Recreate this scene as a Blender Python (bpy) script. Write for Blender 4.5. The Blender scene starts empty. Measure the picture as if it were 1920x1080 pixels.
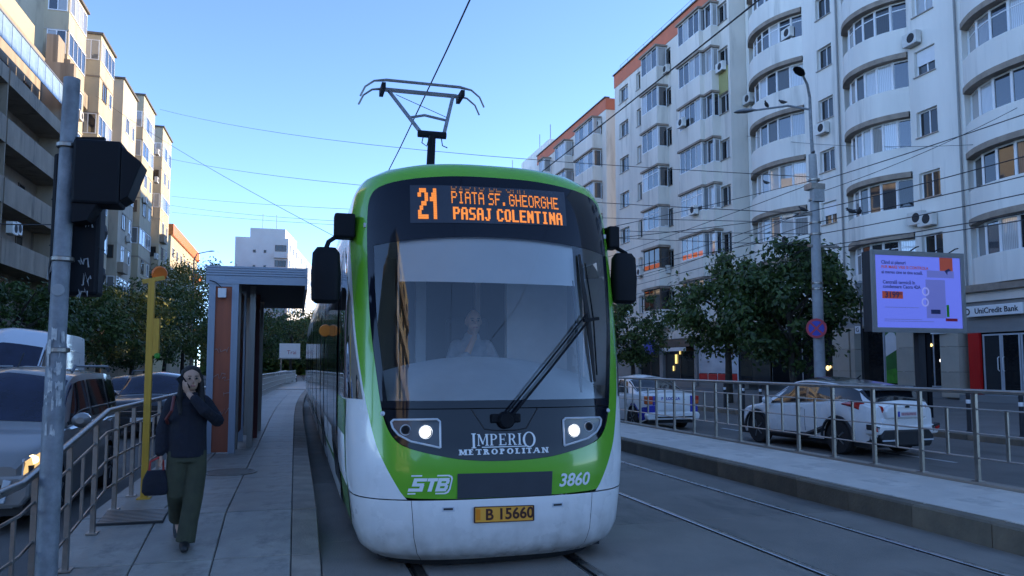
import bpy, bmesh, math, random
from mathutils import Vector, Matrix, noise as mnoise
R = math.radians
PI = math.pi
rng = random.Random(7)
scene = bpy.context.scene
col = scene.collection

# ---------------------------------------------------------------- camera
CAM_Z = 1.75
YAW, PITCH = R(15.68), R(4.5)
cam_data = bpy.data.cameras.new("camera")
cam = bpy.data.objects.new("camera", cam_data)
col.objects.link(cam)
cam.location = (0, 0, CAM_Z)
cam.rotation_euler = (R(90) + PITCH, 0, -YAW)
cam_data.sensor_width = 36
cam_data.lens = 1443 / 1920 * 36
cam_data.shift_y = 31.43 / 1920
cam_data.clip_start = 0.05
cam_data.clip_end = 3000
scene.camera = cam

# ---------------------------------------------------------------- sky and sun
SUN_EL = R(12.5)
SUN_AZ = R(83)                      # clockwise from +Y, so ahead and to the right
world = bpy.data.worlds.new("World")
scene.world = world
world.use_nodes = True
wn = world.node_tree
wn.nodes.clear()
sky = wn.nodes.new("ShaderNodeTexSky")
sky.sky_type = 'NISHITA'
sky.sun_disc = False
sky.sun_elevation = SUN_EL
sky.sun_rotation = SUN_AZ
sky.air_density = 0.38
sky.dust_density = 0.0
sky.ozone_density = 2.6
bg = wn.nodes.new("ShaderNodeBackground")
bg.inputs[1].default_value = 0.15
wo = wn.nodes.new("ShaderNodeOutputWorld")
tint = wn.nodes.new("ShaderNodeVectorMath")          # camera white balance, the same for the whole sky
tint.operation = 'MULTIPLY'
tint.inputs[1].default_value = (1.08, 1.0, 0.93)
wn.links.new(sky.outputs[0], tint.inputs[0])
wn.links.new(tint.outputs[0], bg.inputs[0])
wn.links.new(bg.outputs[0], wo.inputs[0])
sun_data = bpy.data.lights.new("sun", 'SUN')
sun_data.energy = 2.0
sun_data.angle = R(0.5)
sun_data.color = (1.0, 0.80, 0.54)
sun = bpy.data.objects.new("sun", sun_data)
col.objects.link(sun)
sdir = Vector((math.sin(SUN_AZ) * math.cos(SUN_EL), math.cos(SUN_AZ) * math.cos(SUN_EL), math.sin(SUN_EL)))
sun.rotation_euler = (-sdir).to_track_quat('-Z', 'Y').to_euler()
sun.location = (40, 40, 60)
scene.view_settings.view_transform = 'Standard'
scene.view_settings.look = 'None'
scene.view_settings.exposure = 2.4
scene.view_settings.gamma = 1.0
scene.view_settings.use_curve_mapping = False
try:
    scene.cycles.max_bounces = 6
    scene.cycles.diffuse_bounces = 4
    scene.cycles.glossy_bounces = 3
    scene.cycles.transmission_bounces = 4
    scene.cycles.transparent_max_bounces = 8
    scene.cycles.caustics_reflective = False
    scene.cycles.caustics_refractive = False
except Exception:
    pass

# ---------------------------------------------------------------- materials
def new_mat(name):
    m = bpy.data.materials.new(name)
    m.use_nodes = True
    nt = m.node_tree
    b = nt.nodes["Principled BSDF"]
    return m, nt, b

def mat(name, c, rough=0.6, metal=0.0, var=0.12, scale=3.0, bump=0.0, bscale=40.0, spec=0.5, coat=0.0,
        c2=None, obj_var=0.0, detail=6.0, streak=None, stain=None):
    """procedural paint / stone / metal: colour broken up by noise, optional bump, optional per-object variation"""
    m, nt, b = new_mat(name)
    L = nt.links
    tc = nt.nodes.new("ShaderNodeTexCoord")
    mp = nt.nodes.new("ShaderNodeMapping")
    if streak:
        mp.inputs["Scale"].default_value = streak
    L.new(tc.outputs["Object"], mp.inputs[0])
    nz = nt.nodes.new("ShaderNodeTexNoise")
    nz.inputs["Scale"].default_value = scale
    nz.inputs["Detail"].default_value = detail
    nz.inputs["Roughness"].default_value = 0.6
    L.new(mp.outputs[0], nz.inputs["Vector"])
    rmp = nt.nodes.new("ShaderNodeValToRGB")
    rmp.color_ramp.elements[0].position = 0.3
    rmp.color_ramp.elements[1].position = 0.72
    lo = c2 if c2 else tuple(x * (1 - var) for x in c)
    hi = c if c2 else tuple(min(1, x * (1 + var)) for x in c)
    rmp.color_ramp.elements[0].color = (*lo, 1)
    rmp.color_ramp.elements[1].color = (*hi, 1)
    L.new(nz.outputs["Fac"], rmp.inputs[0])
    out = rmp.outputs[0]
    if stain:                                         # (colour, scale, amount, mapping): blotches with soft edges
        ms_ = nt.nodes.new("ShaderNodeMapping")
        ms_.inputs["Scale"].default_value = stain[3] if len(stain) > 3 else (1, 1, 1)
        L.new(tc.outputs["Object"], ms_.inputs[0])
        ns = nt.nodes.new("ShaderNodeTexNoise")
        ns.inputs["Scale"].default_value = stain[1]
        ns.inputs["Detail"].default_value = 8
        ns.inputs["Roughness"].default_value = 0.65
        L.new(ms_.outputs[0], ns.inputs["Vector"])
        rs = nt.nodes.new("ShaderNodeMapRange")
        rs.inputs["From Min"].default_value = 0.54
        rs.inputs["From Max"].default_value = 0.70
        rs.inputs["To Max"].default_value = stain[2]
        L.new(ns.outputs["Fac"], rs.inputs["Value"])
        mxs = nt.nodes.new("ShaderNodeMix")
        mxs.data_type = 'RGBA'
        L.new(rs.outputs[0], mxs.inputs[0])
        L.new(out, mxs.inputs[6])
        mxs.inputs[7].default_value = (*stain[0], 1)
        out = mxs.outputs[2]
    if obj_var > 0:
        oi = nt.nodes.new("ShaderNodeObjectInfo")
        mr = nt.nodes.new("ShaderNodeMapRange")
        mr.inputs["To Min"].default_value = 1 - obj_var
        mr.inputs["To Max"].default_value = 1 + obj_var
        L.new(oi.outputs["Random"], mr.inputs["Value"])
        vm = nt.nodes.new("ShaderNodeVectorMath")
        vm.operation = 'SCALE'
        L.new(out, vm.inputs[0])
        L.new(mr.outputs[0], vm.inputs["Scale"])
        out = vm.outputs[0]
    L.new(out, b.inputs["Base Color"])
    b.inputs["Roughness"].default_value = rough
    b.inputs["Metallic"].default_value = metal
    b.inputs["Specular IOR Level"].default_value = spec
    if coat:
        b.inputs["Coat Weight"].default_value = coat
        b.inputs["Coat Roughness"].default_value = 0.04
    if rough > 0.12:
        mr2 = nt.nodes.new("ShaderNodeMapRange")
        mr2.inputs["To Min"].default_value = max(0.03, rough * 0.8)
        mr2.inputs["To Max"].default_value = min(1, rough * 1.2)
        L.new(nz.outputs["Fac"], mr2.inputs["Value"])
        L.new(mr2.outputs[0], b.inputs["Roughness"])
    if bump > 0:
        n2 = nt.nodes.new("ShaderNodeTexNoise")
        n2.inputs["Scale"].default_value = bscale
        n2.inputs["Detail"].default_value = 5
        L.new(tc.outputs["Object"], n2.inputs["Vector"])
        bp = nt.nodes.new("ShaderNodeBump")
        bp.inputs["Strength"].default_value = bump
        bp.inputs["Distance"].default_value = 0.02
        L.new(n2.outputs["Fac"], bp.inputs["Height"])
        L.new(bp.outputs[0], b.inputs["Normal"])
    return m

def emit(name, c, s, base=(0.02, 0.02, 0.02)):
    m, nt, b = new_mat(name)
    b.inputs["Base Color"].default_value = (*base, 1)
    b.inputs["Emission Color"].default_value = (*c, 1)
    b.inputs["Emission Strength"].default_value = s
    b.inputs["Roughness"].default_value = 0.3
    return m

def clear_glass(name, tint=(0.85, 0.92, 0.95), ior=1.5, rough=0.0):
    """thin pane: fresnel mix of a straight-through tint and a mirror"""
    m, nt, b = new_mat(name)
    nt.nodes.remove(b)
    o = nt.nodes["Material Output"]
    tr = nt.nodes.new("ShaderNodeBsdfTransparent")
    tr.inputs[0].default_value = (*tint, 1)
    gl = nt.nodes.new("ShaderNodeBsdfGlossy")
    gl.inputs["Roughness"].default_value = rough
    gl.inputs["Color"].default_value = (1, 1, 1, 1)
    fr = nt.nodes.new("ShaderNodeFresnel")
    fr.inputs[0].default_value = ior
    mx = nt.nodes.new("ShaderNodeMixShader")
    nt.links.new(fr.outputs[0], mx.inputs[0])
    nt.links.new(tr.outputs[0], mx.inputs[1])
    nt.links.new(gl.outputs[0], mx.inputs[2])
    nt.links.new(mx.outputs[0], o.inputs[0])
    return m

def pane_mat(name, dark, light, ior=1.6):
    """window pane of a flat: dark room or pale curtain behind glossy glass, one tone per pane"""
    m, nt, b = new_mat(name)
    L = nt.links
    oi = nt.nodes.new("ShaderNodeObjectInfo")
    rp = nt.nodes.new("ShaderNodeValToRGB")
    rp.color_ramp.interpolation = 'CONSTANT'
    e = rp.color_ramp.elements
    e[0].position = 0.0
    e[0].color = (*dark, 1)
    e[1].position = 0.42
    e[1].color = (*[0.5 * (a + b_) for a, b_ in zip(dark, light)], 1)
    x = e.new(0.66)
    x.color = (*light, 1)
    L.new(oi.outputs["Random"], rp.inputs[0])
    tc = nt.nodes.new("ShaderNodeTexCoord")
    wv = nt.nodes.new("ShaderNodeTexWave")
    wv.bands_direction = 'Y'
    wv.inputs["Scale"].default_value = 4
    wv.inputs["Distortion"].default_value = 2.0
    L.new(tc.outputs["Object"], wv.inputs["Vector"])
    mr = nt.nodes.new("ShaderNodeMapRange")
    mr.inputs["To Min"].default_value = 0.65
    mr.inputs["To Max"].default_value = 1.05
    L.new(wv.outputs["Fac"], mr.inputs["Value"])
    vm = nt.nodes.new("ShaderNodeVectorMath")
    vm.operation = 'SCALE'
    L.new(rp.outputs[0], vm.inputs[0])
    L.new(mr.outputs[0], vm.inputs["Scale"])
    L.new(vm.outputs[0], b.inputs["Base Color"])
    b.inputs["Roughness"].default_value = 0.9
    b.inputs["Specular IOR Level"].default_value = 0.1
    b.inputs["Coat Weight"].default_value = 1.0
    b.inputs["Coat Roughness"].default_value = 0.02
    b.inputs["Coat IOR"].default_value = ior
    return m

M = {}
M['asphalt'] = mat('asphalt', (0.14, 0.128, 0.115), 0.85, var=0.25, scale=0.7, bump=0.5, bscale=90, stain=((0.06, 0.057, 0.053), 0.5, 0.7, (1, .35, 1)))
M['track_bed'] = mat('track_bed', (0.27, 0.24, 0.205), 0.8, c2=(0.165, 0.15, 0.13), scale=0.9, bump=0.4, bscale=60, obj_var=0.10, detail=9, stain=((0.075, 0.07, 0.065), 1.1, 0.75, (1, .3, 1)))
M['slab'] = mat('slab', (0.36, 0.325, 0.28), 0.5, c2=(0.20, 0.182, 0.16), scale=1.9, bump=0.2, bscale=45, obj_var=0.14, detail=9, stain=((0.09, 0.085, 0.08), 2.3, 0.8))
M['slab_pale'] = mat('slab_pale', (0.70, 0.645, 0.57), 0.7, c2=(0.50, 0.46, 0.41), scale=1.1, bump=0.25, bscale=45, obj_var=0.07, detail=9, stain=((0.22, 0.205, 0.19), 1.5, 0.7))
M['edge_stone'] = mat('edge_stone', (0.38, 0.32, 0.26), 0.8, c2=(0.20, 0.175, 0.15), scale=3.5, bump=0.4, bscale=50, obj_var=0.1)
M['kerb'] = mat('kerb', (0.20, 0.165, 0.12), 0.9, c2=(0.10, 0.085, 0.065), scale=2.2, bump=0.5, bscale=30, obj_var=0.13)
M['joint'] = mat('joint', (0.06, 0.058, 0.055), 0.95, var=0.3)
M['pavement'] = mat('pavement', (0.17, 0.16, 0.15), 0.85, var=0.2, scale=1.0, bump=0.3)
M['white_line'] = mat('white_line', (0.55, 0.55, 0.54), 0.7, c2=(0.3, 0.3, 0.3), scale=5)
M['rail_steel'] = mat('rail_steel', (0.45, 0.44, 0.43), 0.28, 1.0, var=0.15, scale=4)
M['steel'] = mat('steel', (0.34, 0.315, 0.29), 0.36, 1.0, var=0.2, scale=6)
M['steel_dark'] = mat('steel_dark', (0.30, 0.28, 0.26), 0.45, 1.0, var=0.2, scale=8)
M['galv'] = mat('galv', (0.24, 0.255, 0.275), 0.5, 0.0, c2=(0.11, 0.12, 0.135), scale=9, bump=0.2, obj_var=0.03, detail=10)
M['pole_concrete'] = mat('pole_concrete', (0.34, 0.35, 0.36), 0.8, c2=(0.24, 0.25, 0.26), scale=4, bump=0.2)
M['yellow'] = mat('yellow', (0.62, 0.36, 0.035), 0.5, c2=(0.50, 0.27, 0.025), scale=5)
M['orange'] = mat('orange', (0.75, 0.17, 0.02), 0.45, var=0.15)
M['black'] = mat('black', (0.005, 0.006, 0.009), 0.6, var=0.3, scale=5, spec=0.2)
M['matte_dark'] = mat('matte_dark', (0.03, 0.03, 0.033), 0.8, var=0.3, scale=5)
M['rubber'] = mat('rubber', (0.018, 0.018, 0.019), 0.75, var=0.3, scale=10)
M['wire'] = mat('wire', (0.02, 0.02, 0.022), 0.6)
M['white_plastic'] = mat('white_plastic', (0.75, 0.75, 0.75), 0.4, var=0.05)
M['upvc'] = mat('upvc', (0.72, 0.73, 0.75), 0.4, var=0.06, obj_var=0.08)
M['brown_frame'] = mat('brown_frame', (0.10, 0.07, 0.05), 0.6, var=0.3)
M['ac'] = mat('ac', (0.62, 0.61, 0.58), 0.5, var=0.12, obj_var=0.1)
M['pane'] = pane_mat('pane', (0.03, 0.035, 0.045), (0.50, 0.50, 0.50), 2.1)
M['pane_dark'] = pane_mat('pane_dark', (0.012, 0.014, 0.018), (0.07, 0.075, 0.08))
M['shop_glass'] = pane_mat('shop_glass', (0.010, 0.012, 0.016), (0.05, 0.055, 0.06), ior=1.5)
M['wall_grey'] = mat('wall_grey', (0.80, 0.765, 0.71), 0.9, c2=(0.66, 0.63, 0.585), scale=0.7, bump=0.25, bscale=25, streak=(1, 1, 0.18), detail=9, stain=((0.36, 0.345, 0.32), 0.8, 0.6, (1, 1.6, .12)))
M['wall_grey_b'] = mat('wall_grey_b', (0.78, 0.725, 0.65), 0.9, c2=(0.60, 0.56, 0.505), scale=0.5, bump=0.2, bscale=25, streak=(1, 1, 0.22), stain=((0.33, 0.31, 0.275), 0.8, 0.65, (1, 1.6, .15)))
M['lintel'] = mat('lintel', (0.36, 0.29, 0.23), 0.9, c2=(0.20, 0.16, 0.13), scale=2)
M['band_orange'] = mat('band_orange', (0.55, 0.155, 0.085), 0.85, var=0.12, scale=1)
M['pale_olive'] = mat('pale_olive', (0.36, 0.34, 0.14), 0.85, var=0.1)
M['wall_ochre'] = mat('wall_ochre', (0.54, 0.455, 0.31), 0.9, c2=(0.38, 0.325, 0.235), scale=0.45, bump=0.2, bscale=20, streak=(1, 1, 0.25), stain=((0.2, 0.175, 0.14), 0.9, 0.6, (1, 1.5, .2)))
M['wall_sand'] = mat('wall_sand', (0.52, 0.46, 0.36), 0.9, c2=(0.37, 0.325, 0.26), scale=0.45, bump=0.2, bscale=20, streak=(1, 1, 0.3), stain=((0.2, 0.18, 0.15), 0.9, 0.6, (1, 1.5, .2)))
M['wall_taupe'] = mat('wall_taupe', (0.38, 0.31, 0.235), 0.9, c2=(0.22, 0.18, 0.14), scale=0.9, bump=0.3, bscale=20, streak=(1, 1, 0.3), stain=((0.09, 0.075, 0.06), 0.9, 0.8, (1, 1.5, .3)))
M['brick_red'] = mat('brick_red', (0.36, 0.15, 0.085), 0.9, var=0.2, obj_var=0.25)
M['tile_dark'] = mat('tile_dark', (0.12, 0.11, 0.10), 0.8, var=0.2)
M['shop_tan'] = mat('shop_tan', (0.44, 0.39, 0.32), 0.7, var=0.12, scale=1.0, obj_var=0.05)
M['shop_grey'] = mat('shop_grey', (0.24, 0.24, 0.235), 0.6, var=0.12)
M['alu'] = mat('alu', (0.45, 0.47, 0.50), 0.45, var=0.08)
M['red'] = mat('red', (0.55, 0.012, 0.012), 0.4, var=0.08)
M['blue_sign'] = mat('blue_sign', (0.03, 0.05, 0.42), 0.4, var=0.05)
M['bark'] = mat('bark', (0.045, 0.038, 0.03), 0.95, var=0.35, scale=8, bump=0.6, bscale=25)

def leaf_mat(name, a, b2):
    m, nt, b = new_mat(name)
    L = nt.links
    g = nt.nodes.new("ShaderNodeNewGeometry")
    rp = nt.nodes.new("ShaderNodeValToRGB")
    rp.color_ramp.elements[0].color = (*a, 1)
    rp.color_ramp.elements[1].color = (*b2, 1)
    L.new(g.outputs["Random Per Island"], rp.inputs[0])
    L.new(rp.outputs[0], b.inputs["Base Color"])
    b.inputs["Roughness"].default_value = 0.42
    tl = nt.nodes.new("ShaderNodeBsdfTranslucent")
    L.new(rp.outputs[0], tl.inputs[0])
    mx = nt.nodes.new("ShaderNodeMixShader")
    mx.inputs[0].default_value = 0.3
    L.new(b.outputs[0], mx.inputs[1])
    L.new(tl.outputs[0], mx.inputs[2])
    L.new(mx.outputs[0], nt.nodes["Material Output"].inputs[0])
    return m
M['leaf'] = leaf_mat('leaf', (0.03, 0.062, 0.015), (0.11, 0.16, 0.038))
M['leaf_dark'] = leaf_mat('leaf_dark', (0.022, 0.05, 0.014), (0.08, 0.13, 0.032))
M['leaf_gold'] = leaf_mat('leaf_gold', (0.06, 0.09, 0.02), (0.22, 0.20, 0.045))

# ---------------------------------------------------------------- mesh helpers
class MB:
    """collects geometry; build() links it as ONE mesh object"""
    def __init__(s):
        s.v = []
        s.f = []
    def add(s, vs, fs):
        o = len(s.v)
        s.v += [tuple(p) for p in vs]
        s.f += [tuple(i + o for i in f) for f in fs]
        return s
    def box(s, x0, x1, y0, y1, z0, z1):
        return s.add([(x0, y0, z0), (x1, y0, z0), (x1, y1, z0), (x0, y1, z0), (x0, y0, z1), (x1, y0, z1), (x1, y1, z1), (x0, y1, z1)],
                     [(0, 3, 2, 1), (4, 5, 6, 7), (0, 1, 5, 4), (1, 2, 6, 5), (2, 3, 7, 6), (3, 0, 4, 7)])
    def bar(s, a, b, w, h, up=(0, 0, 1)):
        a, b = Vector(a), Vector(b)
        d = (b - a).normalized()
        u = Vector(up)
        sd = d.cross(u)
        if sd.length < 1e-4:
            sd = d.cross(Vector((1, 0, 0)))
        sd.normalize()
        u = sd.cross(d).normalized()
        vs = []
        for p in (a, b):
            for i, j in ((-1, -1), (1, -1), (1, 1), (-1, 1)):
                vs.append(p + sd * (w / 2 * i) + u * (h / 2 * j))
        return s.add(vs, [(0, 1, 2, 3), (7, 6, 5, 4), (0, 4, 5, 1), (1, 5, 6, 2), (2, 6, 7, 3), (3, 7, 4, 0)])
    def tube(s, pts, r, n=8, cap=True, sx=1.0):
        pts = [Vector(p) for p in pts]
        k = len(pts)
        rs = r if isinstance(r, (list, tuple)) else [r] * k
        rings = []
        t0 = (pts[1] - pts[0]).normalized()
        ref = Vector((0, 0, 1)) if abs(t0.z) < 0.9 else Vector((1, 0, 0))
        nrm = t0.cross(ref).normalized()
        for i, p in enumerate(pts):
            if i == 0:
                t = t0
            elif i == k - 1:
                t = (pts[i] - pts[i - 1]).normalized()
            else:
                t = ((pts[i + 1] - pts[i]).normalized() + (pts[i] - pts[i - 1]).normalized())
                t = t.normalized() if t.length > 1e-6 else t0
            nrm = (nrm - t * nrm.dot(t))
            nrm = nrm.normalized() if nrm.length > 1e-6 else t.orthogonal().normalized()
            bn = t.cross(nrm)
            rings.append([p + (nrm * math.cos(2 * PI * j / n) * sx + bn * math.sin(2 * PI * j / n)) * rs[i] for j in range(n)])
        vs = [q for rg in rings for q in rg]
        fs = []
        for i in range(k - 1):
            for j in range(n):
                a, b = i * n + j, i * n + (j + 1) % n
                fs.append((a, b, b + n, a + n))
        if cap:
            fs.append(tuple(reversed(range(n))))
            fs.append(tuple((k - 1) * n + j for j in range(n)))
        return s.add(vs, fs)
    def lathe(s, prof, n=16, axis='Z', c=(0, 0, 0), ring=False):
        """prof: list of (radius, height); ring: closed profile without end caps"""
        vs, fs = [], []
        if ring:
            prof = list(prof) + [prof[0]]
        for r, h in prof:
            for j in range(n):
                a = 2 * PI * j / n
                p = {'Z': (r * math.cos(a), r * math.sin(a), h), 'X': (h, r * math.cos(a), r * math.sin(a)), 'Y': (r * math.cos(a), h, -r * math.sin(a))}[axis]
                vs.append((p[0] + c[0], p[1] + c[1], p[2] + c[2]))
        k = len(prof)
        for i in range(k - 1):
            for j in range(n):
                a, b = i * n + j, i * n + (j + 1) % n
                fs.append((a, b, b + n, a + n))
        if prof[0][0] > 1e-5 and not ring:
            fs.append(tuple(reversed(range(n))))
        if prof[-1][0] > 1e-5 and not ring:
            fs.append(tuple((k - 1) * n + j for j in range(n)))
        return s.add(vs, fs)
    def prism(s, poly, a, b, axis='Y'):
        """extrude a 2-D polygon; axis Y: poly is (x,z); X: (y,z); Z: (x,y)"""
        n = len(poly)
        def P(p, h):
            return {'Y': (p[0], h, p[1]), 'X': (h, p[0], p[1]), 'Z': (p[0], p[1], h)}[axis]
        vs = [P(p, a) for p in poly] + [P(p, b) for p in poly]
        fs = [tuple(range(n)), tuple(reversed(range(n, 2 * n)))]
        for i in range(n):
            j = (i + 1) % n
            fs.append((j, i, i + n, j + n))
        return s.add(vs, fs)
    def grid(s, rows, closed=False):
        """rows: list of equally long point lists"""
        n = len(rows[0])
        vs = [p for r in rows for p in r]
        fs = []
        for i in range(len(rows) - 1):
            for j in range(n if closed else n - 1):
                a, b = i * n + j, i * n + (j + 1) % n
                fs.append((a, b, b + n, a + n))
        return s.add(vs, fs)
    def mesh(s, name, smooth=False, fix=True):
        me = bpy.data.meshes.new(name)
        me.from_pydata(s.v, [], s.f)
        if fix:
            bm = bmesh.new()
            bm.from_mesh(me)
            bmesh.ops.recalc_face_normals(bm, faces=bm.faces)
            bm.to_mesh(me)
            bm.free()
        if smooth:
            me.polygons.foreach_set('use_smooth', [True] * len(me.polygons))
            if smooth != 'all':
                try:
                    me.set_sharp_from_angle(angle=R(38))
                except Exception:
                    pass
        me.update()
        return me
    def build(s, name, m, parent=None, smooth=False, fix=True, bevel=0):
        return put(name, s.mesh(name, smooth, fix), m, parent, bevel)

def put(name, me, m=None, parent=None, bevel=0):
    o = bpy.data.objects.new(name, me)
    col.objects.link(o)
    if m is not None and len(me.materials) == 0:
        me.materials.append(M[m] if isinstance(m, str) else m)
    if parent:
        o.parent = parent
    if bevel:
        b = o.modifiers.new('bevel', 'BEVEL')
        b.width = bevel
        b.segments = 2
        b.limit_method = 'ANGLE'
        b.angle_limit = R(40)
    return o

def tag(o, label=None, cat=None, group=None, kind=None):
    if label: o['label'] = label
    if cat: o['category'] = cat
    if group: o['group'] = group
    if kind: o['kind'] = kind
    return o

def empty(name, loc=(0, 0, 0), rz=0.0, label=None, cat=None, group=None, kind=None):
    o = bpy.data.objects.new(name, None)
    col.objects.link(o)
    o.location = loc
    o.rotation_euler = (0, 0, rz)
    o.empty_display_size = 0.3
    return tag(o, label, cat, group, kind)

_cube = None
def block(name, x0, x1, y0, y1, z0, z1, m, parent=None):
    """one piece made of shared unit-cube data (one mesh per material)"""
    key = '_cube_' + m
    me = bpy.data.meshes.get(key)
    if me is None:
        mb = MB().box(-.5, .5, -.5, .5, -.5, .5)
        me = mb.mesh(key)
        me.materials.append(M[m])
    o = bpy.data.objects.new(name, me)
    col.objects.link(o)
    o.location = ((x0 + x1) / 2, (y0 + y1) / 2, (z0 + z1) / 2)
    o.scale = (max(1e-4, x1 - x0), max(1e-4, y1 - y0), max(1e-4, z1 - z0))
    if parent:
        o.parent = parent
    return o

_bvl = {}
def tile(name, x0, x1, y0, y1, z0, z1, m, parent=None, bev=0.012):
    """paving piece with chamfered upper edges, own mesh shared by size"""
    key = (round(x1 - x0, 3), round(y1 - y0, 3), round(z1 - z0, 3), m)
    if key not in _bvl:
        w, d, h = key[0] / 2, key[1] / 2, key[2]
        b = min(bev, w * .4, d * .4, h * .5)
        vs = [(-w, -d, 0), (w, -d, 0), (w, d, 0), (-w, d, 0), (-w, -d, h - b), (w, -d, h - b), (w, d, h - b), (-w, d, h - b),
              (-w + b, -d + b, h), (w - b, -d + b, h), (w - b, d - b, h), (-w + b, d - b, h)]
        fs = [(0, 1, 5, 4), (1, 2, 6, 5), (2, 3, 7, 6), (3, 0, 4, 7), (4, 5, 9, 8), (5, 6, 10, 9), (6, 7, 11, 10), (7, 4, 8, 11), (8, 9, 10, 11), (3, 2, 1, 0)]
        me = MB().add(vs, fs).mesh('tile', fix=False)
        me.materials.append(M[m])
        _bvl[key] = me
    o = bpy.data.objects.new(name, _bvl[key])
    col.objects.link(o)
    o.location = ((x0 + x1) / 2, (y0 + y1) / 2, z0)
    if parent:
        o.parent = parent
    return o

def copy_tree(o, parent=None):
    c = o.copy()
    col.objects.link(c)
    c.parent = parent
    for ch in [x for x in o.children]:
        copy_tree(ch, c)
    return c

def text_mesh(s, size, extrude=0.004, shear=0.0, bold=0.0, align='CENTER', space=1.0):
    cu = bpy.data.curves.new('t', 'FONT')
    cu.body = s
    cu.size = size
    cu.extrude = extrude
    cu.shear = shear
    cu.offset = bold
    cu.align_x = align
    cu.align_y = 'CENTER'
    cu.space_character = space
    cu.resolution_u = 3
    o = bpy.data.objects.new('t', cu)
    col.objects.link(o)
    dg = bpy.context.evaluated_depsgraph_get()
    me = bpy.data.meshes.new_from_object(o.evaluated_get(dg))
    bpy.data.objects.remove(o)
    bpy.data.curves.remove(cu)
    return me

def text(name, s, size, loc, rot, m, parent=None, **k):
    """flat lettering standing in front of a surface; rot euler"""
    sx = k.pop('sx', 1.0)
    me = text_mesh(s, size, **k)
    me.materials.clear()
    o = put(name, me, m, parent)
    o.location = loc
    o.rotation_euler = rot
    o.scale = (sx, 1, 1)
    return o

def lerp(a, b, t):
    return a + (b - a) * t

def interp(tab, x):
    if x <= tab[0][0]: return tab[0][1]
    for (a, p), (b, q) in zip(tab, tab[1:]):
        if x <= b:
            return lerp(p, q, (x - a) / (b - a))
    return tab[-1][1]

def smooth_interp(tab, x):
    """Catmull-Rom style through a table"""
    n = len(tab)
    if x <= tab[0][0]: return tab[0][1]
    if x >= tab[-1][0]: return tab[-1][1]
    for i in range(n - 1):
        if x <= tab[i + 1][0]:
            break
    x0, y0 = tab[i]
    x1, y1 = tab[i + 1]
    def slope(k):
        if k == 0: return (tab[1][1] - tab[0][1]) / (tab[1][0] - tab[0][0])
        if k == n - 1: return (tab[-1][1] - tab[-2][1]) / (tab[-1][0] - tab[-2][0])
        return (tab[k + 1][1] - tab[k - 1][1]) / (tab[k + 1][0] - tab[k - 1][0])
    h = x1 - x0
    t = (x - x0) / h
    m0, m1 = slope(i) * h, slope(i + 1) * h
    return (2*t**3 - 3*t*t + 1) * y0 + (t**3 - 2*t*t + t) * m0 + (-2*t**3 + 3*t*t) * y1 + (t**3 - t*t) * m1
# ---------------------------------------------------------------- where a sight line meets a plane of the place
_F = 1443.0
_fw = Vector((math.sin(YAW) * math.cos(PITCH), math.cos(YAW) * math.cos(PITCH), math.sin(PITCH)))
_rt = Vector((math.cos(YAW), -math.sin(YAW), 0))
_up = _rt.cross(_fw)
def at(u, v, X=None, Y=None, Z=None):
    r = _fw + _rt * ((u - 960) / _F) - _up * ((v - 540 - 31.43) / _F)
    c = Vector((0, 0, CAM_Z))
    t = X / r.x if X is not None else (Y / r.y if Y is not None else (Z - CAM_Z) / r.z)
    return c + r * t

# ---------------------------------------------------------------- ground, roads, platforms
RAMP0, RAMP1 = 6.1, 8.6
LOW, HIGH = -0.12, 0.24
def pz(y):
    return interp([(RAMP0, LOW), (RAMP1, HIGH)], y)
def bend(y):
    return 0.0 if y < 22 else 0.0008 * (y - 22) ** 2

def sheet(name, x0, x1, y0, y1, z, m):
    o = MB().add([(x0, y0, z), (x1, y0, z), (x1, y1, z), (x0, y1, z)], [(0, 1, 2, 3)]).build(name, m, fix=False)
    return tag(o, kind='structure')

sheet('ground', -900, 900, -600, 1500, -0.30, 'asphalt')
sheet('road', -11.2, -1.5, -60, 240, -0.13, 'asphalt')
sheet('road', 7.9, 16.2, -60, 240, -0.10, 'asphalt')
def slope_walk(name, x0, x1, z0, z1, m, kx=None):
    mb = MB()
    mb.add([(x0, -60, z0), (x1, -60, z1), (x1, 240, z1), (x0, 240, z0)], [(0, 1, 2, 3)])
    mb.add([(x0, -60, -0.3), (x0, 240, -0.3), (x0, 240, z0), (x0, -60, z0)], [(0, 1, 2, 3)])
    return tag(mb.build(name, m, fix=False), kind='structure')
pav = slope_walk('pavement', 16.2, 27.5, 0.03, 0.42, 'pavement')
pav2 = slope_walk('pavement', -11.2, -18.0, 0.02, 0.1, 'pavement')
for i in range(40):                                   # kerb stones along the far side of the right-hand road
    tile('kerb_stone', 16.05, 16.25, 8 + i * 1.5, 9.48 + i * 1.5, -0.25, 0.045, 'kerb', pav)
for i in range(36):
    tile('kerb_stone', -11.3, -11.08, 14 + i * 1.5, 15.48 + i * 1.5, -0.25, 0.04, 'kerb', pav2)
for x, ys in ((12.15, range(6, 60, 6)), (-6.4, range(14, 80, 6))):
    for y in ys:
        sheet('lane_line', x - .06, x + .06, y, y + 2.4, -0.094 if x > 0 else -0.124, 'white_line')

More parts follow.
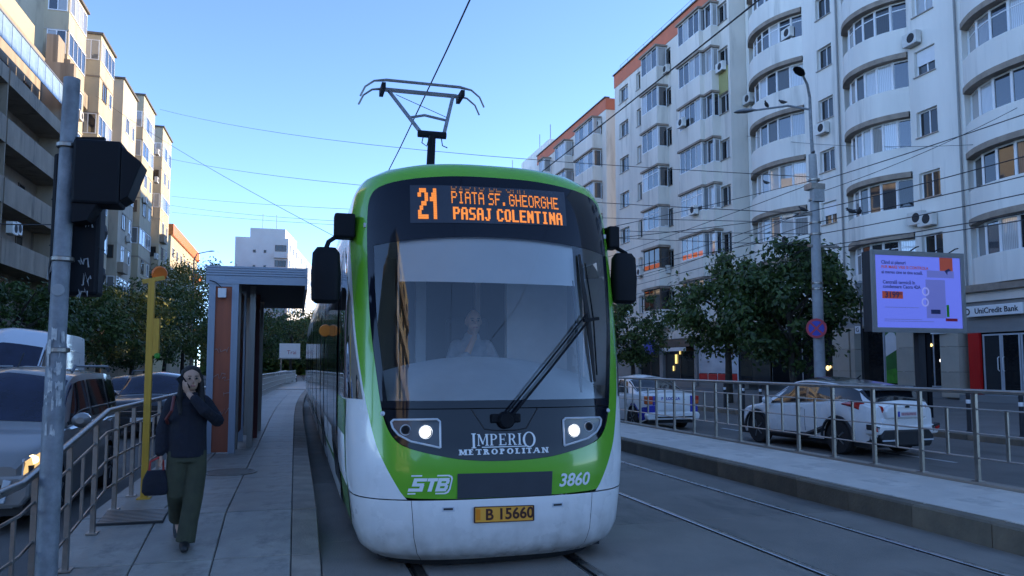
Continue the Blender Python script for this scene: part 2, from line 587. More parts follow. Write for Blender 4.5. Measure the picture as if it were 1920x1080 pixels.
# track bed: concrete strips between grooved rails
bed = tag(MB().box(0.2, 6.6, -40, 160, -0.28, -0.03).build('track_bed', 'joint'), kind='structure')
RAILS = (1.06, 2.495, 4.33, 5.765)
edges = [0.26, 1.06, 2.495, 4.33, 5.765, 6.48]
for k in range(5):
    a = edges[k] + (0.045 if k > 0 else 0)
    b = edges[k + 1] - (0.085 if k < 4 else 0)
    for j in range(14):
        y = -4 + j * 4.0
        tile('bed_slab', a, b, y, y + 3.985, -0.08, 0.0 + 0.002 * ((j * 7 + k * 3) % 3), 'track_bed', bed, 0.008)
    block('bed_strip', a, b, 52, 150, -0.08, 0.0, 'track_bed', bed)
for x in RAILS:
    mb = MB()
    prof = [(x - .035, -.12), (x + .035, -.12), (x + .035, .004), (x + .025, .008), (x - .025, .008), (x - .035, .004)]
    mb.prism(prof, -8, 150, 'Y')
    mb.box(x - .08, x - .068, -8, 150, -.12, 0.0)
    o = mb.build('rail', 'rail_steel', bed)

# left platform with its ramp
lp = tag(MB().add([p for y in (-8, RAMP0, RAMP1, 22, 34, 46, 60, 75) for p in ((-2.0 + bend(y), y, pz(y) - .02), (0.235 + bend(y), y, pz(y) - .02), (0.235 + bend(y), y, -.3), (-2.0 + bend(y), y, -.3))],
         [f for i in range(7) for f in ((4*i, 4*i+1, 4*i+5, 4*i+4), (4*i+1, 4*i+2, 4*i+6, 4*i+5), (4*i+3, 4*i, 4*i+4, 4*i+7))]).build('left_platform', 'joint', fix=True), kind='structure')
def ramp_tile(name, x0, x1, y0, y1, m, th=0.08):
    o = tile(name, x0, x1, y0, y1, 0, th, m, lp, 0.008)
    ym = (y0 + y1) / 2
    o.location.z = (pz(y0) + pz(y1)) / 2 - th
    o.location.x += bend(ym)
    if y1 - y0 > 0:
        o.rotation_euler = (math.atan2(pz(y1) - pz(y0), y1 - y0), 0, -math.atan(0.0016 * max(0, ym - 22)))
    return o
ys = [0.0 + 1.2 * i for i in range(5)] + [RAMP0 + (RAMP1 - RAMP0) / 2 * i for i in range(2)] + [RAMP1 + 1.25 * i for i in range(34)]
ys = sorted(set(round(y, 3) for y in ys if y > 2))
XS = [-1.99, -1.30, -0.655, 0.0]
for i in range(len(ys) - 1):
    for j in range(3):
        ramp_tile('paving_slab', XS[j] + .004, XS[j + 1] - .004, ys[i] + .004, ys[i + 1] - .004, 'slab')
k = 2.4
while k < 50:
    step = 1.25 if not (RAMP0 - .1 < k + .6 < RAMP1) else 1.25
    y1 = k + step
    if k < RAMP0 < y1: y1 = RAMP0
    if k < RAMP1 < y1: y1 = RAMP1
    ramp_tile('edge_stone', 0.004, 0.25, k + .004, y1 - .004, 'edge_stone', 0.24)
    k = y1
for y in range(51, 75, 6):
    ramp_tile('paving_slab', -1.99, 0.0, y, y + 5.99, 'slab')
    ramp_tile('edge_stone', 0.004, 0.25, y, y + 5.99, 'edge_stone', 0.24)

# right platform
rp_ = tag(MB().box(6.5, 8.42, -8, 75, -.25, 0.235).build('right_platform', 'joint'), kind='structure')
for i in range(44):
    y = 2 + i * 1.0
    tile('kerb_stone', 6.46, 6.66, y + .005, y + .995, -0.1, 0.25 + 0.003 * (i * 5 % 3 - 1), 'kerb', rp_, 0.02)
for i in range(30):
    y = 2 + i * 1.5
    tile('paving_slab', 6.665, 7.55, y + .003, y + 1.497, 0.18, 0.256, 'slab_pale', rp_, 0.006)
    tile('paving_slab', 7.555, 8.40, y + .003 + .75, y + 1.497 + .75, 0.18, 0.256, 'slab_pale', rp_, 0.006)
block('kerb_strip', 6.46, 6.66, 46, 75, -.1, .25, 'kerb', rp_)
block('paving_strip', 6.665, 8.4, 47.8, 75, .18, .256, 'slab_pale', rp_)
block('upstand', 8.24, 8.43, 1, 75, -.1, .29, 'edge_stone', rp_)

# manhole and broken drain in the left platform
c = at(432, 886, Z=0.24)
mh = empty('manhole_cover', (c.x, c.y, pz(c.y)), 0, 'round dark iron manhole cover set in the platform before the shelter', 'manhole')
MB().lathe([(0.36, 0.0), (0.36, 0.012), (0.33, 0.014), (0.33, 0.006), (0.0, 0.006)], 28).build('frame', 'steel_dark', mh)
mb = MB()
for i in range(-4, 5):
    w = math.sqrt(max(0, .3 ** 2 - (i * .065) ** 2))
    mb.box(-w, w, i * .065 - .016, i * .065 + .016, .004, .014)
mb.build('tread', 'steel_dark', mh)
c = at(252, 976, Z=0.2)
gr = empty('drain_grate', (c.x, c.y, pz(c.y) + .002), 0, 'square rusty drain grate sunk in the platform beside the railing', 'grate')
gr.rotation_euler = (math.atan2(pz(c.y + .1) - pz(c.y - .1), .2), 0, 0)
MB().box(-.3, .3, -.24, .24, -.02, 0.004).build('pit', 'matte_dark', gr)
for i in range(9):
    block('grate_bar', -.29, .29, -.225 + i * .052, -.20 + i * .052, 0.002, .014, 'steel_dark', gr)

# ---------------------------------------------------------------- railings
def railing(name, path, label, height, sp, off=0.0, near=True):
    """path: list of (x, y, zbase)"""
    root = empty(name, path[0], 0, label, 'railing')
    o0 = Vector(path[0])
    P = [Vector(p) - o0 for p in path]
    def rail(h, r, nm, n=8):
        MB().tube([p + Vector((0, 0, h)) for p in P], r, n).build(nm, 'steel', root, smooth=True)
    rail(height, 0.030, 'top_rail', 10)
    for h in (0.80, 0.53, 0.26):
        rail(height * h, 0.0125, 'rail', 6)
    # posts along the path
    L = [0]
    for a, b in zip(P, P[1:]): L.append(L[-1] + (b - a).length)
    def pos(s):
        for i in range(len(P) - 1):
            if s <= L[i + 1]:
                return P[i].lerp(P[i + 1], (s - L[i]) / (L[i + 1] - L[i]))
        return P[-1]
    pm = MB().box(-.02, .02, -.028, .028, -.02, height - .02).mesh('post')
    fm = MB().box(-.05, .05, -.06, .06, 0.0, .012).mesh('foot_plate')
    bm_ = MB().box(-.012, .012, -.018, .018, height * .255, height * .805).mesh('baluster')
    for q in (pm, fm, bm_): q.materials.append(M['steel'])
    s = off
    while s < L[-1]:
        p = put('post', pm, None, root)
        p.location = pos(s)
        f = put('foot_plate', fm, None, p)
        if s + sp / 2 < L[-1]:
            b = put('baluster', bm_, None, root)
            b.location = pos(s + sp / 2)
        s += sp
    return root
yl = [2.6, RAMP0, RAMP1, 14, 22, 28, 34, 40, 46, 52, 60, 70]
railing('platform_railing', [(-1.80 + bend(y), y, pz(y)) for y in yl], 'steel railing with bent top rail beside the left platform and grey car', 1.05, 0.88, 0.3)
railing('platform_railing', [(8.33, y, 0.29) for y in (3.2, 30, 64)], 'long straight steel railing along the right platform before the white cars', 1.13, 0.90, 0.2)
# ---------------------------------------------------------------- buildings
class Facade:
    """street front at x = X; s = direction towards the street (-1 right side of the street, +1 left side)"""
    def __init__(f, X, s):
        f.X, f.s = X, s
        f.rz = -PI / 2 if s < 0 else PI / 2       # local x runs along the front, local -y faces the street
    def P(f, a, d, z):
        return (f.X + f.s * d, a, z)

def wall_quads(mb, F, a0, a1, z0, z1, openings, depth, d=0.0):
    A = sorted(set([a0, a1] + [x for o in openings for x in o[:2] if a0 < x < a1]))
    Z = sorted(set([z0, z1] + [x for o in openings for x in o[2:4] if z0 < x < z1]))
    for i in range(len(A) - 1):
        am = (A[i] + A[i + 1]) / 2
        ops = [o for o in openings if o[0] < am < o[1]]
        run = None
        for j in range(len(Z) - 1):
            zm = (Z[j] + Z[j + 1]) / 2
            hole = any(o[2] < zm < o[3] for o in ops)
            if not hole and run is None: run = Z[j]
            if hole and run is not None:
                mb.add([F.P(A[i], d, run), F.P(A[i+1], d, run), F.P(A[i+1], d, Z[j]), F.P(A[i], d, Z[j])], [(0, 1, 2, 3)])
                run = None
        if run is not None:
            mb.add([F.P(A[i], d, run), F.P(A[i+1], d, run), F.P(A[i+1], d, z1), F.P(A[i], d, z1)], [(0, 1, 2, 3)])
    for (b0, b1, y0, y1) in openings:
        q = [(b0, y0), (b1, y0), (b1, y1), (b0, y1)]
        for k in range(4):
            p, r = q[k], q[(k + 1) % 4]
            mb.add([F.P(p[0], d, p[1]), F.P(r[0], d, r[1]), F.P(r[0], d - depth, r[1]), F.P(p[0], d - depth, p[1])], [(0, 1, 2, 3)])

_wc = {}
def win_meshes(w, h, n, fm, trans=False):
    key = (round(w, 2), round(h, 2), n, fm, trans)
    if key not in _wc:
        t = 0.06
        mb = MB()
        mb.box(-w/2, w/2, -.03, .04, -h/2, -h/2 + t).box(-w/2, w/2, -.03, .04, h/2 - t, h/2)
        for i in range(n + 1):
            x = -w/2 + i * w / n
            x0 = max(-w/2, x - t/2 if 0 < i < n else (x if i == 0 else x - t))
            mb.box(x0, x0 + t, -.027, .037, -h/2 + t, h/2 - t)
        if trans:
            mb.box(-w/2 + t, w/2 - t, -.025, .035, h*.22, h*.22 + .05)
        fr = mb.mesh('window')
        fr.materials.append(M[fm])
        pw = w / n
        pa = MB().box(-pw/2 + .02, pw/2 - .02, 0, .02, -h/2 + .04, h/2 - .04).mesh('pane')
        _wc[key] = (fr, pa)
    return _wc[key]

def pane_of(pa, m):
    key = (pa.name, m)
    if key not in _wc:
        c = pa.copy()
        c.materials.append(M[m])
        _wc[key] = c
    return _wc[key]

def window(parent, p, rz, w, h, n=2, fm='upvc', pm='pane', trans=False, name='window'):
    fr, pa = win_meshes(w, h, n, fm, trans)
    o = put(name, fr, None, parent)
    o.location = p
    o.rotation_euler = (0, 0, rz)
    for i in range(n):
        g = put('pane', pane_of(pa, pm), None, o)
        g.location = (-w/2 + (i + .5) * w / n, 0, 0)
    return o

def fwin(parent, F, a0, a1, z0, z1, n=2, inset=0.22, fm='upvc', pm='pane', trans=False, sill=True):
    p = Vector(F.P((a0 + a1) / 2, -inset, (z0 + z1) / 2))
    o = window(parent, p, F.rz, a1 - a0, z1 - z0, n, fm, pm, trans)
    if sill:
        key = ('sill', round(a1 - a0, 2))
        if key not in _wc:
            me = MB().box(-(a1-a0)/2 - .04, (a1-a0)/2 + .04, -.27, 0, -.04, 0).mesh('sill')
            me.materials.append(M['steel_dark'])
            _wc[key] = me
        s = put('sill', _wc[key], None, o)
        s.location = (0, 0, -(z1 - z0) / 2 - .001)
    return o

_acm = None
def ac_unit(parent, F, a, z, d=0.0):
    global _acm
    if _acm is None:
        b = MB().box(-.4, .4, -.36, -.08, 0, .55).mesh('air_conditioner')
        b.materials.append(M['ac'])
        f = MB().lathe([(.20, -.375), (.20, -.362), (.19, -.362)], 16, 'Y', (.08, 0, .28)).lathe([(.0, -.37), (.055, -.372), (.055, -.362)], 8, 'Y', (.08, 0, .28))
        f = MB().lathe([(.0, -.368), (.205, -.368), (.215, -.361)], 18, 'Y', (.08, 0, .28)).mesh('fan_grille')
        f.materials.append(M['matte_dark'])
        k = MB().box(-.3, .3, -.36, 0.0, -.035, -.002).mesh('bracket')
        k.materials.append(M['steel_dark'])
        _acm = (b, f, k)
    o = put('air_conditioner', _acm[0], None, parent)
    o.location = F.P(a, d, z)
    o.rotation_euler = (0, 0, F.rz)
    put('fan_grille', _acm[1], None, o)
    put('bracket', _acm[2], None, o)
    return o

def shell(F, a0, a1, z0, z1, deep, mb, parapet=0.5):
    """roof, ends and back of a building behind its street front"""
    P = F.P
    mb.add([P(a0, 0, z0), P(a0, -deep, z0), P(a0, -deep, z1), P(a0, 0, z1)], [(0, 1, 2, 3)])
    mb.add([P(a1, 0, z0), P(a1, -deep, z0), P(a1, -deep, z1), P(a1, 0, z1)], [(0, 1, 2, 3)])
    mb.add([P(a0, -deep, z0), P(a1, -deep, z0), P(a1, -deep, z1), P(a0, -deep, z1)], [(0, 1, 2, 3)])
    mb.add([P(a0, 0, z1), P(a1, 0, z1), P(a1, -deep, z1), P(a0, -deep, z1)], [(0, 1, 2, 3)])

def rect_bay(bld, F, a0, a1, sill, top, below, d, wm, n=3, fm='upvc', pm='pane', trans=False, lintel=True, sides=True):
    """glazed-in balcony: parapet, band of panes on three sides, slab above"""
    w = a1 - a0
    mb = MB()
    x0, x1 = sorted((F.X, F.X + F.s * d))
    mb.box(x0, x1, a0, a1, sill - below, sill)
    o = mb.build('balcony', wm, bld)
    window(o, F.P((a0 + a1) / 2, d - .06, (sill + top) / 2), F.rz, w - .02, top - sill, n, fm, pm, trans, 'window_front')
    if sides and d > 0.3:
        for a, r in ((a0 + .06, 0.0), (a1 - .06, PI)):
            window(o, F.P(a, d / 2 - .05, (sill + top) / 2), r, d - .16, top - sill - .002, 1, fm, pm, False, 'window_side')
    if lintel:
        mb = MB()
        x0, x1 = sorted((F.X, F.X + F.s * (d + .12)))
        mb.box(x0, x1, a0 - .1, a1 + .1, top + .002, top + .13)
        mb.build('slab', 'lintel', bld)
    return o

# ---- near right block with curved bays
F = Facade(26.3, -1)
near = empty('apartment_block', F.P(24, 0, 0.3), 0, 'big grey apartment block with stacked curved bay windows above the bank', 'building')
near.location = (0, 0, 0)
Y0, Y1, ZT = -6.0, 40.4, 27.6
PITCHF = 2.745
SILL0 = 6.02
CB = [37.55, 29.75, 22.1, 14.4]
BW = [2.55, 2.1, 2.65, 2.3]
ops = []
for c, w in zip(CB, BW):
    ops.append((c - w, c + w, 4.9, ZT - 1.3))
small = [(33.55, 34.6 - .1), (26.1, 27.2), (18.2, 19.2)]
sm_ops = []
for k in range(7):
    for (a, b) in ((32.7, 33.85), (26.15, 27.3), (18.0, 19.1)):
        sm_ops.append((a, b, SILL0 + .25 + k * PITCHF, SILL0 + 1.4 + k * PITCHF))
mb = MB()
wall_quads(mb, F, Y0, Y1, 4.6, ZT, ops + sm_ops, 0.28)
shell(F, Y0, Y1, 0, ZT, 13, mb)
mb.build('wall', 'wall_grey', near, fix=False)
for i, o in enumerate(sm_ops):
    pm = 'pane_dark' if rng.random() < .6 else 'pane'
    w = fwin(near, F, *o, n=2, pm=pm, inset=.2)
    if i in (10, 3):
        sh = block('roller_shutter', -.54, .54, -.07, -.04, -.1, .56, 'upvc', w)
def arc(c, w, b, n, off=0.0):
    """plan curve of a bay: list of (a, d)"""
    pts = []
    for i in range(n + 1):
        t = -1 + 2 * i / n
        pts.append((c + t * w, off + b * (1 - abs(t) ** 2.2)))
    return pts
NB = 12
for bi, (c, w) in enumerate(zip(CB, BW)):
    bulge = 0.85
    outer = arc(c, w, bulge, NB)
    lint = arc(c, w, bulge, NB, .07)
    for k in range(8):
        s0 = SILL0 + k * PITCHF
        zt_prev = 4.9 if k == 0 else s0 - PITCHF + 1.36
        top = s0 + 1.36
        if k == 7:
            top = None
        # solid curved parapet from the head of the window below to this sill
        zs = s0 if k < 7 else ZT - 1.0
        mb = MB()
        rows = [[F.P(a, d, z) for a, d in outer] for z in (zt_prev + (.24 if k else 0), zs)]
        mb.grid(rows)
        mb.grid([[F.P(a, d, zs) for a, d in outer], [F.P(a, -0.4, zs) for a, d in outer]])
        mb.grid([[F.P(a, d, zt_prev + (.24 if k else 0)) for a, d in outer], [F.P(a, -0.25, zt_prev + (.24 if k else 0)) for a, d in outer]])
        mb.build('parapet', 'wall_grey', near, smooth=True)
        # window head: darker curved lintel
        if k > 0:
            mb = MB()
            z = zt_prev
            mb.grid([[F.P(a, d + .0, z) for a, d in lint], [F.P(a, d, z + .24) for a, d in lint]])
            mb.grid([[F.P(a, d, z) for a, d in lint], [F.P(a, d - .55, z) for a, d in lint]])
            mb.grid([[F.P(a, d, z + .24) for a, d in lint], [F.P(a, d - .2, z + .24) for a, d in lint]])
            mb.build('lintel', 'lintel', near, smooth=True)
        if k == 7:
            break
        # band of panes, set back from the parapet
        inner = arc(c, w - .05, bulge, 6, -.34)
        if (bi * 3 + k) % 5 == 0: inner = arc(c, w - .05, bulge, 7, -.34)
        n = len(inner) - 1
        bay = empty('bay_window', F.P(c, 0, s0), 0)
        bay.parent = near
        base = Vector(F.P(c, 0, s0))
        mb = MB()
        for i in range(n + 1):
            a, d = inner[i]
            q = Vector(F.P(a, d, s0)) - base
            mb.box(q.x - .05, q.x + .05, q.y - .055, q.y + .055, 0, 1.36)
        for i in range(n):
            p, q = Vector(F.P(*inner[i], s0)) - base, Vector(F.P(*inner[i + 1], s0)) - base
            for h in (.035, 1.325):
                mb.bar(p + Vector((0, 0, h)), q + Vector((0, 0, h)), .07, .07)
            if (bi + k) % 4 == 1:
                mb.bar(p + Vector((0, 0, 1.0)), q + Vector((0, 0, 1.0)), .05, .05)
        mb.build('frame', 'upvc', bay)
        for i in range(n):
            p, q = Vector(F.P(*inner[i], s0)) - base, Vector(F.P(*inner[i + 1], s0)) - base
            m_ = MB().bar(p + Vector((0, 0, .68)), q + Vector((0, 0, .68)), .02, 1.30)
            m_.build('pane', 'pane' if rng.random() < .7 else 'pane_dark', bay)
    # closing strips behind the panes
    MB().box(26.72, 26.85, c - w, c + w, 4.9, ZT - 1).build('inner_wall', 'matte_dark', near)
for (u, v) in ((1474, 62), (1706, 72), (1538, 240), (1400, 185), (1735, 410), (1716, 408)):
    p = at(u, v, X=26.0)
    ac_unit(near, F, p.y, p.z - .3)
for (u, v) in ((1478, 450), ):
    p = at(u, v, X=25.4)
    ac_unit(near, F, p.y, p.z - .3, .85)
for yq in (32.15, 24.95):
    MB().tube([(26.2, yq, 4.9), (26.2, yq, ZT - .3)], .05, 6).build('downpipe', 'shop_grey', near)
# ledge over the shops and the shop fronts
MB().box(25.55, 26.298, Y0, Y1 + .02, 4.62, 4.9).build('ledge', 'lintel', near)
MB().box(25.78, 26.296, Y0, Y1, 4.25, 4.618).build('fascia', 'wall_grey_b', near)
MB().box(25.9, 26.2, Y0, Y1, 3.55, 4.248).build('fascia_lower', 'shop_grey', near)
XS_ = 26.0
def shop_y(u): return at(u, 640, X=XS_).y
block('back_wall', 27.6, 27.8, Y0, Y1, 0.2, 4.3, 'matte_dark', near)
block('plinth', 25.95, 26.3, Y0, Y1, 0.1, 0.78, 'shop_grey', near)
pil = [(1569, 1600), (1603, 1611), (1690, 1721), (1772, 1807)]
for (a, b) in pil:
    y1_, y0_ = shop_y(a), shop_y(b)
    for j in range(3):
        block('cladding_panel', 25.72, 26.28, y0_, y1_, .45 + j * 1.034, .45 + j * 1.034 + 1.02, 'shop_tan', near)
for (a, b, n, m) in ((1500, 1533, 1, 'shop_glass'), (1540, 1568, 1, 'shop_glass'), (1612, 1654, 1, 'shop_glass'), (1656, 1689, 1, 'shop_glass'), (1722, 1771, 2, 'shop_glass')):
    y1_, y0_ = shop_y(a), shop_y(b)
    window(near, ((XS_ + .12), (y0_ + y1_) / 2, 2.2), F.rz, y1_ - y0_, 2.75, n, 'alu', m, name='shop_window')
# green and white poster pasted inside one shop window
y1_, y0_ = shop_y(1658), shop_y(1687)
pm_ = mat('poster_green', (0.02, 0.16, 0.03), 0.5, var=0.3, scale=1.2)
M['poster_green'] = pm_
MB().box(26.06, 26.085, y0_, y1_, .95, 3.3).build('poster', 'poster_green', near)
mb = MB()
mb.prism([(y0_ + .05, 2.55), (y1_ - .02, 2.15), (y1_ - .02, 3.1), (y1_ - .3, 3.28), (y0_ + .35, 3.2)], 26.045, 26.055, 'X')
mb.build('poster_shape', 'white_plastic', near)
mb = MB()
mb.prism([(y0_ + .02, .95), (y1_ - .02, .95), (y1_ - .02, 1.5), (y0_ + .4, 1.62), (y0_ + .02, 1.3)], 26.045, 26.055, 'X')
M['grass_green'] = mat('grass_green', (0.05, 0.30, 0.02), 0.5, var=0.3, scale=4)
mb.build('poster_shape', 'grass_green', near)
# bank entrance
ye = shop_y(1812), shop_y(1925)
yb0, yb1 = shop_y(1990), shop_y(1842)
block('red_panel', 25.84, 25.98, shop_y(1841), shop_y(1821), .62, 3.02, 'red', near)
door = window(near, (25.98, (shop_y(1844) + shop_y(1878)) / 2, 1.78), F.rz, shop_y(1844) - shop_y(1878), 2.36, 1, 'alu', 'shop_glass', name='door')
door2 = window(near, (25.98, (shop_y(1879) + shop_y(1914)) / 2, 1.78), F.rz, shop_y(1879) - shop_y(1914), 2.36, 1, 'alu', 'shop_glass', name='door')
for dd, sx in ((door, -1), (door2, 1)):
    w_ = (shop_y(1844) - shop_y(1878)) / 2
    MB().tube([(sx * (-w_ + .1), -.03, -.25), (sx * (-w_ + .1), -.1, -.2), (sx * (-w_ + .1), -.1, .25), (sx * (-w_ + .1), -.03, .3)], .018, 6).build('handle', 'white_plastic', dd)
window(near, (25.98, (shop_y(1916) + shop_y(1990)) / 2, 1.78), F.rz, shop_y(1916) - shop_y(1990), 2.36, 2, 'alu', 'shop_glass', name='shop_window')
block('step', 25.45, 25.95, shop_y(1990), shop_y(1815), .1, .6, 'shop_grey', near)
block('transom_panel', 25.93, 26.1, shop_y(1990), shop_y(1812), 3.03, 3.548, 'shop_grey', near)
sg = empty('shop_sign', (25.72, shop_y(1875), 3.86), 0)
sg.parent = near
sw = (shop_y(1822) - shop_y(1935)) / 2
MB().box(-.06, .06, -sw, sw, -.21, .21).build('panel', 'white_plastic', sg, bevel=.02)
sr = (R(90), 0, -R(90))
text('lettering', 'UniCredit Bank', .30, (-.066, -.18, 0), sr, 'matte_dark', sg, bold=.004)
mb = MB().lathe([(.09, 0), (.14, 0), (.14, .01), (.09, .01)], 18, 'X', (-.07, 1.12, 0), True)
mb.build('emblem', 'matte_dark', sg)
sg2 = block('shop_sign', 25.6, 25.66, shop_y(1627), shop_y(1617), 3.25, 3.6, 'white_plastic', near)
text('sign_letter', 'G', .3, (25.59, shop_y(1622), 3.42), sr, 'matte_dark', near)
block('shop_sign', 25.6, 25.66, shop_y(1787), shop_y(1760), 3.05, 3.35, 'white_plastic', near)
# shop lights seen through the glass
M['warm_lamp'] = emit('warm_lamp', (1.0, 0.72, 0.3), .5)
M['cool_lamp'] = emit('cool_lamp', (1.0, 0.95, 0.85), .5)
for (u, v, s, m_) in ((1764, 676, .09, 'cool_lamp'), (1745, 647, .07, 'warm_lamp'), (1551, 690, .13, 'warm_lamp'), (1556, 688, .07, 'warm_lamp')):
    p = at(u, v, X=26.05)
    MB().lathe([(0, 0), (s * .8, .02), (s, .05)], 10, 'X', (26.03, p.y, p.z)).build('shop_lamp', m_, near)

# ---- far right block: flat front, boxed balconies, orange roof band
F1 = Facade(25.2, -1)
far1 = empty('apartment_block', (0, 0, 0), 0, 'grey apartment block with orange roof band between curved-bay block and tram', 'building')
def uy(u, X): return at(u, 400, X=X).y
A0, A1 = 40.45, uy(1155, 25.2)
ZR = 25.85
S = [23.1 - 2.9 * k for k in range(7)]
ops1 = []
cols = {'c1': (uy(1180, 25.2), uy(1163, 25.2)), 'c2': (uy(1204, 25.2), uy(1196, 25.2)), 'c4': (uy(1262, 25.2), uy(1243, 25.2)), 'c6': (uy(1371, 25.2), uy(1351, 25.2))}
for k, s in enumerate(S):
    for n_, (a, b) in cols.items():
        ops1.append((a, b, s, s + (1.25 if n_ != 'c2' else 1.35)))
mb = MB()
wall_quads(mb, F1, A0, A1, 3.9, ZR - 1.05, ops1, .28)
shell(F1, A0, A1, 0, ZR - .02, 12, mb)
mb.build('wall', 'wall_grey_b', far1, fix=False)
MB().box(25.16, 25.6, A0, A1 + .05, ZR - 1.05, ZR).build('roof_band', 'band_orange', far1)
MB().box(25.05, 25.62, A0 - .05, A1 + .1, ZR + .002, ZR + .1).build('roof_edge', 'tile_dark', far1)
mb = MB()
for j in range(12):
    y = A0 + .5 + j * (A1 - A0 - 1) / 11
    mb.tube([(25.5, y, ZR + .1), (25.5, y, ZR + .75)], .02, 5)
for h in (.45, .75):
    mb.tube([(25.5, A0 + .5, ZR + h), (25.5, A1 - .5, ZR + h)], .018, 5)
mb.build('roof_railing', 'steel', far1)
for i, o in enumerate(ops1):
    fwin(far1, F1, *o, n=1 if (o[1] - o[0]) < 1.2 else 2, pm='pane_dark' if i % 3 else 'pane', inset=.2)
b3 = (uy(1236, 24.4), uy(1206, 24.4))
b5 = (uy(1318, 24.4), uy(1277, 24.4))
b5b = (uy(1341, 24.7), uy(1318, 24.7) - .02)
for k, s in enumerate(S):
    last = k >= 5
    rect_bay(far1, F1, b3[0], b3[1], s - .05, s + 1.42, 1.25, .85, 'wall_grey_b', 3, 'brown_frame' if last else 'upvc', 'pane_dark' if last else 'pane', trans=(k == 4 or k == 3))
    rect_bay(far1, F1, b5[0], b5[1], s - .05, s + 1.42, 1.25, .85, 'wall_grey_b', 4, 'upvc', 'pane', trans=(k in (4, 6)))
    rect_bay(far1, F1, b5b[0], b5b[1], s - .05, s + 1.42, 1.25, .55, 'wall_grey_b', 2, 'upvc', 'pane')
y6 = cols['c6']
MB().box(25.15, 25.199, y6[0], y6[1], S[2] + 1.27, S[1] - .06).build('infill_panel', 'pale_olive', far1)
for (u, v) in ((1246, 130), (1237, 208), (1240, 280), (1243, 430), (1297, 232), (1280, 330), (1320, 395), (1349, 125), (1247, 505), (1197, 510)):
    p = at(u, v, X=24.9)
    ac_unit(far1, F1, p.y, p.z - .3, 0.0 if u not in (1297, 1320) else .85)
# shop floor of this block
MB().box(24.8, 25.198, A0, A1, 3.55, 3.9).build('ledge', 'wall_grey_b', far1)
block('fascia', 24.9, 25.19, A0, A1, 3.2, 3.548, 'shop_grey', far1)
block('back_wall', 26.3, 26.5, A0, A1, 0.2, 3.9, 'matte_dark', far1)
block('plinth', 24.95, 25.3, A0, A1, .1, .72, 'shop_grey', far1)
def sy1(u): return at(u, 660, X=25.0).y
for (a, b, m_) in ((1485, 1500, 'shop_tan'), (1436, 1442, 'shop_tan'), (1386, 1434, 'alu'), (1305, 1310, 'shop_grey'), (1240, 1246, 'shop_grey'), (1160, 1200, 'shop_grey')):
    y1_, y0_ = sy1(a), sy1(b)
    if y0_ < A0: y0_ = A0 + .01
    if y1_ <= y0_: continue
    for j in range(2):
        block('cladding_panel', 24.85, 25.18, y0_, y1_, .45 + j * 1.375, .45 + j * 1.375 + 1.37, m_, far1)
for (a, b, n, fm) in ((1443, 1480, 2, 'upvc'), (1247, 1304, 2, 'brown_frame'), (1201, 1239, 2, 'brown_frame')):
    y1_, y0_ = sy1(a), sy1(b)
    if y0_ < A0: y0_ = A0
    window(far1, (25.06, (y0_ + y1_) / 2, 1.95), F1.rz, y1_ - y0_, 2.4, n, fm, 'shop_glass', name='shop_window')
y1_, y0_ = sy1(1311), sy1(1384)
dw = window(far1, (24.98, (y0_ + y1_) / 2, 1.85), F1.rz, y1_ - y0_, 2.3, 4, 'upvc', 'pane', name='display_window')
for i in range(4):
    w_ = (y1_ - y0_) / 4
    block('red_panel', -2 * w_ + i * w_ + .06, -w_ + i * w_ - .06, -.05, -.03, -1.1, -.62, 'red', dw)
M['print_grey'] = mat('print_grey', (0.32, 0.36, 0.42), 0.6, c2=(0.62, 0.64, 0.66), scale=2.2)
block('print_panel', -(y1_ - y0_) / 2 + .07, (y1_ - y0_) / 2 - .07, -.028, -.01, -.58, 1.08, 'print_grey', dw)
p0, p1 = at(1243, 652, X=24.6), at(1286, 652, X=24.6)
MB().box(24.55, 24.6, p1.y, p0.y, 2.7, 2.95).build('awning_board', 'white_plastic', far1)
MB().box(24.7, 24.8, sy1(1300), sy1(1244), 2.98, 3.5).build('shop_sign', 'brown_frame', far1)
p0 = at(1218, 634, X=24.3)
MB().box(24.2, 24.3, p0.y - .75, p0.y + .75, 2.55, 3.6).build('shop_sign', 'blue_sign', far1)
M['shop_glow'] = emit('shop_glow', (1.0, 0.75, 0.25), .3)
for (u, v, s) in ((1268, 672, .22), (1263, 690, .12), (1275, 660, .1)):
    p = at(u, v, X=25.02)
    MB().box(25.0, 25.02, p.y - s * .6, p.y + s * .6, p.z - s * 1.6, p.z + s * 1.2).build('shop_lamp', 'shop_glow', far1)

# ---- next right block, beyond a gap
F2 = Facade(25.3, -1)
far2 = empty('apartment_block', (0, 0, 0), 0, 'grey block with orange roof band and gap before it, just above tram roof', 'building')
B0, B1 = uy(1138, 25.3), uy(1008, 25.3)
ZR2 = 24.75
mb = MB()
ops2 = []
S2 = [21.9 - 2.85 * k for k in range(7)]
for s in S2:
    for (ua, ub) in ((1130, 1124), (1076, 1067), (1030, 1024)):
        ops2.append((uy(ua, 25.3), uy(ub, 25.3), s, s + 1.3))
wall_quads(mb, F2, B0, B1, 0, ZR2 - 1.0, ops2, .28)
shell(F2, B0, B1, 0, ZR2 - .02, 12, mb)
mb.build('wall', 'wall_grey_b', far2, fix=False)
MB().box(25.26, 25.6, B0 - .04, B1, ZR2 - 1.0, ZR2).build('roof_band', 'band_orange', far2)
MB().box(25.3, 37, B0 - .045, B0 - .005, ZR2 - 1.0, ZR2).build('roof_band', 'band_orange', far2)
MB().box(25.15, 25.62, B0 - .1, B1, ZR2 + .002, ZR2 + .1).build('roof_edge', 'tile_dark', far2)
for i, o in enumerate(ops2):
    if o[2] > 8: fwin(far2, F2, *o, n=2, pm='pane_dark', inset=.2)
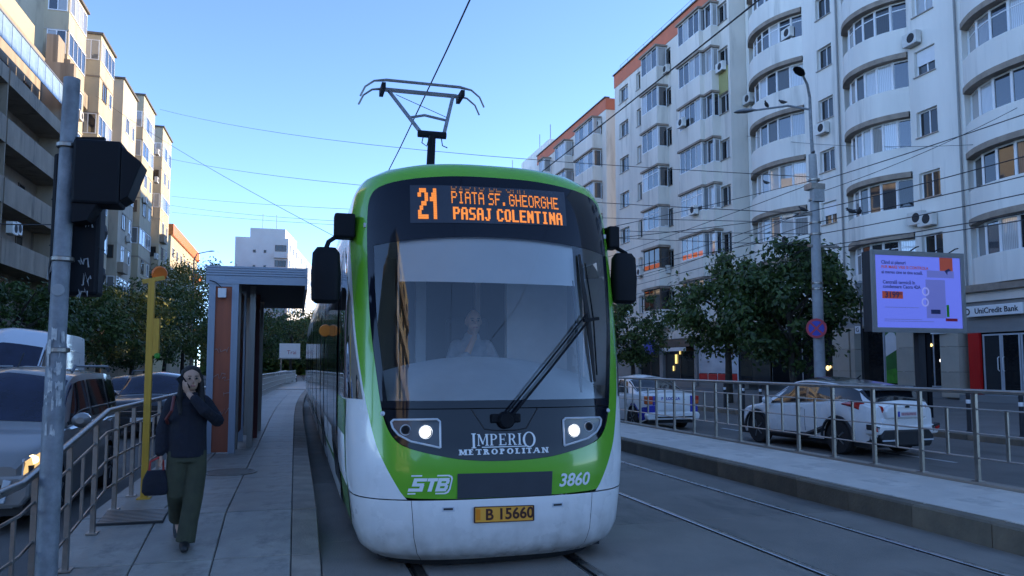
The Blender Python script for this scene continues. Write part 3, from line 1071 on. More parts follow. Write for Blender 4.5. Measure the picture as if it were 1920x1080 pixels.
for s in S2[:5]:
    for (ua, ub, n) in ((1113, 1079, 4), (1060, 1041, 3), (1020, 1011, 2)):
        rect_bay(far2, F2, uy(ua, 24.5), uy(ub, 24.5), s - .05, s + 1.4, 1.25, .85, 'wall_grey_b', n)
for (u, v) in ((1120, 232), (1117, 292), (1062, 285)):
    p = at(u, v, X=25.0)
    ac_unit(far2, F2, p.y, p.z - .3)
far3 = empty('apartment_block', (0, 0, 0), 0, 'distant grey block with roof mast, last in the right-hand row', 'building')
MB().box(25.6, 38, B1 + .5, 150, 0, 24.6).build('wall', 'wall_grey', far3)
MB().box(27, 34, B1 + 1, B1 + 12, 24.6, 27.2).build('stair_head', 'wall_grey', far3)
for y in (B1 + 2, B1 + 6, B1 + 18):
    MB().tube([(27.5, y, 24.5), (27.5, y, 29.2)], .05, 5).build('mast', 'steel_dark', far3)
F3 = Facade(25.6, -1)
for k in range(3):
    for j in range(5):
        a = B1 + 2 + j * 3.4
        fwin(far3, F3, a, a + 1.6, 21.8 - 2.85 * k, 23.1 - 2.85 * k, n=2, inset=-.05, sill=False)

# ---- left: long concrete block with open balconies
G = Facade(-15.0, 1)
lb = empty('apartment_block', (0, 0, 0), 0, 'brown concrete block with open balconies at the left edge of the picture', 'building')
LB0, LB1 = 28.0, uy(94, -15.0)
LE = uy(66, -15.0)                                  # end of the balcony zone
ZL = 20.3
fl = [6.6 + 2.9 * k for k in range(5)]
opsL = []
for z in fl[:4]:
    opsL.append((LE - 19, LE, z + 1.35, z + 2.55))
mb = MB()
wall_quads(mb, G, LB0, LB1, 0, ZL, [], .2)
shell(G, LB0, LB1, 0, ZL, 12, mb)
mb.build('wall', 'wall_taupe', lb, fix=False)
for bi, z in enumerate([3.7] + fl[:4]):
    for sct in range(2):
        b1 = LE - .02 - sct * 9.5
        b0 = b1 - 9.3
        mb = MB()
        mb.box(-14.998, -13.6, b0, b1, z, z + .18)
        mb.box(-13.74, -13.6, b0, b1, z + .182, z + (1.25 if z < 15 else .75))
        mb.box(-14.998, -13.742, b1 - .14, b1, z + .182, z + (1.25 if z < 15 else .75))
        mb.build('balcony', 'wall_taupe', lb)
        window(lb, (-14.96, b0 + 3.0, z + 1.5), G.rz, 1.6, 1.5, 2, 'brown_frame', 'pane_dark')
        window(lb, (-14.96, b1 - 2.6, z + 1.3), G.rz, 1.0, 2.1, 1, 'brown_frame', 'pane_dark')
        if z < 15:
            mb = MB()
            mb.box(-14.996, -13.65, b0 - .12, b0 - .02, z + .1, z + 2.9)
            mb.build('partition', 'wall_taupe', lb)
for i in range(12):                                 # glass balustrade of the top balcony
    y = LE - .2 - i * 1.3
    M.setdefault('balustrade_glass', mat('balustrade_glass', (0.26, 0.36, 0.48), 0.15, var=0.2))
    block('balustrade_pane', -13.66, -13.63, y - 1.24, y, 18.2 - 1.05, 18.2 + .1, 'balustrade_glass', lb)
block('balustrade_rail', -13.69, -13.6, LE - 15.8, LE, 18.31, 18.38, 'steel_dark', lb)
block('reflection_block', -24, -15.0, 8, 27.95, 0, 8.0, 'wall_taupe', lb)  # unseen block added so the tram's quarter window mirrors something dark
# end pier, roof parapets and attic
block('pier', -15.0, -13.3, LE, LE + .5, 3.0, ZL - .3, 'wall_taupe', lb)
block('pier', -15.0, -14.35, LE + .5, LB1 - .003, 0, ZL + 1.6, 'wall_taupe', lb)
block('pier', -15.0, -14.0, LB1 - 1.0, LB1 + .01, 0, ZL + .6, 'wall_taupe', lb)
block('attic', -24, -15.6, LB0, LB1 - 2.5, ZL, ZL + 1.9, 'wall_ochre', lb)
att = empty('chimney', (-17.5, LE - 3, ZL + 1.9), 0)
att.parent = lb
k = 0
for r_ in range(9):
    for c_ in range(9):
        block('brick', -1.0 + c_ * .23 + (r_ % 2) * .06, -1.0 + c_ * .23 + .215 + (r_ % 2) * .06, -.5, .5, r_ * .17, r_ * .17 + .155, 'brick_red', att)
for (u, v) in ((20, 427), (28, 427)):
    p = at(u, v, X=-13.4)
    ac_unit(lb, G, p.y, p.z - .3, 1.45)

# ---- left: tall ochre block with glazed bays stepping away
H = Facade(-15.6, 1)
ob = empty('apartment_block', (0, 0, 0), 0, 'tall ochre apartment block with sunlit upper bays, left behind the traffic light', 'building')
O0 = LB1 + .8
bays = [(uy(118, -14.2) - .6, uy(147, -14.2), 25.7, 'wall_ochre'), (uy(176, -14.2), uy(203, -14.2), 25.9, 'wall_ochre'), (uy(222, -14.2), uy(249, -14.2), 25.4, 'wall_sand'),
        (uy(262, -14.2), uy(284, -14.2), 27.0, 'wall_ochre'), (uy(300, -14.2), uy(317, -14.2), 27.2, 'wall_ochre')]
O1 = bays[-1][1]
mb = MB()
wall_quads(mb, H, O0, O1, 0, 25.2, [], .2)
shell(H, O0, O1, 0, 25.2, 13, mb)
mb.build('wall', 'wall_sand', ob, fix=False)
MB().box(-29, -15.7, O0 + .02, O0 + 6.5, 25.2, 29.5).build('attic', 'wall_sand', ob)
for i, (a0, a1, zt, wm) in enumerate(bays):
    mb = MB()
    mb.box(-15.598, -14.2, a0, a1, 3.0, zt)
    mb.build('bay', wm, ob)
    MB().box(-15.6, -14.05, a0 - .15, a1 + .15, zt + .002, zt + .16).build('bay_roof', 'tile_dark', ob)
    w = a1 - a0
    for k in range(8):
        z = 4.6 + k * 2.75
        if z + 1.7 > zt: continue
        glz = (k == 7) or (i + k) % 3 == 0
        if glz:
            window(ob, (-14.18, (a0 + a1) / 2, z + .9), H.rz, w - .2, 1.5, 4, 'upvc', 'pane')
            window(ob, (-14.85, a0 - .02, z + .9), 0.0, 1.1, 1.5, 2, 'upvc', 'pane')
        else:
            window(ob, (-14.18, a0 + w * .35, z + .9), H.rz, 1.3, 1.35, 2, 'brown_frame' if (i + k) % 2 else 'upvc', 'pane_dark')
            if w > 4: window(ob, (-14.18, a0 + w * .78, z + .9), H.rz, .8, 1.2, 1, 'upvc', 'pane_dark')
            if (i * 2 + k) % 3 == 0:
                MB().box(-14.2, -13.75, a0 + .3, a0 + 2.2, z - .75, z + .1).build('balcony', 'wall_taupe', ob)
            if (i + 2 * k) % 5 < 2:
                window(ob, (-14.8, a0 - .02, z + .9), 0.0, .7, 1.1, 1, 'brown_frame', 'pane_dark')
            if (i + k) % 4 == 1:
                ac_unit(ob, H, a0 + w * .6, z - .55, 1.4)
        MB().box(-15.6, -14.17, a0 - .03, a1 + .03, z - 1.12, z - 1.0).build('string_course', 'wall_taupe' if i % 2 else 'wall_sand', ob)
    if i < len(bays) - 1:                            # recessed strip between this bay and the next
        g0, g1 = a1, bays[i + 1][0]
        for k in range(7):
            z = 4.6 + k * 2.75
            window(ob, (-15.57, (g0 + g1) / 2, z + .9), H.rz, min(2.2, (g1 - g0) * .6), 1.5, 2, 'upvc' if k % 2 else 'brown_frame', 'pane' if (k + i) % 2 else 'pane_dark')
            if k % 2 == i % 2:
                MB().box(-15.6, -14.9, g0 + .05, g1 - .05, z - .9, z + .12).build('balcony', 'wall_taupe', ob)
for (u, v) in ((107, 140), (107, 148), (291, 337), (290, 480), (293, 285), (270, 375)):
    p = at(u, v, X=-14.1)
    ac_unit(ob, H, p.y, p.z - .3, 1.42 if u > 120 else .02)
# low flats between the two blocks (white glazed stack)
for k in range(6):
    z = 5.2 + k * 2.8
    window(ob, (-15.55, O0 + 1.1, z + .9), H.rz, 1.9, 1.7, 2, 'upvc', 'pane')

# ---- farther left: yellow block and white block
yb = empty('apartment_block', (0, 0, 0), 0, 'low sunlit yellow block with orange roof edge beyond the left trees', 'building')
K = Facade(-16.6, 1)
MB().box(-30, -16.6, 112, 141, 0, 19.4).build('wall', 'wall_ochre', yb)
MB().box(-30.2, -16.3, 111.8, 141.3, 19.402, 20.9).build('roof_band', 'orange', yb)
MB().box(-28, -19, 111.9, 117, 20.9, 23.0).build('attic', 'wall_ochre', yb)
for k in range(4):
    for j in range(7):
        window(yb, (-16.58, 114 + j * 3.9, 17.2 - k * 2.9), K.rz, 1.5, 1.4, 2, 'upvc', 'pane_dark')
for k in range(4):
    MB().box(-16.6, -15.6, 133.5, 140.5, 15.6 - k * 2.9, 16.7 - k * 2.9).build('balcony', 'orange', yb)
wb = empty('apartment_block', (0, 0, 0), 0, 'pale tower block with one sunlit side, straight above the tram shelter', 'building')
M['wall_white'] = mat('wall_white', (0.52, 0.52, 0.52), 0.9, c2=(0.43, 0.43, 0.43), scale=0.4)
M['wall_cream'] = mat('wall_cream', (0.55, 0.50, 0.36), 0.9, c2=(0.45, 0.41, 0.30), scale=0.4)
q = [at(441, 450, Y=150), at(541, 450, Y=150), at(590, 450, Y=196)]
px = [(p.x, p.y) for p in q]
mb = MB().prism([(px[0][0], px[0][1]), (px[1][0], px[1][1]), (px[2][0], px[2][1]), (px[0][0], px[2][1])], 0, 25.6, 'Z')
mb.build('wall', 'wall_white', wb)
MB().prism([(px[0][0] + 2.6, 150.2), (px[1][0] - .6, 150.2), (px[1][0] + 1.5, 165), (px[0][0] + 2.6, 165)], 25.6, 27.4, 'Z').build('attic', 'wall_white', wb)
d = Vector((px[2][0] - px[1][0], px[2][1] - px[1][1], 0))
dn = d.normalized()
ang = math.atan2(dn.y, dn.x)
for k in range(8):
    for j in range(10):
        p = Vector((px[1][0], px[1][1], 24 - k * 2.9)) + dn * (2.2 + j * 4.6) + Vector((dn.y, -dn.x, 0)) * .02
        window(wb, p, ang, 1.6, 1.4, 2, 'upvc', 'pane_dark')
    for j, xx in enumerate((0.36, 0.56)):
        window(wb, (lerp(px[0][0], px[1][0], xx), 149.98, 23.0 - k * 2.9), 0, .45, .55, 1, 'brown_frame', 'pane_dark')
    MB().box(px[1][0] - 2.6, px[1][0] - .2, 149.2, 150, 21.8 - k * 2.9, 22.9 - k * 2.9).build('balcony', 'wall_white', wb)
    window(wb, (px[1][0] - 1.4, 149.95, 23.7 - k * 2.9), 0, 2.0, 1.2, 3, 'brown_frame', 'pane_dark')
for x in (-6.5, -4):
    MB().tube([(x, 152, 27.3), (x, 152, 30.5)], .06, 5).build('mast', 'steel_dark', wb)

# ---- block on the far side of the junction behind the photographer, mirrored in the windscreen edge
J = Facade(-16.0, 1)
jb = empty('apartment_block', (0, 0, 0), 0, 'sunlit ochre block mirrored in the left edge of the tram windscreen', 'building')
mb = MB()
wall_quads(mb, J, -27, -11, -.2, 17, [], .2)
shell(J, -27, -11, -.2, 17, 12, mb)
mb.build('wall', 'wall_ochre', jb, fix=False)
for k in range(5):
    z = 3.2 + 2.8 * k
    MB().box(-16, -14.9, -26.5, -11.5, z - .95, z + .05).build('balcony', 'wall_sand' if k % 2 else 'wall_taupe', jb)
    for j in range(4):
        window(jb, (-15.97, -25 + j * 4.0, z + .85), J.rz, 2.2, 1.5, 2, 'brown_frame', 'pane_dark')
# ---------------------------------------------------------------- closing the street behind the camera (seen mirrored in glass)
# ---------------------------------------------------------------- trees
def tree(label, base, h, crown, trunk_r=.14, leaf='leaf', n=5200, size=.17, seed=1, group=None, clumps=70, zc=None):
    """crown: (rx, ry, z_low, z_high)"""
    rg = random.Random(seed)
    root = empty('tree', base, rg.uniform(0, 6), label, 'tree', group)
    rx, ry, z0, z1 = crown
    mb = MB()
    top = z0 + (z1 - z0) * .55
    pts = [(0, 0, -.1)]
    for i in range(1, 6):
        pts.append((rg.uniform(-.08, .08) * i * .4, rg.uniform(-.08, .08) * i * .4, top * i / 5))
    mb.tube(pts, [trunk_r * (1.25 - .16 * i) for i in range(6)], 8)
    mb.build('trunk', 'bark', root, smooth=True)
    for i in range(7):
        a = i * 2.4 + rg.random()
        zs = lerp(z0 * .85, top, .25 + .1 * i)
        e = (math.cos(a) * rx * .75, math.sin(a) * ry * .75, zs + (z1 - z0) * rg.uniform(.2, .45))
        MB().tube([(0, 0, zs), (e[0] * .5, e[1] * .5, (zs + e[2]) / 2 + .1), e], [trunk_r * .5, trunk_r * .32, .02], 5).build('limb', 'bark', root)
    zc = (z0 + z1) / 2
    rz = (z1 - z0) / 2
    lv = MB()
    per = max(1, n // clumps)
    for c in range(clumps):
        while True:
            p = Vector((rg.uniform(-1, 1), rg.uniform(-1, 1), rg.uniform(-1, 1)))
            if .25 < p.length < 1: break
        p = p.normalized() * (p.length ** .45)
        wob = 1 + .42 * mnoise.noise(p * 1.7 + Vector((seed * 3.1, 0, 0)))
        cen = Vector((p.x * rx * wob, p.y * ry * wob, zc + p.z * rz * wob))
        cr = rg.uniform(.11, .27) * min(rx, rz) * 1.15
        for k in range(per):
            d = Vector((rg.gauss(0, 1), rg.gauss(0, 1), rg.gauss(0, .75))) * cr * .62
            q = cen + d
            s = size * rg.uniform(.6, 1.25)
            nrm = (d.normalized() + Vector((rg.gauss(0, .5), rg.gauss(0, .5), rg.gauss(.4, .5)))).normalized() if d.length > 1e-4 else Vector((0, 0, 1))
            t = nrm.orthogonal().normalized()
            t.rotate(Matrix.Rotation(rg.uniform(0, 6.28), 3, nrm))
            b = nrm.cross(t)
            o = len(lv.v)
            lv.v += [tuple(q - t * s * .5), tuple(q + b * s * .28 + nrm * s * .05), tuple(q + t * s * .5), tuple(q - b * s * .28 + nrm * s * .05)]
            lv.f.append((o, o + 1, o + 2, o + 3))
    cro = lv.build('crown', leaf, root, fix=False)
    cro['kind'] = 'stuff'
    return root

def ground_right(x): return interp([(16.2, .03), (27.5, .42)], x)
def base_at(u, X, z=None):
    p = at(u, 690, X=X)
    return (X, p.y, ground_right(X) if X > 0 else .03)
GR = 'small trees on the right-hand pavement'
tree('bushy street tree with black trunk before the red and white display window', base_at(1366, 18.4), 6.2, (2.45, 2.3, 2.35, 6.0), .15, 'leaf', 9500, .23, 11, GR, 90)
tree('fullest street tree, close behind the tall lamp pole', base_at(1487, 17.9), 6.4, (2.1, 2.0, 1.8, 6.2), .13, 'leaf_dark', 9500, .24, 23, GR, 95)
tree('right-hand tree half hidden behind the tram mirror', base_at(1187, 19.0), 6.2, (1.9, 1.9, 1.6, 5.6), .13, 'leaf', 6000, .22, 5, GR, 70)
LW = 'trees along the left pavement'
for i, (y, X, zl, zh, r, lf, lab) in enumerate((
        (38, -11.9, 2.1, 5.0, 2.3, 'leaf_dark', 'leftmost pavement tree, above the white van'),
        (45, -11.9, 2.3, 5.6, 2.6, 'leaf', 'pavement tree right behind the traffic light pole'),
        (53.5, -11.9, 2.4, 6.5, 2.9, 'leaf_gold', 'yellowing pavement tree right of the traffic light pole'),
        (64, -11.9, 2.5, 7.3, 3.3, 'leaf_dark', 'dark pavement tree left of the yellow post'),
        (77, -11.6, 2.7, 8.6, 3.6, 'leaf', 'pavement tree right of the yellow post, before the ochre block end'),
        (90, -11.8, 3.0, 13.2, 4.4, 'leaf_gold', 'tall tree with sunlit top before the yellow block'),
        (108, -12.5, 3.0, 14.5, 5.0, 'leaf', 'tallest far tree, just left of the shelter'))):
    tree(lab, (X, y, .03), zh, (r * 1.3, r * 1.45, zl - .4, zh + .2), .17, lf, 8500, .22 + .0025 * (y - 38), 40 + i, LW, 95)
for i, (x, y, zh, r, lf, lab) in enumerate(((-4.6, 96, 9.8, 3.4, 'leaf_dark', 'far dark tree seen under the shelter roof'), (-.6, 112, 9.4, 3.4, 'leaf', 'far tree between shelter roof and tram'), (3.4, 128, 10.5, 3.6, 'leaf_gold', 'farthest golden tree, close to the tram side'))):
    tree(lab, (x, y, -.3), zh, (r, r, 2.2, zh), .2, lf, 4500, .36, 70 + i, 'far trees where the street bends', 60)

rgw = random.Random(99)
wd = MB()
for k in range(14000):                                 # leaf mass added behind the camera, sized for what the glass mirrors
    a = rgw.uniform(-34, 44)
    d = rgw.uniform(0, 8)
    hgt = 7 + 2 * mnoise.noise(Vector((a * .12, 3, 0)))
    z = rgw.uniform(0, 1) ** .8 * hgt
    q = Vector((a, -46 - d - abs(rgw.gauss(0, 1)), z))
    t = Vector((rgw.gauss(0, 1), rgw.gauss(0, 1), rgw.gauss(0, 1))).normalized() * .55
    b = t.orthogonal().normalized() * .4
    wd.add([q - t, q + b, q + t, q - b], [(0, 1, 2, 3)])
wd.add([(-36, -55, 0), (46, -55, 0), (46, -55, 6), (-36, -55, 6)], [(0, 1, 2, 3)])  # backing sheet added to close bright gaps in the mirrored leaves
tag(wd.build('wood', 'leaf_dark', fix=False), kind='stuff')
wd = MB()
for k in range(9000):                                 # far trees closing the street where it bends
    a = rgw.uniform(-15, 22)
    hgt = 9.5 + 3.0 * mnoise.noise(Vector((a * .2, 7, 0)))
    q = Vector((a, 138 + rgw.uniform(0, 5), rgw.uniform(0, 1) ** .8 * hgt))
    t = Vector((rgw.gauss(0, 1), rgw.gauss(0, 1), rgw.gauss(0, 1))).normalized() * .5
    b = t.orthogonal().normalized() * .35
    wd.add([q - t, q + b, q + t, q - b], [(0, 1, 2, 3)])
wd.add([(-16, 144, 0), (23, 144, 0), (23, 144, 8), (-16, 144, 8)], [(0, 1, 2, 3)])
tag(wd.build('wood', 'leaf', fix=False), kind='stuff')
# ---------------------------------------------------------------- tram shelter
sh = empty('tram_shelter', (0, 14.25, HIGH), 0, 'grey tram shelter with a graffitied rust-red end panel on the platform', 'shelter')
M['shelter_grey'] = mat('shelter_grey', (0.30, 0.35, 0.42), 0.5, var=0.08, scale=4)
M['rust_red'] = mat('rust_red', (0.42, 0.115, 0.055), 0.6, c2=(0.30, 0.08, 0.04), scale=2.5)
M['maroon'] = mat('maroon', (0.13, 0.025, 0.022), 0.5, var=0.2)
M['graffiti'] = mat('graffiti', (0.45, 0.32, 0.29), 0.7, var=0.2, scale=9)
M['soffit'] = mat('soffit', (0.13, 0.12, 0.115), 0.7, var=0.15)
x0, x1 = -1.47, -.98
block('post', x0, x0 + .11, -.05, .06, 0, 3.0, 'shelter_grey', sh)
block('post', x1 - .11, x1, -.05, .06, 0, 3.0, 'shelter_grey', sh)
block('end_panel', x0 + .11, x1 - .11, -.02, .03, .02, 2.88, 'rust_red', sh)
block('frame_rail', x0 + .11, x1 - .11, -.04, .05, 2.88, 3.0, 'shelter_grey', sh)
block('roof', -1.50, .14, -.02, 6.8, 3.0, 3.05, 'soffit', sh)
block('fascia_board', -1.52, .16, -.06, -.022, 2.93, 3.07, 'shelter_grey', sh)
for i in range(4):
    block('fascia_slat', -1.52, .16, -.07 + .004 * i, -.024, 3.078 + i * .043, 3.078 + i * .043 + .034, 'shelter_grey', sh)
block('fascia_board', .14, .18, -.06, 6.8, 2.86, 3.25, 'shelter_grey', sh)
block('roof_top', -1.5, .14, 0, 6.8, 3.055, 3.22, 'shelter_grey', sh)
for k in range(5):
    y = .62 + k * 1.5
    block('post', x1 - .10, x1, y, y + .1, 0, 3.0, 'shelter_grey' if k % 2 else 'steel_dark', sh)
    block('back_panel', x1 - .07, x1 - .03, y + .11, y + (.75 if k % 2 else 1.38), .25, 2.9, 'maroon' if k % 2 else 'rust_red', sh)
for k in range(3):
    block('column', x1 + .14, x1 + .24, .9 + k * 1.9, 1.05 + k * 1.9, 0, 3.0, 'maroon' if k % 2 else 'steel_dark', sh)
block('loudspeaker', -1.31, -1.18, -.16, -.05, 2.68, 2.84, 'white_plastic', sh)
MB().tube([(-1.46, -.06, 2.98), (-1.36, -.09, 2.95), (-1.25, -.1, 2.85)], .008, 5).build('cable', 'wire', sh)
def scrawl(parent, cx, cz, y, w, h, seed, m='graffiti', axis='Y', r=.008, name='graffiti'):
    rg = random.Random(seed)
    pts = []
    n = 9
    for i in range(n):
        p = (cx + (i / (n - 1) - .5) * w + rg.uniform(-.15, .15) * w, cz + rg.uniform(-.5, .5) * h)
        pts.append((p[0], y, p[1]))
    MB().tube(pts, r, 4).build(name, m, parent)
for i, (cx, cz) in enumerate(((-1.23, 1.78), (-1.28, 1.32), (-1.12, 1.25), (-1.10, 1.0), (-1.2, .72))):
    scrawl(sh, cx, cz, -.024, .2, .13, i + 3, r=.0075)

# ---------------------------------------------------------------- yellow post
p = at(270, 935, Z=HIGH)
yp = empty('yellow_post', (p.x, p.y, HIGH), 0, 'tall yellow square post with orange disc on top beside the platform railing', 'post')
block('shaft', -.035, .035, -.035, .035, 0, 2.5, 'yellow', yp)
block('base_plate', -.07, .07, -.07, .07, 0, .015, 'yellow', yp)
block('side_box', .037, .10, -.04, .04, 1.62, 2.05, 'yellow', yp)
MB().lathe([(0, 0), (.022, .001), (.034, .01)], 12, 'Y', (.09, -.055, 1.62)).build('green_sticker', 'grass_green', yp)
MB().bar((-.1, -.02, 2.47), (.13, .02, 2.53), .06, .05).build('cross_arm', 'yellow', yp)
dsc = MB().lathe([(0, -.025), (.078, -.025), (.09, 0), (.078, .025), (0, .025)], 20, 'Y').build('disc', 'orange', yp, smooth=True)
dsc.location = (.07, .05, 2.58)
dsc.rotation_euler = (R(14), R(8), R(28))

# ---------------------------------------------------------------- traffic light on its pole
tl = empty('traffic_light', (-1.66, 6.24, pz(6.24)), 0, 'grey steel pole in front with black traffic signal heads on it', 'traffic light')
tz = -pz(6.24)
MB().tube([(0, 0, 0), (0, 0, 1.55), (0, 0, 1.56), (.0, 0, 2.0), (.0, 0, 2.01), (.02, 0, tz + 3.87)], [.072, .070, .066, .064, .060, .056], 20).build('pole', 'galv', tl, smooth=True)
block('base_flange', -.13, .13, -.13, .13, 0, .025, 'galv', tl)
for z in (1.96, 2.62, tz + 3.36):
    MB().lathe([(.068, -.018), (.076, -.012), (.076, .012), (.068, .018)], 18, 'Z', (.012, 0, z)).build('clamp', 'steel_dark', tl)
hd = empty('signal_head', (0, 0, tz), 0)
hd.parent = tl
hb = MB().box(-.105, .225, .09, .29, 2.27, 3.33).build('housing', 'black', hd, bevel=.025)
for k in range(3):
    zc = 3.15 - k * .345
    MB().lathe([(.13, 0), (.135, .2), (.128, .2), (.12, 0)], 16, 'Y', (.06, .29, zc)).build('visor', 'black', hd)
for k in range(2):
    block('housing_joint', -.108, .228, .1, .28, 2.975 - k * .345, 2.982 - k * .345, 'matte_dark', hd)
for i, z in enumerate((2.9, 2.62, 2.48, 2.38)):
    scrawl(hd, .15 if i % 2 == 0 else .13, z - .1, .086, .07, .12, 60 + i, 'pole_concrete', r=.006, name='sticker_scrawl')
scrawl(hd, -.08, 2.42, .086, .05, .25, 77, 'pole_concrete', r=.007, name='sticker_scrawl')
h2 = empty('signal_head', (0, 0, tz), 0)
h2.parent = tl
MB().box(.075, .395, -.12, .12, 2.92, 3.395).build('housing', 'black', h2, bevel=.02)
MB().prism([(.395, 3.36), (.395, 2.945), (.45, 2.985), (.535, 3.245)], -.12, .12, 'Y').build('visor', 'black', h2, bevel=.008)
MB().prism([(.08, 2.92), (.24, 2.92), (.18, 2.80), (.08, 2.78)], -.1, .1, 'Y').build('lower_bracket', 'black', h2)
MB().bar((.0, 0, 3.40), (.26, 0, 3.42), .05, .045).build('top_bracket', 'black', h2)
MB().lathe([(0, 0), (.042, 0), (.044, .003)], 20, 'Y', (.008, -.0665, tz * 0 + 2.29)).build('sticker', 'pole_concrete', h2)
M['tape'] = mat('tape', (0.62, 0.62, 0.60), 0.8, c2=(0.22, 0.23, 0.25), scale=20)
rgp = random.Random(5)
for i in range(26):                                   # torn paper remains wrapped on the pole
    z = rgp.uniform(1.35, 2.05)
    a0 = rgp.uniform(-2.4, -.9)
    n = 5
    w = rgp.uniform(.12, .5)
    hgt = rgp.uniform(.02, .09)
    rr = .0725
    rows = [[(rr * math.cos(a0 + w * j / n), rr * math.sin(a0 + w * j / n), z + hgt * k + rgp.uniform(-.012, .012)) for j in range(n + 1)] for k in range(2)]
    MB().grid(rows).build('paper_scrap', 'tape', tl)

# ---------------------------------------------------------------- lamp and utility pole on the right
up0 = base_at(1537, 17.2)
up = empty('utility_pole', up0, 0, 'tall grey utility pole with two street lamps and cable brackets', 'pole')
MB().tube([(0, 0, 0), (0, 0, 4.2), (0, 0, 7.4), (-.03, 0, 9.0)], [.19, .175, .15, .13], 16).build('shaft', 'pole_concrete', up, smooth=True)
MB().lathe([(.196, .0), (.196, 1.15), (.19, 1.2)], 16, 'Z').build('painted_foot', mat('painted_foot', (0.16, 0.30, 0.52), .6, var=.25, scale=6), up, smooth=True)
for z in (4.3, 4.5, 6.2, 6.6, 7.4, 8.1):
    MB().lathe([(.175, -.04), (.2, -.03), (.2, .03), (.175, .04)], 14, 'Z', (0, 0, z)).build('strap', 'steel_dark', up)
MB().box(-.26, .3, -.2, .2, 7.75, 7.95).build('bracket', 'steel_dark', up)
block('cable_box', -.2, .2, -.28, -.14, 7.3, 7.72, 'pole_concrete', up)
block('crossarm', -.62, .1, -.05, .05, 6.85, 6.95, 'steel_dark', up)
block('crossarm', -.3, .9, -.05, .05, 5.75, 5.83, 'steel_dark', up)
MB().tube([(-.02, 0, 8.6), (-.06, 0, 10.4), (-.10, -.05, 11.0), (-.3, -.2, 11.4), (-.62, -.4, 11.62)], [.06, .055, .05, .045, .04], 8).build('lamp_arm', 'galv', up, smooth=True)
MB().tube([(-.05, 0, 10.6), (-.6, .5, 10.85), (-1.5, 1.3, 10.85)], [.04, .04, .035], 8).build('lamp_arm', 'galv', up, smooth=True)
def lamp_head(parent, p, d, m='black'):
    d = Vector(d).normalized()
    p = Vector(p)
    o = MB()
    sd = d.cross(Vector((0, 0, 1))).normalized()
    prof = [(-.05, .04, .03), (.1, .12, .07), (.35, .17, .09), (.6, .14, .06), (.72, .05, .02)]
    rows = []
    for s_, w, h in prof:
        rows.append([p + d * s_ + sd * (w * math.cos(a)) + Vector((0, 0, h * max(-.35, math.sin(a)))) for a in [2 * PI * j / 14 for j in range(14)]])
    o.grid(rows, closed=True)
    o.add(rows[0], [tuple(range(14))]).add(rows[-1], [tuple(range(14))])
    return o.build('lamp_head', m, parent, smooth=True)
lamp_head(up, (-.6, -.38, 11.62), (-.8, -.55, .12), 'black')
lamp_head(up, (-1.45, 1.25, 10.86), (-.8, .62, 0), 'galv')
sg3 = empty('no_stopping_sign', (up0[0] - .25, up0[1] - .22, 3.0), R(-30), 'round blue no-stopping sign with red rim on the utility pole', 'sign')
M['sign_blue'] = mat('sign_blue', (0.02, 0.03, 0.36), .4, var=.08)
M['sign_red'] = mat('sign_red', (0.42, 0.02, 0.05), .4, var=.08)
MB().lathe([(0, .0), (.30, .0), (.30, .012), (0, .012)], 28, 'Y').build('plate', 'sign_blue', sg3)
MB().lathe([(.255, -.006), (.335, -.006), (.335, .016), (.255, .016)], 28, 'Y', (0, 0, 0), True).build('rim', 'sign_red', sg3)
for a in (45, -45):
    MB().bar((-.27 * math.cos(R(a)), -.005 - .002 * (a > 0), -.27 * math.sin(R(a))), (.27 * math.cos(R(a)), -.005 - .002 * (a > 0), .27 * math.sin(R(a))), .01, .06).build('stripe', 'sign_red', sg3)
block('clamp', -.03, .03, .012, .14, -.05, .05, 'steel_dark', sg3)

# small lantern on the pavement, left of the billboard
p = base_at(1618, 22.5)
ln = empty('pavement_lantern', p, 0, 'small conical pavement lantern on a thin post left of the billboard', 'lamp')
MB().tube([(0, 0, 0), (0, 0, 4.35)], [.05, .035], 8).build('post', 'matte_dark', ln)
MB().lathe([(.08, 4.35), (.22, 4.85), (.25, 4.88), (.05, 5.0), (0, 5.02)], 12).build('shade', 'shop_grey', ln)

# ---------------------------------------------------------------- billboard
BY = 19.6
pl_, pr_ = at(1634, 545, Y=BY), at(1806, 545, Y=BY)
zt_, zb_ = at(1634, 470, Y=BY).z, at(1634, 621, Y=BY).z
bw = pr_.x - pl_.x
bx = (pl_.x + pr_.x) / 2
bb = empty('billboard', (bx, BY, ground_right(bx)), 0, 'lit advertising billboard with boiler offer on a dark post', 'billboard')
g0 = ground_right(bx)
M['screen'] = None
ms, nt, bs = new_mat('screen')
bs.inputs['Base Color'].default_value = (.06, .07, .16, 1)
bs.inputs['Emission Color'].default_value = (.15, .21, 1.0, 1)
bs.inputs['Emission Strength'].default_value = .13
bs.inputs['Roughness'].default_value = .3
M['screen'] = ms
M['screen_dim'] = emit('screen_dim', (.17, .22, .85), .085, (.06, .07, .12))
M['screen_pale'] = emit('screen_pale', (.3, .36, 1.0), .12, (.1, .11, .16))
M['ad_orange'] = emit('ad_orange', (.8, .14, .07), .03, (.35, .06, .03))
M['ad_ink'] = mat('ad_ink', (.03, .035, .12), .5)
block('case', -bw / 2, bw / 2, 0, .38, zb_ - g0, zt_ - g0, 'matte_dark', bb)
fw_ = .12
block('frame', -bw / 2 - .02, bw / 2 + .02, -.07, -.002, zt_ - g0 - fw_, zt_ - g0 + .03, 'shop_grey', bb)
block('frame', -bw / 2 - .02, bw / 2 + .02, -.07, -.002, zb_ - g0 - .03, zb_ - g0 + fw_, 'shop_grey', bb)
block('frame', -bw / 2 - .02, -bw / 2 + fw_, -.069, -.002, zb_ - g0 + fw_, zt_ - g0 - fw_, 'shop_grey', bb)
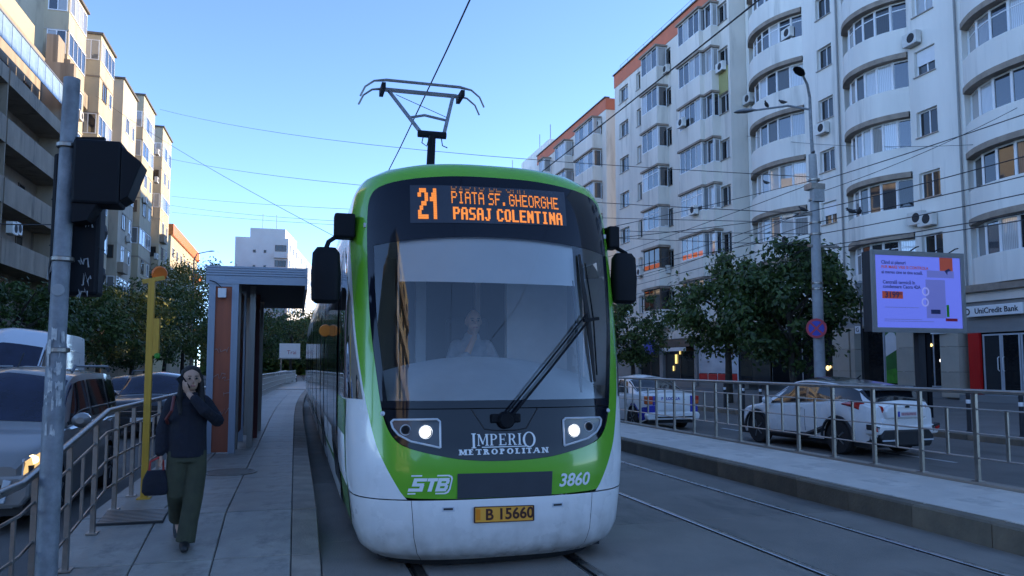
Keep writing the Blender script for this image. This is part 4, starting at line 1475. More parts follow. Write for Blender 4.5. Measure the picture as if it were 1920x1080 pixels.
block('frame', bw / 2 - fw_, bw / 2 + .02, -.069, -.002, zb_ - g0 + fw_, zt_ - g0 - fw_, 'shop_grey', bb)
zm = (zt_ + zb_) / 2 - g0
W2, H2 = bw / 2 - fw_, (zt_ - zb_) / 2 - fw_
block('poster', -W2, W2, -.03, -.003, zm - H2, zm + H2, 'screen', bb)
tr = (R(90), 0, 0)
def adt(s, size, fx, fz, m, **k):
    text('poster_text', s, size, (-W2 + fx * 2 * W2, -.034, zm + H2 - fz * 2 * H2), tr, m, bb, align='LEFT', extrude=.001, **k)
adt('Când ai planuri', .15, .075, .10, 'ad_ink', bold=.003)
adt('FUR MARE VREI SI CONTROLA', .13, .075, .165, 'ad_orange', bold=.003)
adt('ai mereu cine te tine acasă.', .14, .075, .235, 'ad_ink', bold=.003)
adt('Centrală termică în', .15, .085, .375, 'ad_ink', bold=.003)
adt('condensare Caora 42A', .15, .085, .435, 'ad_ink', bold=.003)
block('price_tag', -W2 + .075 * 2 * W2, -W2 + .31 * 2 * W2, -.036, -.031, zm + H2 - .60 * 2 * H2, zm + H2 - .50 * 2 * H2, 'ad_orange', bb)
text('poster_text', '3199', .27, (-W2 + .185 * 2 * W2, -.041, zm + H2 - .552 * 2 * H2), tr, 'ad_ink', bb, extrude=.001, bold=.006)
text('poster_text', '00', .12, (-W2 + .285 * 2 * W2, -.041, zm + H2 - .53 * 2 * H2), tr, 'ad_ink', bb, extrude=.001)
block('brand_flag', W2 - .245 * 2 * W2, W2 - .09 * 2 * W2, -.036, -.031, zm + H2 - .255 * 2 * H2, zm + H2 - .005, 'ad_orange', bb)
MB().prism([(W2 - .62, zm + H2 - .42), (W2 - .45, zm + H2 - .34), (W2 - .36, zm + H2 - .42), (W2 - .5, zm + H2 - .44), (W2 - .52, zm + H2 - .55)], -.041, -.037, 'Y').build('brand_mark', 'ad_ink', bb)
block('boiler_picture', W2 * .16, W2 * .62, -.036, -.031, zm - H2 * .72, zm + H2 * .36, 'screen_dim', bb)
block('boiler_top', W2 * .2, W2 * .84, -.0362, -.0312, zm + H2 * .42, zm + H2 * .62, 'screen_dim', bb)
for fx, fz in ((.15, .02), (.13, -.28)):
    MB().lathe([(.09, -.04), (.14, -.04), (.14, -.036), (.09, -.036)], 18, 'Y', (W2 * fx, 0, zm + H2 * fz), True).build('dial_picture', 'screen_pale', bb)
block('control_picture', W2 * .26, W2 * .48, -.042, -.037, zm - H2 * .60, zm - H2 * .48, 'ad_ink', bb)
block('plant_picture', W2 * .63, W2 * .69, -.042, -.037, zm - H2 * .68, zm - H2 * .34, 'grass_green', bb)
block('logo_picture', W2 * .60, W2 * .88, -.042, -.037, zm - H2 * .80, zm - H2 * .72, 'sign_red', bb)
for i, (f0, f1, z_) in enumerate(((.10, .49, .72), (.09, .52, .885), (.09, .66, .91))):
    block('small_print', -W2 + f0 * 2 * W2, -W2 + f1 * 2 * W2, -.036, -.031, zm + H2 - z_ * 2 * H2 - .012, zm + H2 - z_ * 2 * H2 + .012, 'screen_dim', bb)
px0 = at(1727, 640, Y=BY + .2).x - bx
block('post', px0 - .19, px0 + .06, .1, .3, 0, zb_ - g0, 'matte_dark', bb)
block('post', px0 + .11, px0 + .26, .1, .3, 0, zb_ - g0, 'black', bb)
for x in (-1.0, -.2, .7, 1.3):
    MB().tube([(x, .2, zt_ - g0), (x, -.2, zt_ - g0 + .14), (x - .12, -.42, zt_ - g0 + .12)], .02, 5).build('lamp_arm', 'black', bb)

# ---------------------------------------------------------------- bollards
bolm = [(0.075, 0), (.075, .02), (.055, .03), (.05, .9), (.058, .92), (.04, 1.0), (0, 1.02)]
bs_mesh = MB().lathe(bolm, 12).mesh('shaft', True)
bs_mesh.materials.append(M['matte_dark'])
bd_mesh = MB().lathe([(.054, .72), (.056, .73), (.056, .81), (.053, .82)], 12).mesh('band', True)
bd_mesh.materials.append(M['white_plastic'])
bl_lab = {1360: 'black bollard with white band below the dark tree trunk', 1395: 'black bollard with white band, middle one left of the white crossover',
          1427: 'black bollard with white band, nearest the bonnet of the white crossover', 1817: 'black bollard with white band standing alone behind the white crossover',
          1916: 'black bollard with white band at the right picture edge'}
for u, lab in bl_lab.items():
    p = at(u, 790, X=16.75)
    b = empty('bollard', (16.75, p.y, ground_right(16.75)), 0, lab, 'bollard', 'bollards along the right kerb')
    put('shaft', bs_mesh, None, b)
    put('band', bd_mesh, None, b)

# ---------------------------------------------------------------- far left lamp and far poster
p = at(360, 600, X=-10.9)
fl_ = empty('street_lamp', (p.x, p.y, .03), 0, 'far street lamp before the tall sunlit tree', 'lamp')
hz_ = at(360, 470, X=-10.9).z
MB().tube([(0, 0, 0), (0, 0, hz_ - .8), (.3, 0, hz_ - .1), (1.4, 0, hz_ + .2)], [.1, .08, .06, .05], 8).build('post', 'galv', fl_)
lamp_head(fl_, (1.4, 0, hz_ + .2), (1, 0, .1), 'black').scale = (1, 1, 1)
p0, p1 = at(524, 650, Y=88), at(563, 650, Y=88)
fb = empty('far_poster', ((p0.x + p1.x) / 2, 88, -.1), 0, 'far white poster board seen under the shelter roof', 'poster')
zz0, zz1 = at(540, 671, Y=88).z + .1, at(540, 644, Y=88).z + .1
hw = (p1.x - p0.x) / 2
MB().box(-hw, hw, -.08, .08, zz0, zz1).build('board', 'white_plastic', fb)
MB().box(-hw - .1, hw + .1, -.02, .1, zz0 - .12, zz0 - .002).build('lower_rail', 'steel_dark', fb)
MB().tube([(-hw + .2, 0, 0), (-hw + .2, 0, zz0)], .08, 8).build('post', 'steel', fb)
text('poster_text', 'Trai', .6, (.2, -.085, (zz0 + zz1) / 2 - .2), tr, 'sign_red', fb, extrude=.002)

# ---------------------------------------------------------------- overhead line
def cable(a, b, sag, n=12):
    a, b = Vector(a), Vector(b)
    return [a.lerp(b, i / n) + Vector((0, 0, -sag * 4 * (i / n) * (1 - i / n))) for i in range(n + 1)]
for X_, lab in ((1.78, 'contact wire running over the tram and its pantograph'), (5.05, 'contact wire over the empty right-hand track')):
    o = MB().tube([(X_ + .12 * math.sin(y * .12), y, 6.02) for y in range(-10, 96, 5)], .011, 5).build('contact_wire', 'wire')
    tag(o, lab, 'wire')
ow = empty('overhead_wires', (0, 0, 0), 0, 'tangle of thin black overhead wires strung between the poles and house fronts', 'wires')
U = Vector(up0)
def wire(a, b, sag=.3, r=.012):
    MB().tube(cable(a, b, sag), r, 4).build('wire', 'wire', ow)
def A_(u, v, **k): return tuple(at(u, v, **k))
LBf = -13.9
# span wires from the utility pole across to the left-hand houses
wire(U + Vector((0, 0, 8.2)), A_(300, 205, X=-14.2), .9, .013)
wire(U + Vector((-.6, 0, 6.9)), A_(310, 296, X=-14.1), .7, .014)
wire(U + Vector((0, 0, 6.6)), A_(322, 368, X=-14.1), .4, .012)
wire(U + Vector((0, 0, 6.2)), A_(320, 385, X=-14.1), .6, .012)
wire(U + Vector((0, 0, 5.8)), A_(322, 398, X=-14.1), .3, .012)
wire(U + Vector((0, 0, 8.1)), (1.78, 40, 6.3), .3)
wire(U + Vector((0, 0, 5.8)), (25.2, 52, 7.5), .3)
wire(U + Vector((-.6, 0, 6.9)), (25.2, 58, 8.5), .4)
wire(U + Vector((-.3, 0, 6.2)), (5.05, 60, 6.4), .3)
wire(U + Vector((0, 0, 6.9)), (5.05, 30, 6.1), .1)
# feeders along the right pavement, to the next pole out of view
for z0, z1, dx, sg_ in ((6.6, 6.9, 0, .35), (6.2, 6.3, .1, .3), (5.8, 5.9, .3, .35), (6.9, 7.2, -.5, .3), (8.0, 8.6, 0, .3), (5.75, 5.6, .8, .3)):
    wire(U + Vector((dx, 0, z0)), (17.6 + dx, -2, z1), sg_, .014)
    wire(U + Vector((dx, 0, z0)), (17.4 + dx, 66, z1), sg_, .013)
wire(U + Vector((0, 0, 7.6)), A_(1930, 190, X=26.0), .2, .010)
wire(A_(1400, 255, X=25.9), A_(1930, 265, X=25.9), .4, .010)
wire(A_(0, 420, X=-13.4), A_(100, 421, X=-12.0), .02, .03)
wire(A_(180, 180, X=-14.0), (1.78, 28, 6.1), .3, .01)
# hanger fittings on the wires
for (u, v, Y) in ((1600, 395, 20),):
    p = at(u, v, Y=Y)
    MB().bar((p.x - .25, p.y, p.z), (p.x + .25, p.y, p.z + .04), .035, .03).build('fitting', 'wire', ow)

# ---------------------------------------------------------------- pigeons
def bird_meshes():
    b = MB()
    rows = []
    for (s_, w, h, z) in ((-.16, .015, .01, .02), (-.10, .05, .035, .03), (0, .07, .065, .06), (.08, .06, .065, .09), (.13, .03, .03, .12)):
        rows.append([(w * math.cos(a), s_, z + h * math.sin(a)) for a in [2 * PI * j / 10 for j in range(10)]])
    b.grid(rows, closed=True).add(rows[0], [tuple(range(10))]).add(rows[-1], [tuple(range(10))])
    h = MB().lathe([(0, -.035), (.022, -.028), (.032, 0), (.022, .028), (0, .035)], 10, 'Z', (0, .14, .155))
    k = MB().bar((0, .165, .155), (0, .195, .148), .012, .012)
    out = []
    for m_, q in ((b, 'body'), (h, 'head'), (k, 'beak')):
        me = m_.mesh(q, True)
        me.materials.append(M['matte_dark'])
        out.append((q, me))
    return out
bm3 = bird_meshes()
PIG = ['dark pigeon on the lower lamp arm, nearer the utility pole', 'dark pigeon on the lower lamp arm, farther from the utility pole', 'dark pigeon on the upper crossarm of the utility pole',
       'dark pigeon on the very top of the utility pole shaft', 'dark pigeon on a wire, left one of the pair right of the pole', 'dark pigeon on a wire, right one of the pair right of the pole',
       'dark pigeon alone on a wire left of the utility pole']
k = 0
for (p, rz) in ((U + Vector((-.75, .55, 10.93)), .4), (U + Vector((-1.15, .95, 10.92)), 2.2), (U + Vector((-.45, 0, 6.98)), 1.2), (U + Vector((.0, 0, 9.02)), -.8),
                (Vector(A_(1598, 400, Y=19.5)), 1.0), (Vector(A_(1611, 401, Y=19.3)), 2.6), (Vector(A_(1437, 345, Y=26)), .2)):
    b = empty('pigeon', p, rz, PIG[k], 'bird', 'pigeons on the pole and wires')
    k += 1
    for q, me in bm3:
        put(q, me, None, b)
# ---------------------------------------------------------------- tram
M['tram_white'] = mat('tram_white', (0.84, 0.83, 0.82), 0.28, var=0.05, scale=1.5, coat=0.5, stain=((0.50, 0.48, 0.45), 2.2, 0.22, (1.5, 1.5, .5)))
M['tram_green'] = mat('tram_green', (0.14, 0.42, 0.022), 0.25, var=0.06, scale=1.5, coat=0.6)
M['tram_black'] = mat('tram_black', (0.007, 0.009, 0.016), 0.06, var=0.1, scale=1, spec=0.3, coat=0.0)
M['windscreen'] = clear_glass('windscreen', (0.95, 0.97, 0.98), 1.7)
M['cab_glass'] = clear_glass('cab_glass', (0.22, 0.25, 0.28), 1.4)
M['side_glass'] = mat('side_glass', (0.012, 0.014, 0.017), 0.05, var=0.1, spec=0.6)
M['cab_grey'] = mat('cab_grey', (0.58, 0.60, 0.62), 0.7, var=0.08)
M['cab_dark'] = mat('cab_dark', (0.035, 0.04, 0.05), 0.7, var=0.2)
M['blind'] = mat('blind', (0.92, 0.92, 0.92), 0.8, var=0.03)
M['led'] = emit('led', (1.0, 0.30, 0.03), 0.2)
M['led_dim'] = emit('led_dim', (1.0, 0.42, 0.12), 0.05)
M['display'] = mat('display', (0.035, 0.04, 0.055), 0.25, var=0.15)
M['head_on'] = emit('head_on', (1.0, 0.96, 0.85), 1.5)
M['lamp_ring'] = mat('lamp_ring', (0.55, 0.58, 0.62), 0.3, var=0.05)
M['lamp_house'] = mat('lamp_house', (0.05, 0.06, 0.075), 0.2, var=0.2)
M['plate_orange'] = mat('plate_orange', (0.85, 0.38, 0.04), 0.5, var=0.06)
M['plate_ink'] = mat('plate_ink', (0.06, 0.012, 0.004), 0.6)
M['decal_white'] = mat('decal_white', (0.78, 0.80, 0.80), 0.5, var=0.03)
M['bellows'] = mat('bellows', (0.02, 0.02, 0.022), 0.85, var=0.2)
M['amber'] = mat('amber', (0.75, 0.22, 0.01), 0.3, var=0.1)
def grime(m):
    """road film low on the body, breaking up with height"""
    nt = m.node_tree
    L = nt.links
    b = nt.nodes["Principled BSDF"]
    src = b.inputs["Base Color"].links[0].from_socket
    tc = nt.nodes.new("ShaderNodeTexCoord")
    sx = nt.nodes.new("ShaderNodeSeparateXYZ")
    L.new(tc.outputs["Object"], sx.inputs[0])
    mr = nt.nodes.new("ShaderNodeMapRange")
    mr.inputs["From Min"].default_value = 0.62
    mr.inputs["From Max"].default_value = 0.10
    L.new(sx.outputs["Z"], mr.inputs["Value"])
    nz = nt.nodes.new("ShaderNodeTexNoise")
    nz.inputs["Scale"].default_value = 7
    nz.inputs["Detail"].default_value = 9
    L.new(tc.outputs["Object"], nz.inputs["Vector"])
    ml = nt.nodes.new("ShaderNodeMath")
    ml.operation = 'MULTIPLY'
    L.new(mr.outputs[0], ml.inputs[0])
    L.new(nz.outputs["Fac"], ml.inputs[1])
    mx = nt.nodes.new("ShaderNodeMix")
    mx.data_type = 'RGBA'
    L.new(ml.outputs[0], mx.inputs[0])
    L.new(src, mx.inputs[6])
    mx.inputs[7].default_value = (0.16, 0.145, 0.125, 1)
    L.new(mx.outputs[2], b.inputs["Base Color"])
grime(M['tram_white'])
grime(M['tram_green'])
TX, TY = 1.78, 6.5
tram = empty('tram', (TX, TY, 0), 0, 'white and green low-floor tram on line 21 standing at the platform', 'tram')
Y0T = [(.08,.16),(.16,.05),(.3,.0),(.72,0.0),(.9,.01),(1.2,.05),(1.6,.10),(2.2,.18),(2.8,.275),(3.2,.35),(3.45,.42),(3.6,.50),(3.69,.64),(3.735,.95)]
AT = [(.08,1.11),(.16,1.19),(.3,1.245),(.8,1.31),(1.2,1.33),(2,1.335),(2.6,1.325),(3.0,1.31),(3.25,1.29),(3.42,1.255),(3.54,1.19),(3.63,1.04),(3.69,.80),(3.735,.05)]
NX, DX = 3.0, .85
def FA(z): return interp(AT, z)
def FY(x, z):
    q = min(abs(x) / FA(z), 1.0)
    return smooth_interp(Y0T, z) + DX * (1 - (1 - q ** NX) ** (1 / NX))
def SP(x, z, off=0.0): return (x, FY(x, z) - off, z)

MASK = [(0,.925),(.2,.93),(.42,.95),(.6,.985),(.75,1.02),(.88,1.065),(.96,1.13),(1.02,1.24),(1.06,1.4),(1.10,1.7),(1.145,2.1),(1.165,2.5),(1.172,2.9),(1.168,3.12),(1.155,3.26),(1.11,3.37),(1.0,3.43),(.8,3.47),(.5,3.503),(.25,3.517),(0,3.52)]
GREEN = [(0,.62),(.2,.62),(.45,.622),(.65,.627),(.83,.635),(.885,.66),(.95,.76),(1.03,.91),(1.105,1.09),(1.185,1.45),(1.255,1.95),(1.285,2.4),(1.302,2.85),(1.294,3.1),(1.272,3.29),(1.235,3.42),(1.15,3.535),(.95,3.63),(.62,3.685),(.3,3.704),(0,3.708)]
OUT = {6:(1.317,.76),7:(1.325,.91),8:(1.332,1.09),9:(1.335,1.45),10:(1.335,1.95),11:(1.33,2.4),12:(1.315,2.85),13:(1.304,3.1),14:(1.282,3.29),15:(1.252,3.44),16:(1.175,3.56),17:(.98,3.655),18:(.64,3.706),19:(.29,3.728),20:(0,3.735)}
SUB = 5
def resample(c):
    """spline through control points, same parameter for every curve"""
    n = len(c)
    xs = [(i, p[0]) for i, p in enumerate(c)]
    zs = [(i, p[1]) for i, p in enumerate(c)]
    out = []
    for i in range((n - 1) * SUB + 1):
        t = i / SUB
        k0 = max(0, int(t) - 0)
        out.append((smooth_interp(xs, t), smooth_interp(zs, t)))
    return out
mask_c = resample(MASK)
# keep the straight lower edge of the green straight
green_c = resample(GREEN)
def full(c):
    """right half from bottom to top, then left half back down"""
    return c + [(-x, z) for x, z in reversed(c[1:-1])]
def band(c1, c2, n, off1=0.0, off2=0.0):
    rows = []
    for k in range(n + 1):
        t = k / n
        rows.append([SP(lerp(a[0], b[0], t), lerp(a[1], b[1], t), lerp(off1, off2, t)) for a, b in zip(c1, c2)])
    return rows
mb = MB().grid(band(full(mask_c), full(green_c), 5), closed=True)
mb.build('green_frame', 'tram_green', tram, smooth='all')

# black glass face: clear pane in the middle, painted surround, lower mask
def z_clear_top(x): return 2.925 - .085 * (x / 1.08) ** 2 if abs(x) < 2 else 2.8
ZC = 1.445
def half_mask(z):
    """half width of the black face at height z (above the widest bottom curve)"""
    pts = sorted([(p[1], p[0]) for p in MASK[5:16]])
    return interp(pts, z)
def clear_half(z): return half_mask(z) - .055
rows = []
NZ, NXX = 14, 24
for i in range(NZ + 1):
    r = []
    for j in range(NXX + 1):
        s_ = -1 + 2 * j / NXX
        x = s_ * clear_half(lerp(ZC, 2.85, i / NZ))
        z = lerp(ZC - .005, z_clear_top(x), i / NZ)
        r.append(SP(x, z, -.004))
    rows.append(r)
MB().grid(rows).build('windscreen', 'windscreen', tram, smooth='all')
# surround: side strips, header and strip below the pane
for sgn in (-1, 1):
    mb = MB()
    rows = []
    for i in range(NZ + 1):
        zc = lerp(ZC, 2.85, i / NZ)
        xi = clear_half(zc)
        zi = lerp(ZC - .005, z_clear_top(xi), i / NZ)
        rows.append([SP(sgn * lerp(xi, half_mask(zi) - .002, k / 3), zi, -.002) for k in range(4)])
    mb.grid(rows)
    mb.build('pillar_trim', 'tram_black', tram, smooth='all')
top_pts = full(mask_c)
mb = MB()
rows = []
xt = [-1 + 2 * j / 28 for j in range(29)]
def mask_top(x):
    c = sorted([(p[0], p[1]) for p in mask_c if p[1] > 3.1 and p[0] >= 0])
    return interp(c, abs(x))
def mask_up(s_):
    """point of the upper mask edge: fraction along from one shoulder (z 2.85) over the top to the other"""
    c = [p for p in mask_c if p[1] >= 2.84 and p[1] > 2.0]
    L_ = [0]
    for a, b in zip(c, c[1:]): L_.append(L_[-1] + math.hypot(b[0] - a[0], b[1] - a[1]))
    t = (1 - abs(s_)) * L_[-1]
    for a, b, l0, l1 in zip(c, c[1:], L_, L_[1:]):
        if t <= l1 + 1e-9:
            f = (t - l0) / max(1e-9, l1 - l0)
            return math.copysign(lerp(a[0], b[0], f), s_), lerp(a[1], b[1], f)
    return 0.0, c[-1][1]
for k in range(9):
    r = []
    for s_ in [-1 + 2 * j / 48 for j in range(49)]:
        w0 = half_mask(z_clear_top(clear_half(2.85))) - .001
        xb = s_ * w0
        zb = z_clear_top(min(abs(xb), clear_half(2.85)))
        xt_, zt_ = mask_up(s_)
        r.append(SP(lerp(xb, xt_, k / 8), lerp(zb, zt_, k / 8), -.001))
    rows.append(r)
MB().grid(rows).build('header', 'tram_black', tram, smooth='all')
rows = []
ZS = 1.375
for k in range(6):
    r = []
    for s_ in xt:
        z = lerp(ZS + .004, ZC, k / 5)
        x = s_ * (half_mask(z) - .002)
        r.append(SP(x, z, -.003))
    rows.append(r)
MB().grid(rows).build('cowl', 'tram_black', tram, smooth='all')
rows = []
def mask_bot(x):
    c = [(p[0], p[1]) for p in MASK[:9]]
    return interp(c, abs(x))
for k in range(9):
    r = []
    for s_ in xt:
        x = s_ * (half_mask(ZS) - .002)
        zb = mask_bot(x) + .001
        z = lerp(zb, ZS - .004, k / 8)
        r.append(SP(x, z, -.001))
    rows.append(r)
MB().grid(rows).build('lower_mask', 'tram_black', tram, smooth='all')

# cab shell: white cheeks and shoulders running back to the straight body
def out_y(z): return interp([(.6, .85), (1, .87), (2, 1.03), (3.1, 1.2), (3.43, 1.35), (3.72, 1.6)], z)
g_ctrl = [(.85, .6215)] + GREEN[5:]
o_ctrl = [(1.292, .6215), (1.3, .66)] + [OUT[i] for i in range(6, 21)]
g_half, o_half = resample(g_ctrl), resample(o_ctrl)
def shell_rows(sgn):
    rows = []
    NS = 7
    for k in range(NS + 1):
        t = k / NS
        r = []
        for i, (g, o) in enumerate(zip(g_half, o_half)):
            ii = i / SUB
            e = 1 - (1 - t) ** 2.2
            x = lerp(g[0], o[0], e)
            z = lerp(g[1], o[1], 1 - (1 - t) ** 2)
            yg, yo = FY(*g), out_y(o[1])
            if ii < 10:
                y = min(FY(x, z), yo) if t < 1 else yo
            else:
                y = lerp(yg, yo, t ** 1.3)
            r.append((sgn * x, y, z))
        rows.append(r)
    rows.append([(sgn * o[0], 1.63, o[1]) for o in o_half])
    rows.append([(sgn * o[0], 2.2, o[1]) for o in o_half])
    return rows
mb = MB()
mb.grid(shell_rows(1))
mb.grid([list(reversed(r)) for r in shell_rows(-1)])
GX = sorted([(p[1], p[0]) for p in GREEN[7:14]])
def qw_front(z):
    """front edge of the quarter window: just behind the green frame, tapering away towards the top"""
    x = min(interp(GX, z) + .016, FA(z) * .9995)
    return FY(x, z) + max(0, z - 2.45) * .75
def in_side_window(f):
    c = [sum(mb.v[i][k] for i in f) / len(f) for k in range(3)]
    return 1.52 < c[2] < 2.84 and qw_front(c[2]) + .06 < c[1] < 1.62
mb.f = [f for f in mb.f if not in_side_window(f)]
bmx = mb.build('cab_shell', 'tram_white', tram, smooth='all')

# bumper
BZ = [.08, .105, .13, .16, .22, .3, .4, .5, .58, .612]
def bump_rows(s0, s1, n, cl=0.0):
    rows = []
    for z in BZ:
        r = []
        for j in range(n + 1):
            s_ = lerp(s0, s1, j / n)
            a = FA(z)
            # angle parameter keeps points even round the corner
            ph = s_ * PI / 2
            x = a * math.copysign(abs(math.sin(ph)) ** (2 / NX), ph)
            y = smooth_interp(Y0T, z) + DX * (1 - abs(math.cos(ph)) ** (2 / NX))
            r.append((x, y, z))
        rows.append(r)
    return rows
sb = .335
MB().grid(bump_rows(-sb, sb, 22)).build('bumper', 'tram_white', tram, smooth='all')
for sg_ in (-1, 1):
    r = bump_rows(sg_ * (sb + .0035), sg_ * 1.0, 16)
    for rr, z in zip(r, BZ):
        rr.append((sg_ * FA(z), 1.25, z))
    MB().grid(r).build('bumper_corner', 'tram_white', tram, smooth='all')
MB().box(-1.05, 1.05, .5, 27.5, .05, .3).build('underframe', 'matte_dark', tram)
rows = []
for z, ins in ((.022, .10), (.06, .075), (.10, .05)):
    r = []
    for j in range(41):
        ph = (-1 + j / 20) * PI / 2
        a_ = FA(.1) - ins
        r.append((a_ * math.copysign(abs(math.sin(ph)) ** (2 / NX), ph), smooth_interp(Y0T, .1) + ins + DX * (1 - abs(math.cos(ph)) ** (2 / NX)), z))
    rows.append(r)
MB().grid(rows).build('bumper_shadow_lip', 'rubber', tram, smooth='all')  # dark lip added below the bumper to deepen the shadow under the nose
# number-plate, panels, slots
def decal(name, me, x0, z0, m, parent=tram, off=.005):
    for v in me.vertices:
        x, z = v.co.x + x0, v.co.y + z0
        v.co = (x, FY(x, z) - off - v.co.z, z)
    me.materials.clear()
    return put(name, me, m, parent)
def patch(name, poly, m, parent=tram, off=.004, th=.004, n=8):
    """flat polygon (x,z quad corners: bl, br, tr, tl) laid on the curved face"""
    bl, br, tr, tl = poly
    rows = []
    for i in range(n + 1):
        t = i / n
        rows.append([SP(lerp(lerp(bl[0], br[0], s_), lerp(tl[0], tr[0], s_), t), lerp(lerp(bl[1], br[1], s_), lerp(tl[1], tr[1], s_), t), off) for s_ in [j / 10 for j in range(11)]])
    return MB().grid(rows).build(name, m, parent, smooth='all')
pl = patch('number_plate', [(-.288, .422), (.232, .415), (.232, .537), (-.288, .547)], 'plate_orange', off=.012)
fr = MB()
for a, b in (((-.29, .42), (.234, .413)), ((.234, .413), (.234, .54)), ((.234, .54), (-.29, .549)), ((-.29, .549), (-.29, .42))):
    fr.bar(SP(*a, .014), SP(*b, .014), .012, .006)
fr.build('plate_rim', 'plate_ink', pl)
decal('lettering', text_mesh('B 15660', .13, .002, bold=.003), .02, .478, 'plate_ink', pl, .014)
patch('plate_crest', [(-.276, .44), (-.24, .44), (-.24, .53), (-.276, .53)], 'amber', pl, off=.0135, n=2)
patch('coupler_cover', [(-.435, .624), (.405, .62), (.417, .823), (-.433, .832)], 'cab_dark', off=.006)
for x, z in ((-.512, .537), (.462, .528)):
    sl = patch('slot', [(x - .055, z - .018), (x + .055, z - .018), (x + .05, z + .02), (x - .05, z + .02)], 'lamp_ring', off=.004, n=2)
    patch('slot_gap', [(x - .04, z - .006), (x + .04, z - .006), (x + .04, z + .012), (x - .04, z + .012)], 'matte_dark', sl, off=.006, n=2)
decal('fleet_number', text_mesh('3860', .155, .002, shear=.22, bold=.003, space=.98), .625, .735, 'decal_white')
# headlights
def headlamp(sgn, pts, on, off_):
    hl = empty('headlight', (0, 0, 0), 0)
    hl.parent = tram
    n = len(pts)
    cx, cz = sum(p[0] for p in pts) / n, sum(p[1] for p in pts) / n
    ring = MB()
    dense = []
    for i in range(n):
        a, b = pts[i], pts[(i + 1) % n]
        for k in range(4):
            dense.append((lerp(a[0], b[0], k / 4), lerp(a[1], b[1], k / 4)))
    ring.tube([SP(*p, .008) for p in dense + dense[:1]], .0095, 6, cap=False)
    ring.build('surround', 'lamp_ring', hl, smooth=True)
    vs = [SP(cx, cz, .004)] + [SP(*p, .004) for p in dense]
    MB().add(vs, [(0, i + 1, (i + 1) % len(dense) + 1) for i in range(len(dense))]).build('housing', 'lamp_house', hl, smooth='all')
    c = Vector(SP(*on, .012))
    MB().lathe([(.0, -.006), (.03, -.004), (.043, 0), (.045, .01)], 20, 'Y', c).build('lamp_lit', 'head_on', hl, smooth=True)
    MB().lathe([(.052, .004), (.058, -.004), (.062, .004)], 20, 'Y', c, True).build('reflector_ring', 'lamp_ring', hl, smooth=True)
    c = Vector(SP(*off_, .012))
    MB().lathe([(.0, -.004), (.03, -.004), (.034, 0), (.036, .01)], 20, 'Y', c).build('lamp_off', 'side_glass', hl, smooth=True)
    MB().lathe([(.038, .004), (.044, -.006), (.048, .004)], 20, 'Y', c, True).build('reflector_ring', 'lamp_ring', hl, smooth=True)
hp = [(.575, 1.05), (.82, 1.105), (.92, 1.16), (.965, 1.215), (.98, 1.265), (.96, 1.285), (.60, 1.29), (.575, 1.27)]
headlamp(1, [(x - .035, z - .012) for x, z in hp], (.64, 1.165), (.80, 1.195))
headlamp(-1, [(-x, z) for x, z in hp], (-.697, 1.182), (-.863, 1.20))
for x, z in ((-1.045, 1.335), (1.04, 1.33)):
    MB().lathe([(0, -.012), (.018, -.008), (.022, .006)], 12, 'Y', SP(x, z)).build('marker_lamp', 'lamp_ring', tram, smooth=True)

# ---- lettering made of strokes
def glyph(ch, t=.16, thin=.07, e=.06, sw=.12):
    """polygons of a serif capital, height 1; returns (polys, width)"""
    P = []
    s = thin
    def rect(x0, x1, y0, y1): P.append([(x0, y0), (x1, y0), (x1, y1), (x0, y1)])
    def stem(x, w=t):
        rect(x, x + w, 0, 1)
        rect(x - sw * .7, x + w + sw * .7, 0, e)
        rect(x - sw * .7, x + w + sw * .7, 1 - e, 1)
    def dia(x0, y0, x1, y1, w): P.append([(x0, y0), (x0 + w, y0), (x1 + w, y1), (x1, y1)])
    def ring(cx, cy, rx, ry, w, h, a0=0, a1=360, n=16):
        for k in range(n):
            a, b = R(lerp(a0, a1, k / n)), R(lerp(a0, a1, (k + 1) / n))
            P.append([(cx + rx * math.cos(a), cy + ry * math.sin(a)), (cx + rx * math.cos(b), cy + ry * math.sin(b)),
                      (cx + (rx - w) * math.cos(b), cy + (ry - h) * math.sin(b)), (cx + (rx - w) * math.cos(a), cy + (ry - h) * math.sin(a))])
    if ch == 'I': stem(.1); return P, .36
    if ch == 'M': stem(.1, s * 1.2); stem(.82, t); dia(.1, 1, .46, .12, t); dia(.46, .12, .82, 1, s); return P, 1.08
    if ch in 'PR':
        stem(.1); ring(.36, .74, .33, .26, t, s, -90, 90, 10); rect(.2, .37, 1 - s, 1); rect(.2, .37, .48, .48 + s)
        if ch == 'R': dia(.62, 0, .36, .5, t); rect(.56, .86, 0, e); return P, .86
        return P, .76
    if ch == 'E':
        stem(.1); rect(.2, .66, 1 - s, 1); rect(.2, .7, 0, s); rect(.2, .52, .48, .48 + s); rect(.6, .66, .78, 1); rect(.64, .7, 0, .24); rect(.48, .53, .38, .64); return P, .78
    if ch == 'O': ring(.5, .5, .46, .52, t, s, 0, 360, 24); return P, 1.0
    if ch == 'T': stem(.34); rect(.02, .82, 1 - s, 1); rect(.02, .08, .74, 1); rect(.76, .82, .74, 1); return P, .84
    if ch == 'L': stem(.1); rect(.2, .68, 0, s); rect(.62, .68, 0, .28); return P, .74
    if ch == 'A': dia(.02, 0, .38, 1, s); dia(.74, 0, .38, 1, t); rect(.2, .66, .3, .3 + s); rect(-.08, .2, 0, e); rect(.62, 1.0, 0, e); return P, 1.0
    if ch == 'N': stem(.1, s * 1.2); stem(.72, s * 1.2); dia(.1, 1, .68, 0, t); return P, .94
    return P, .4
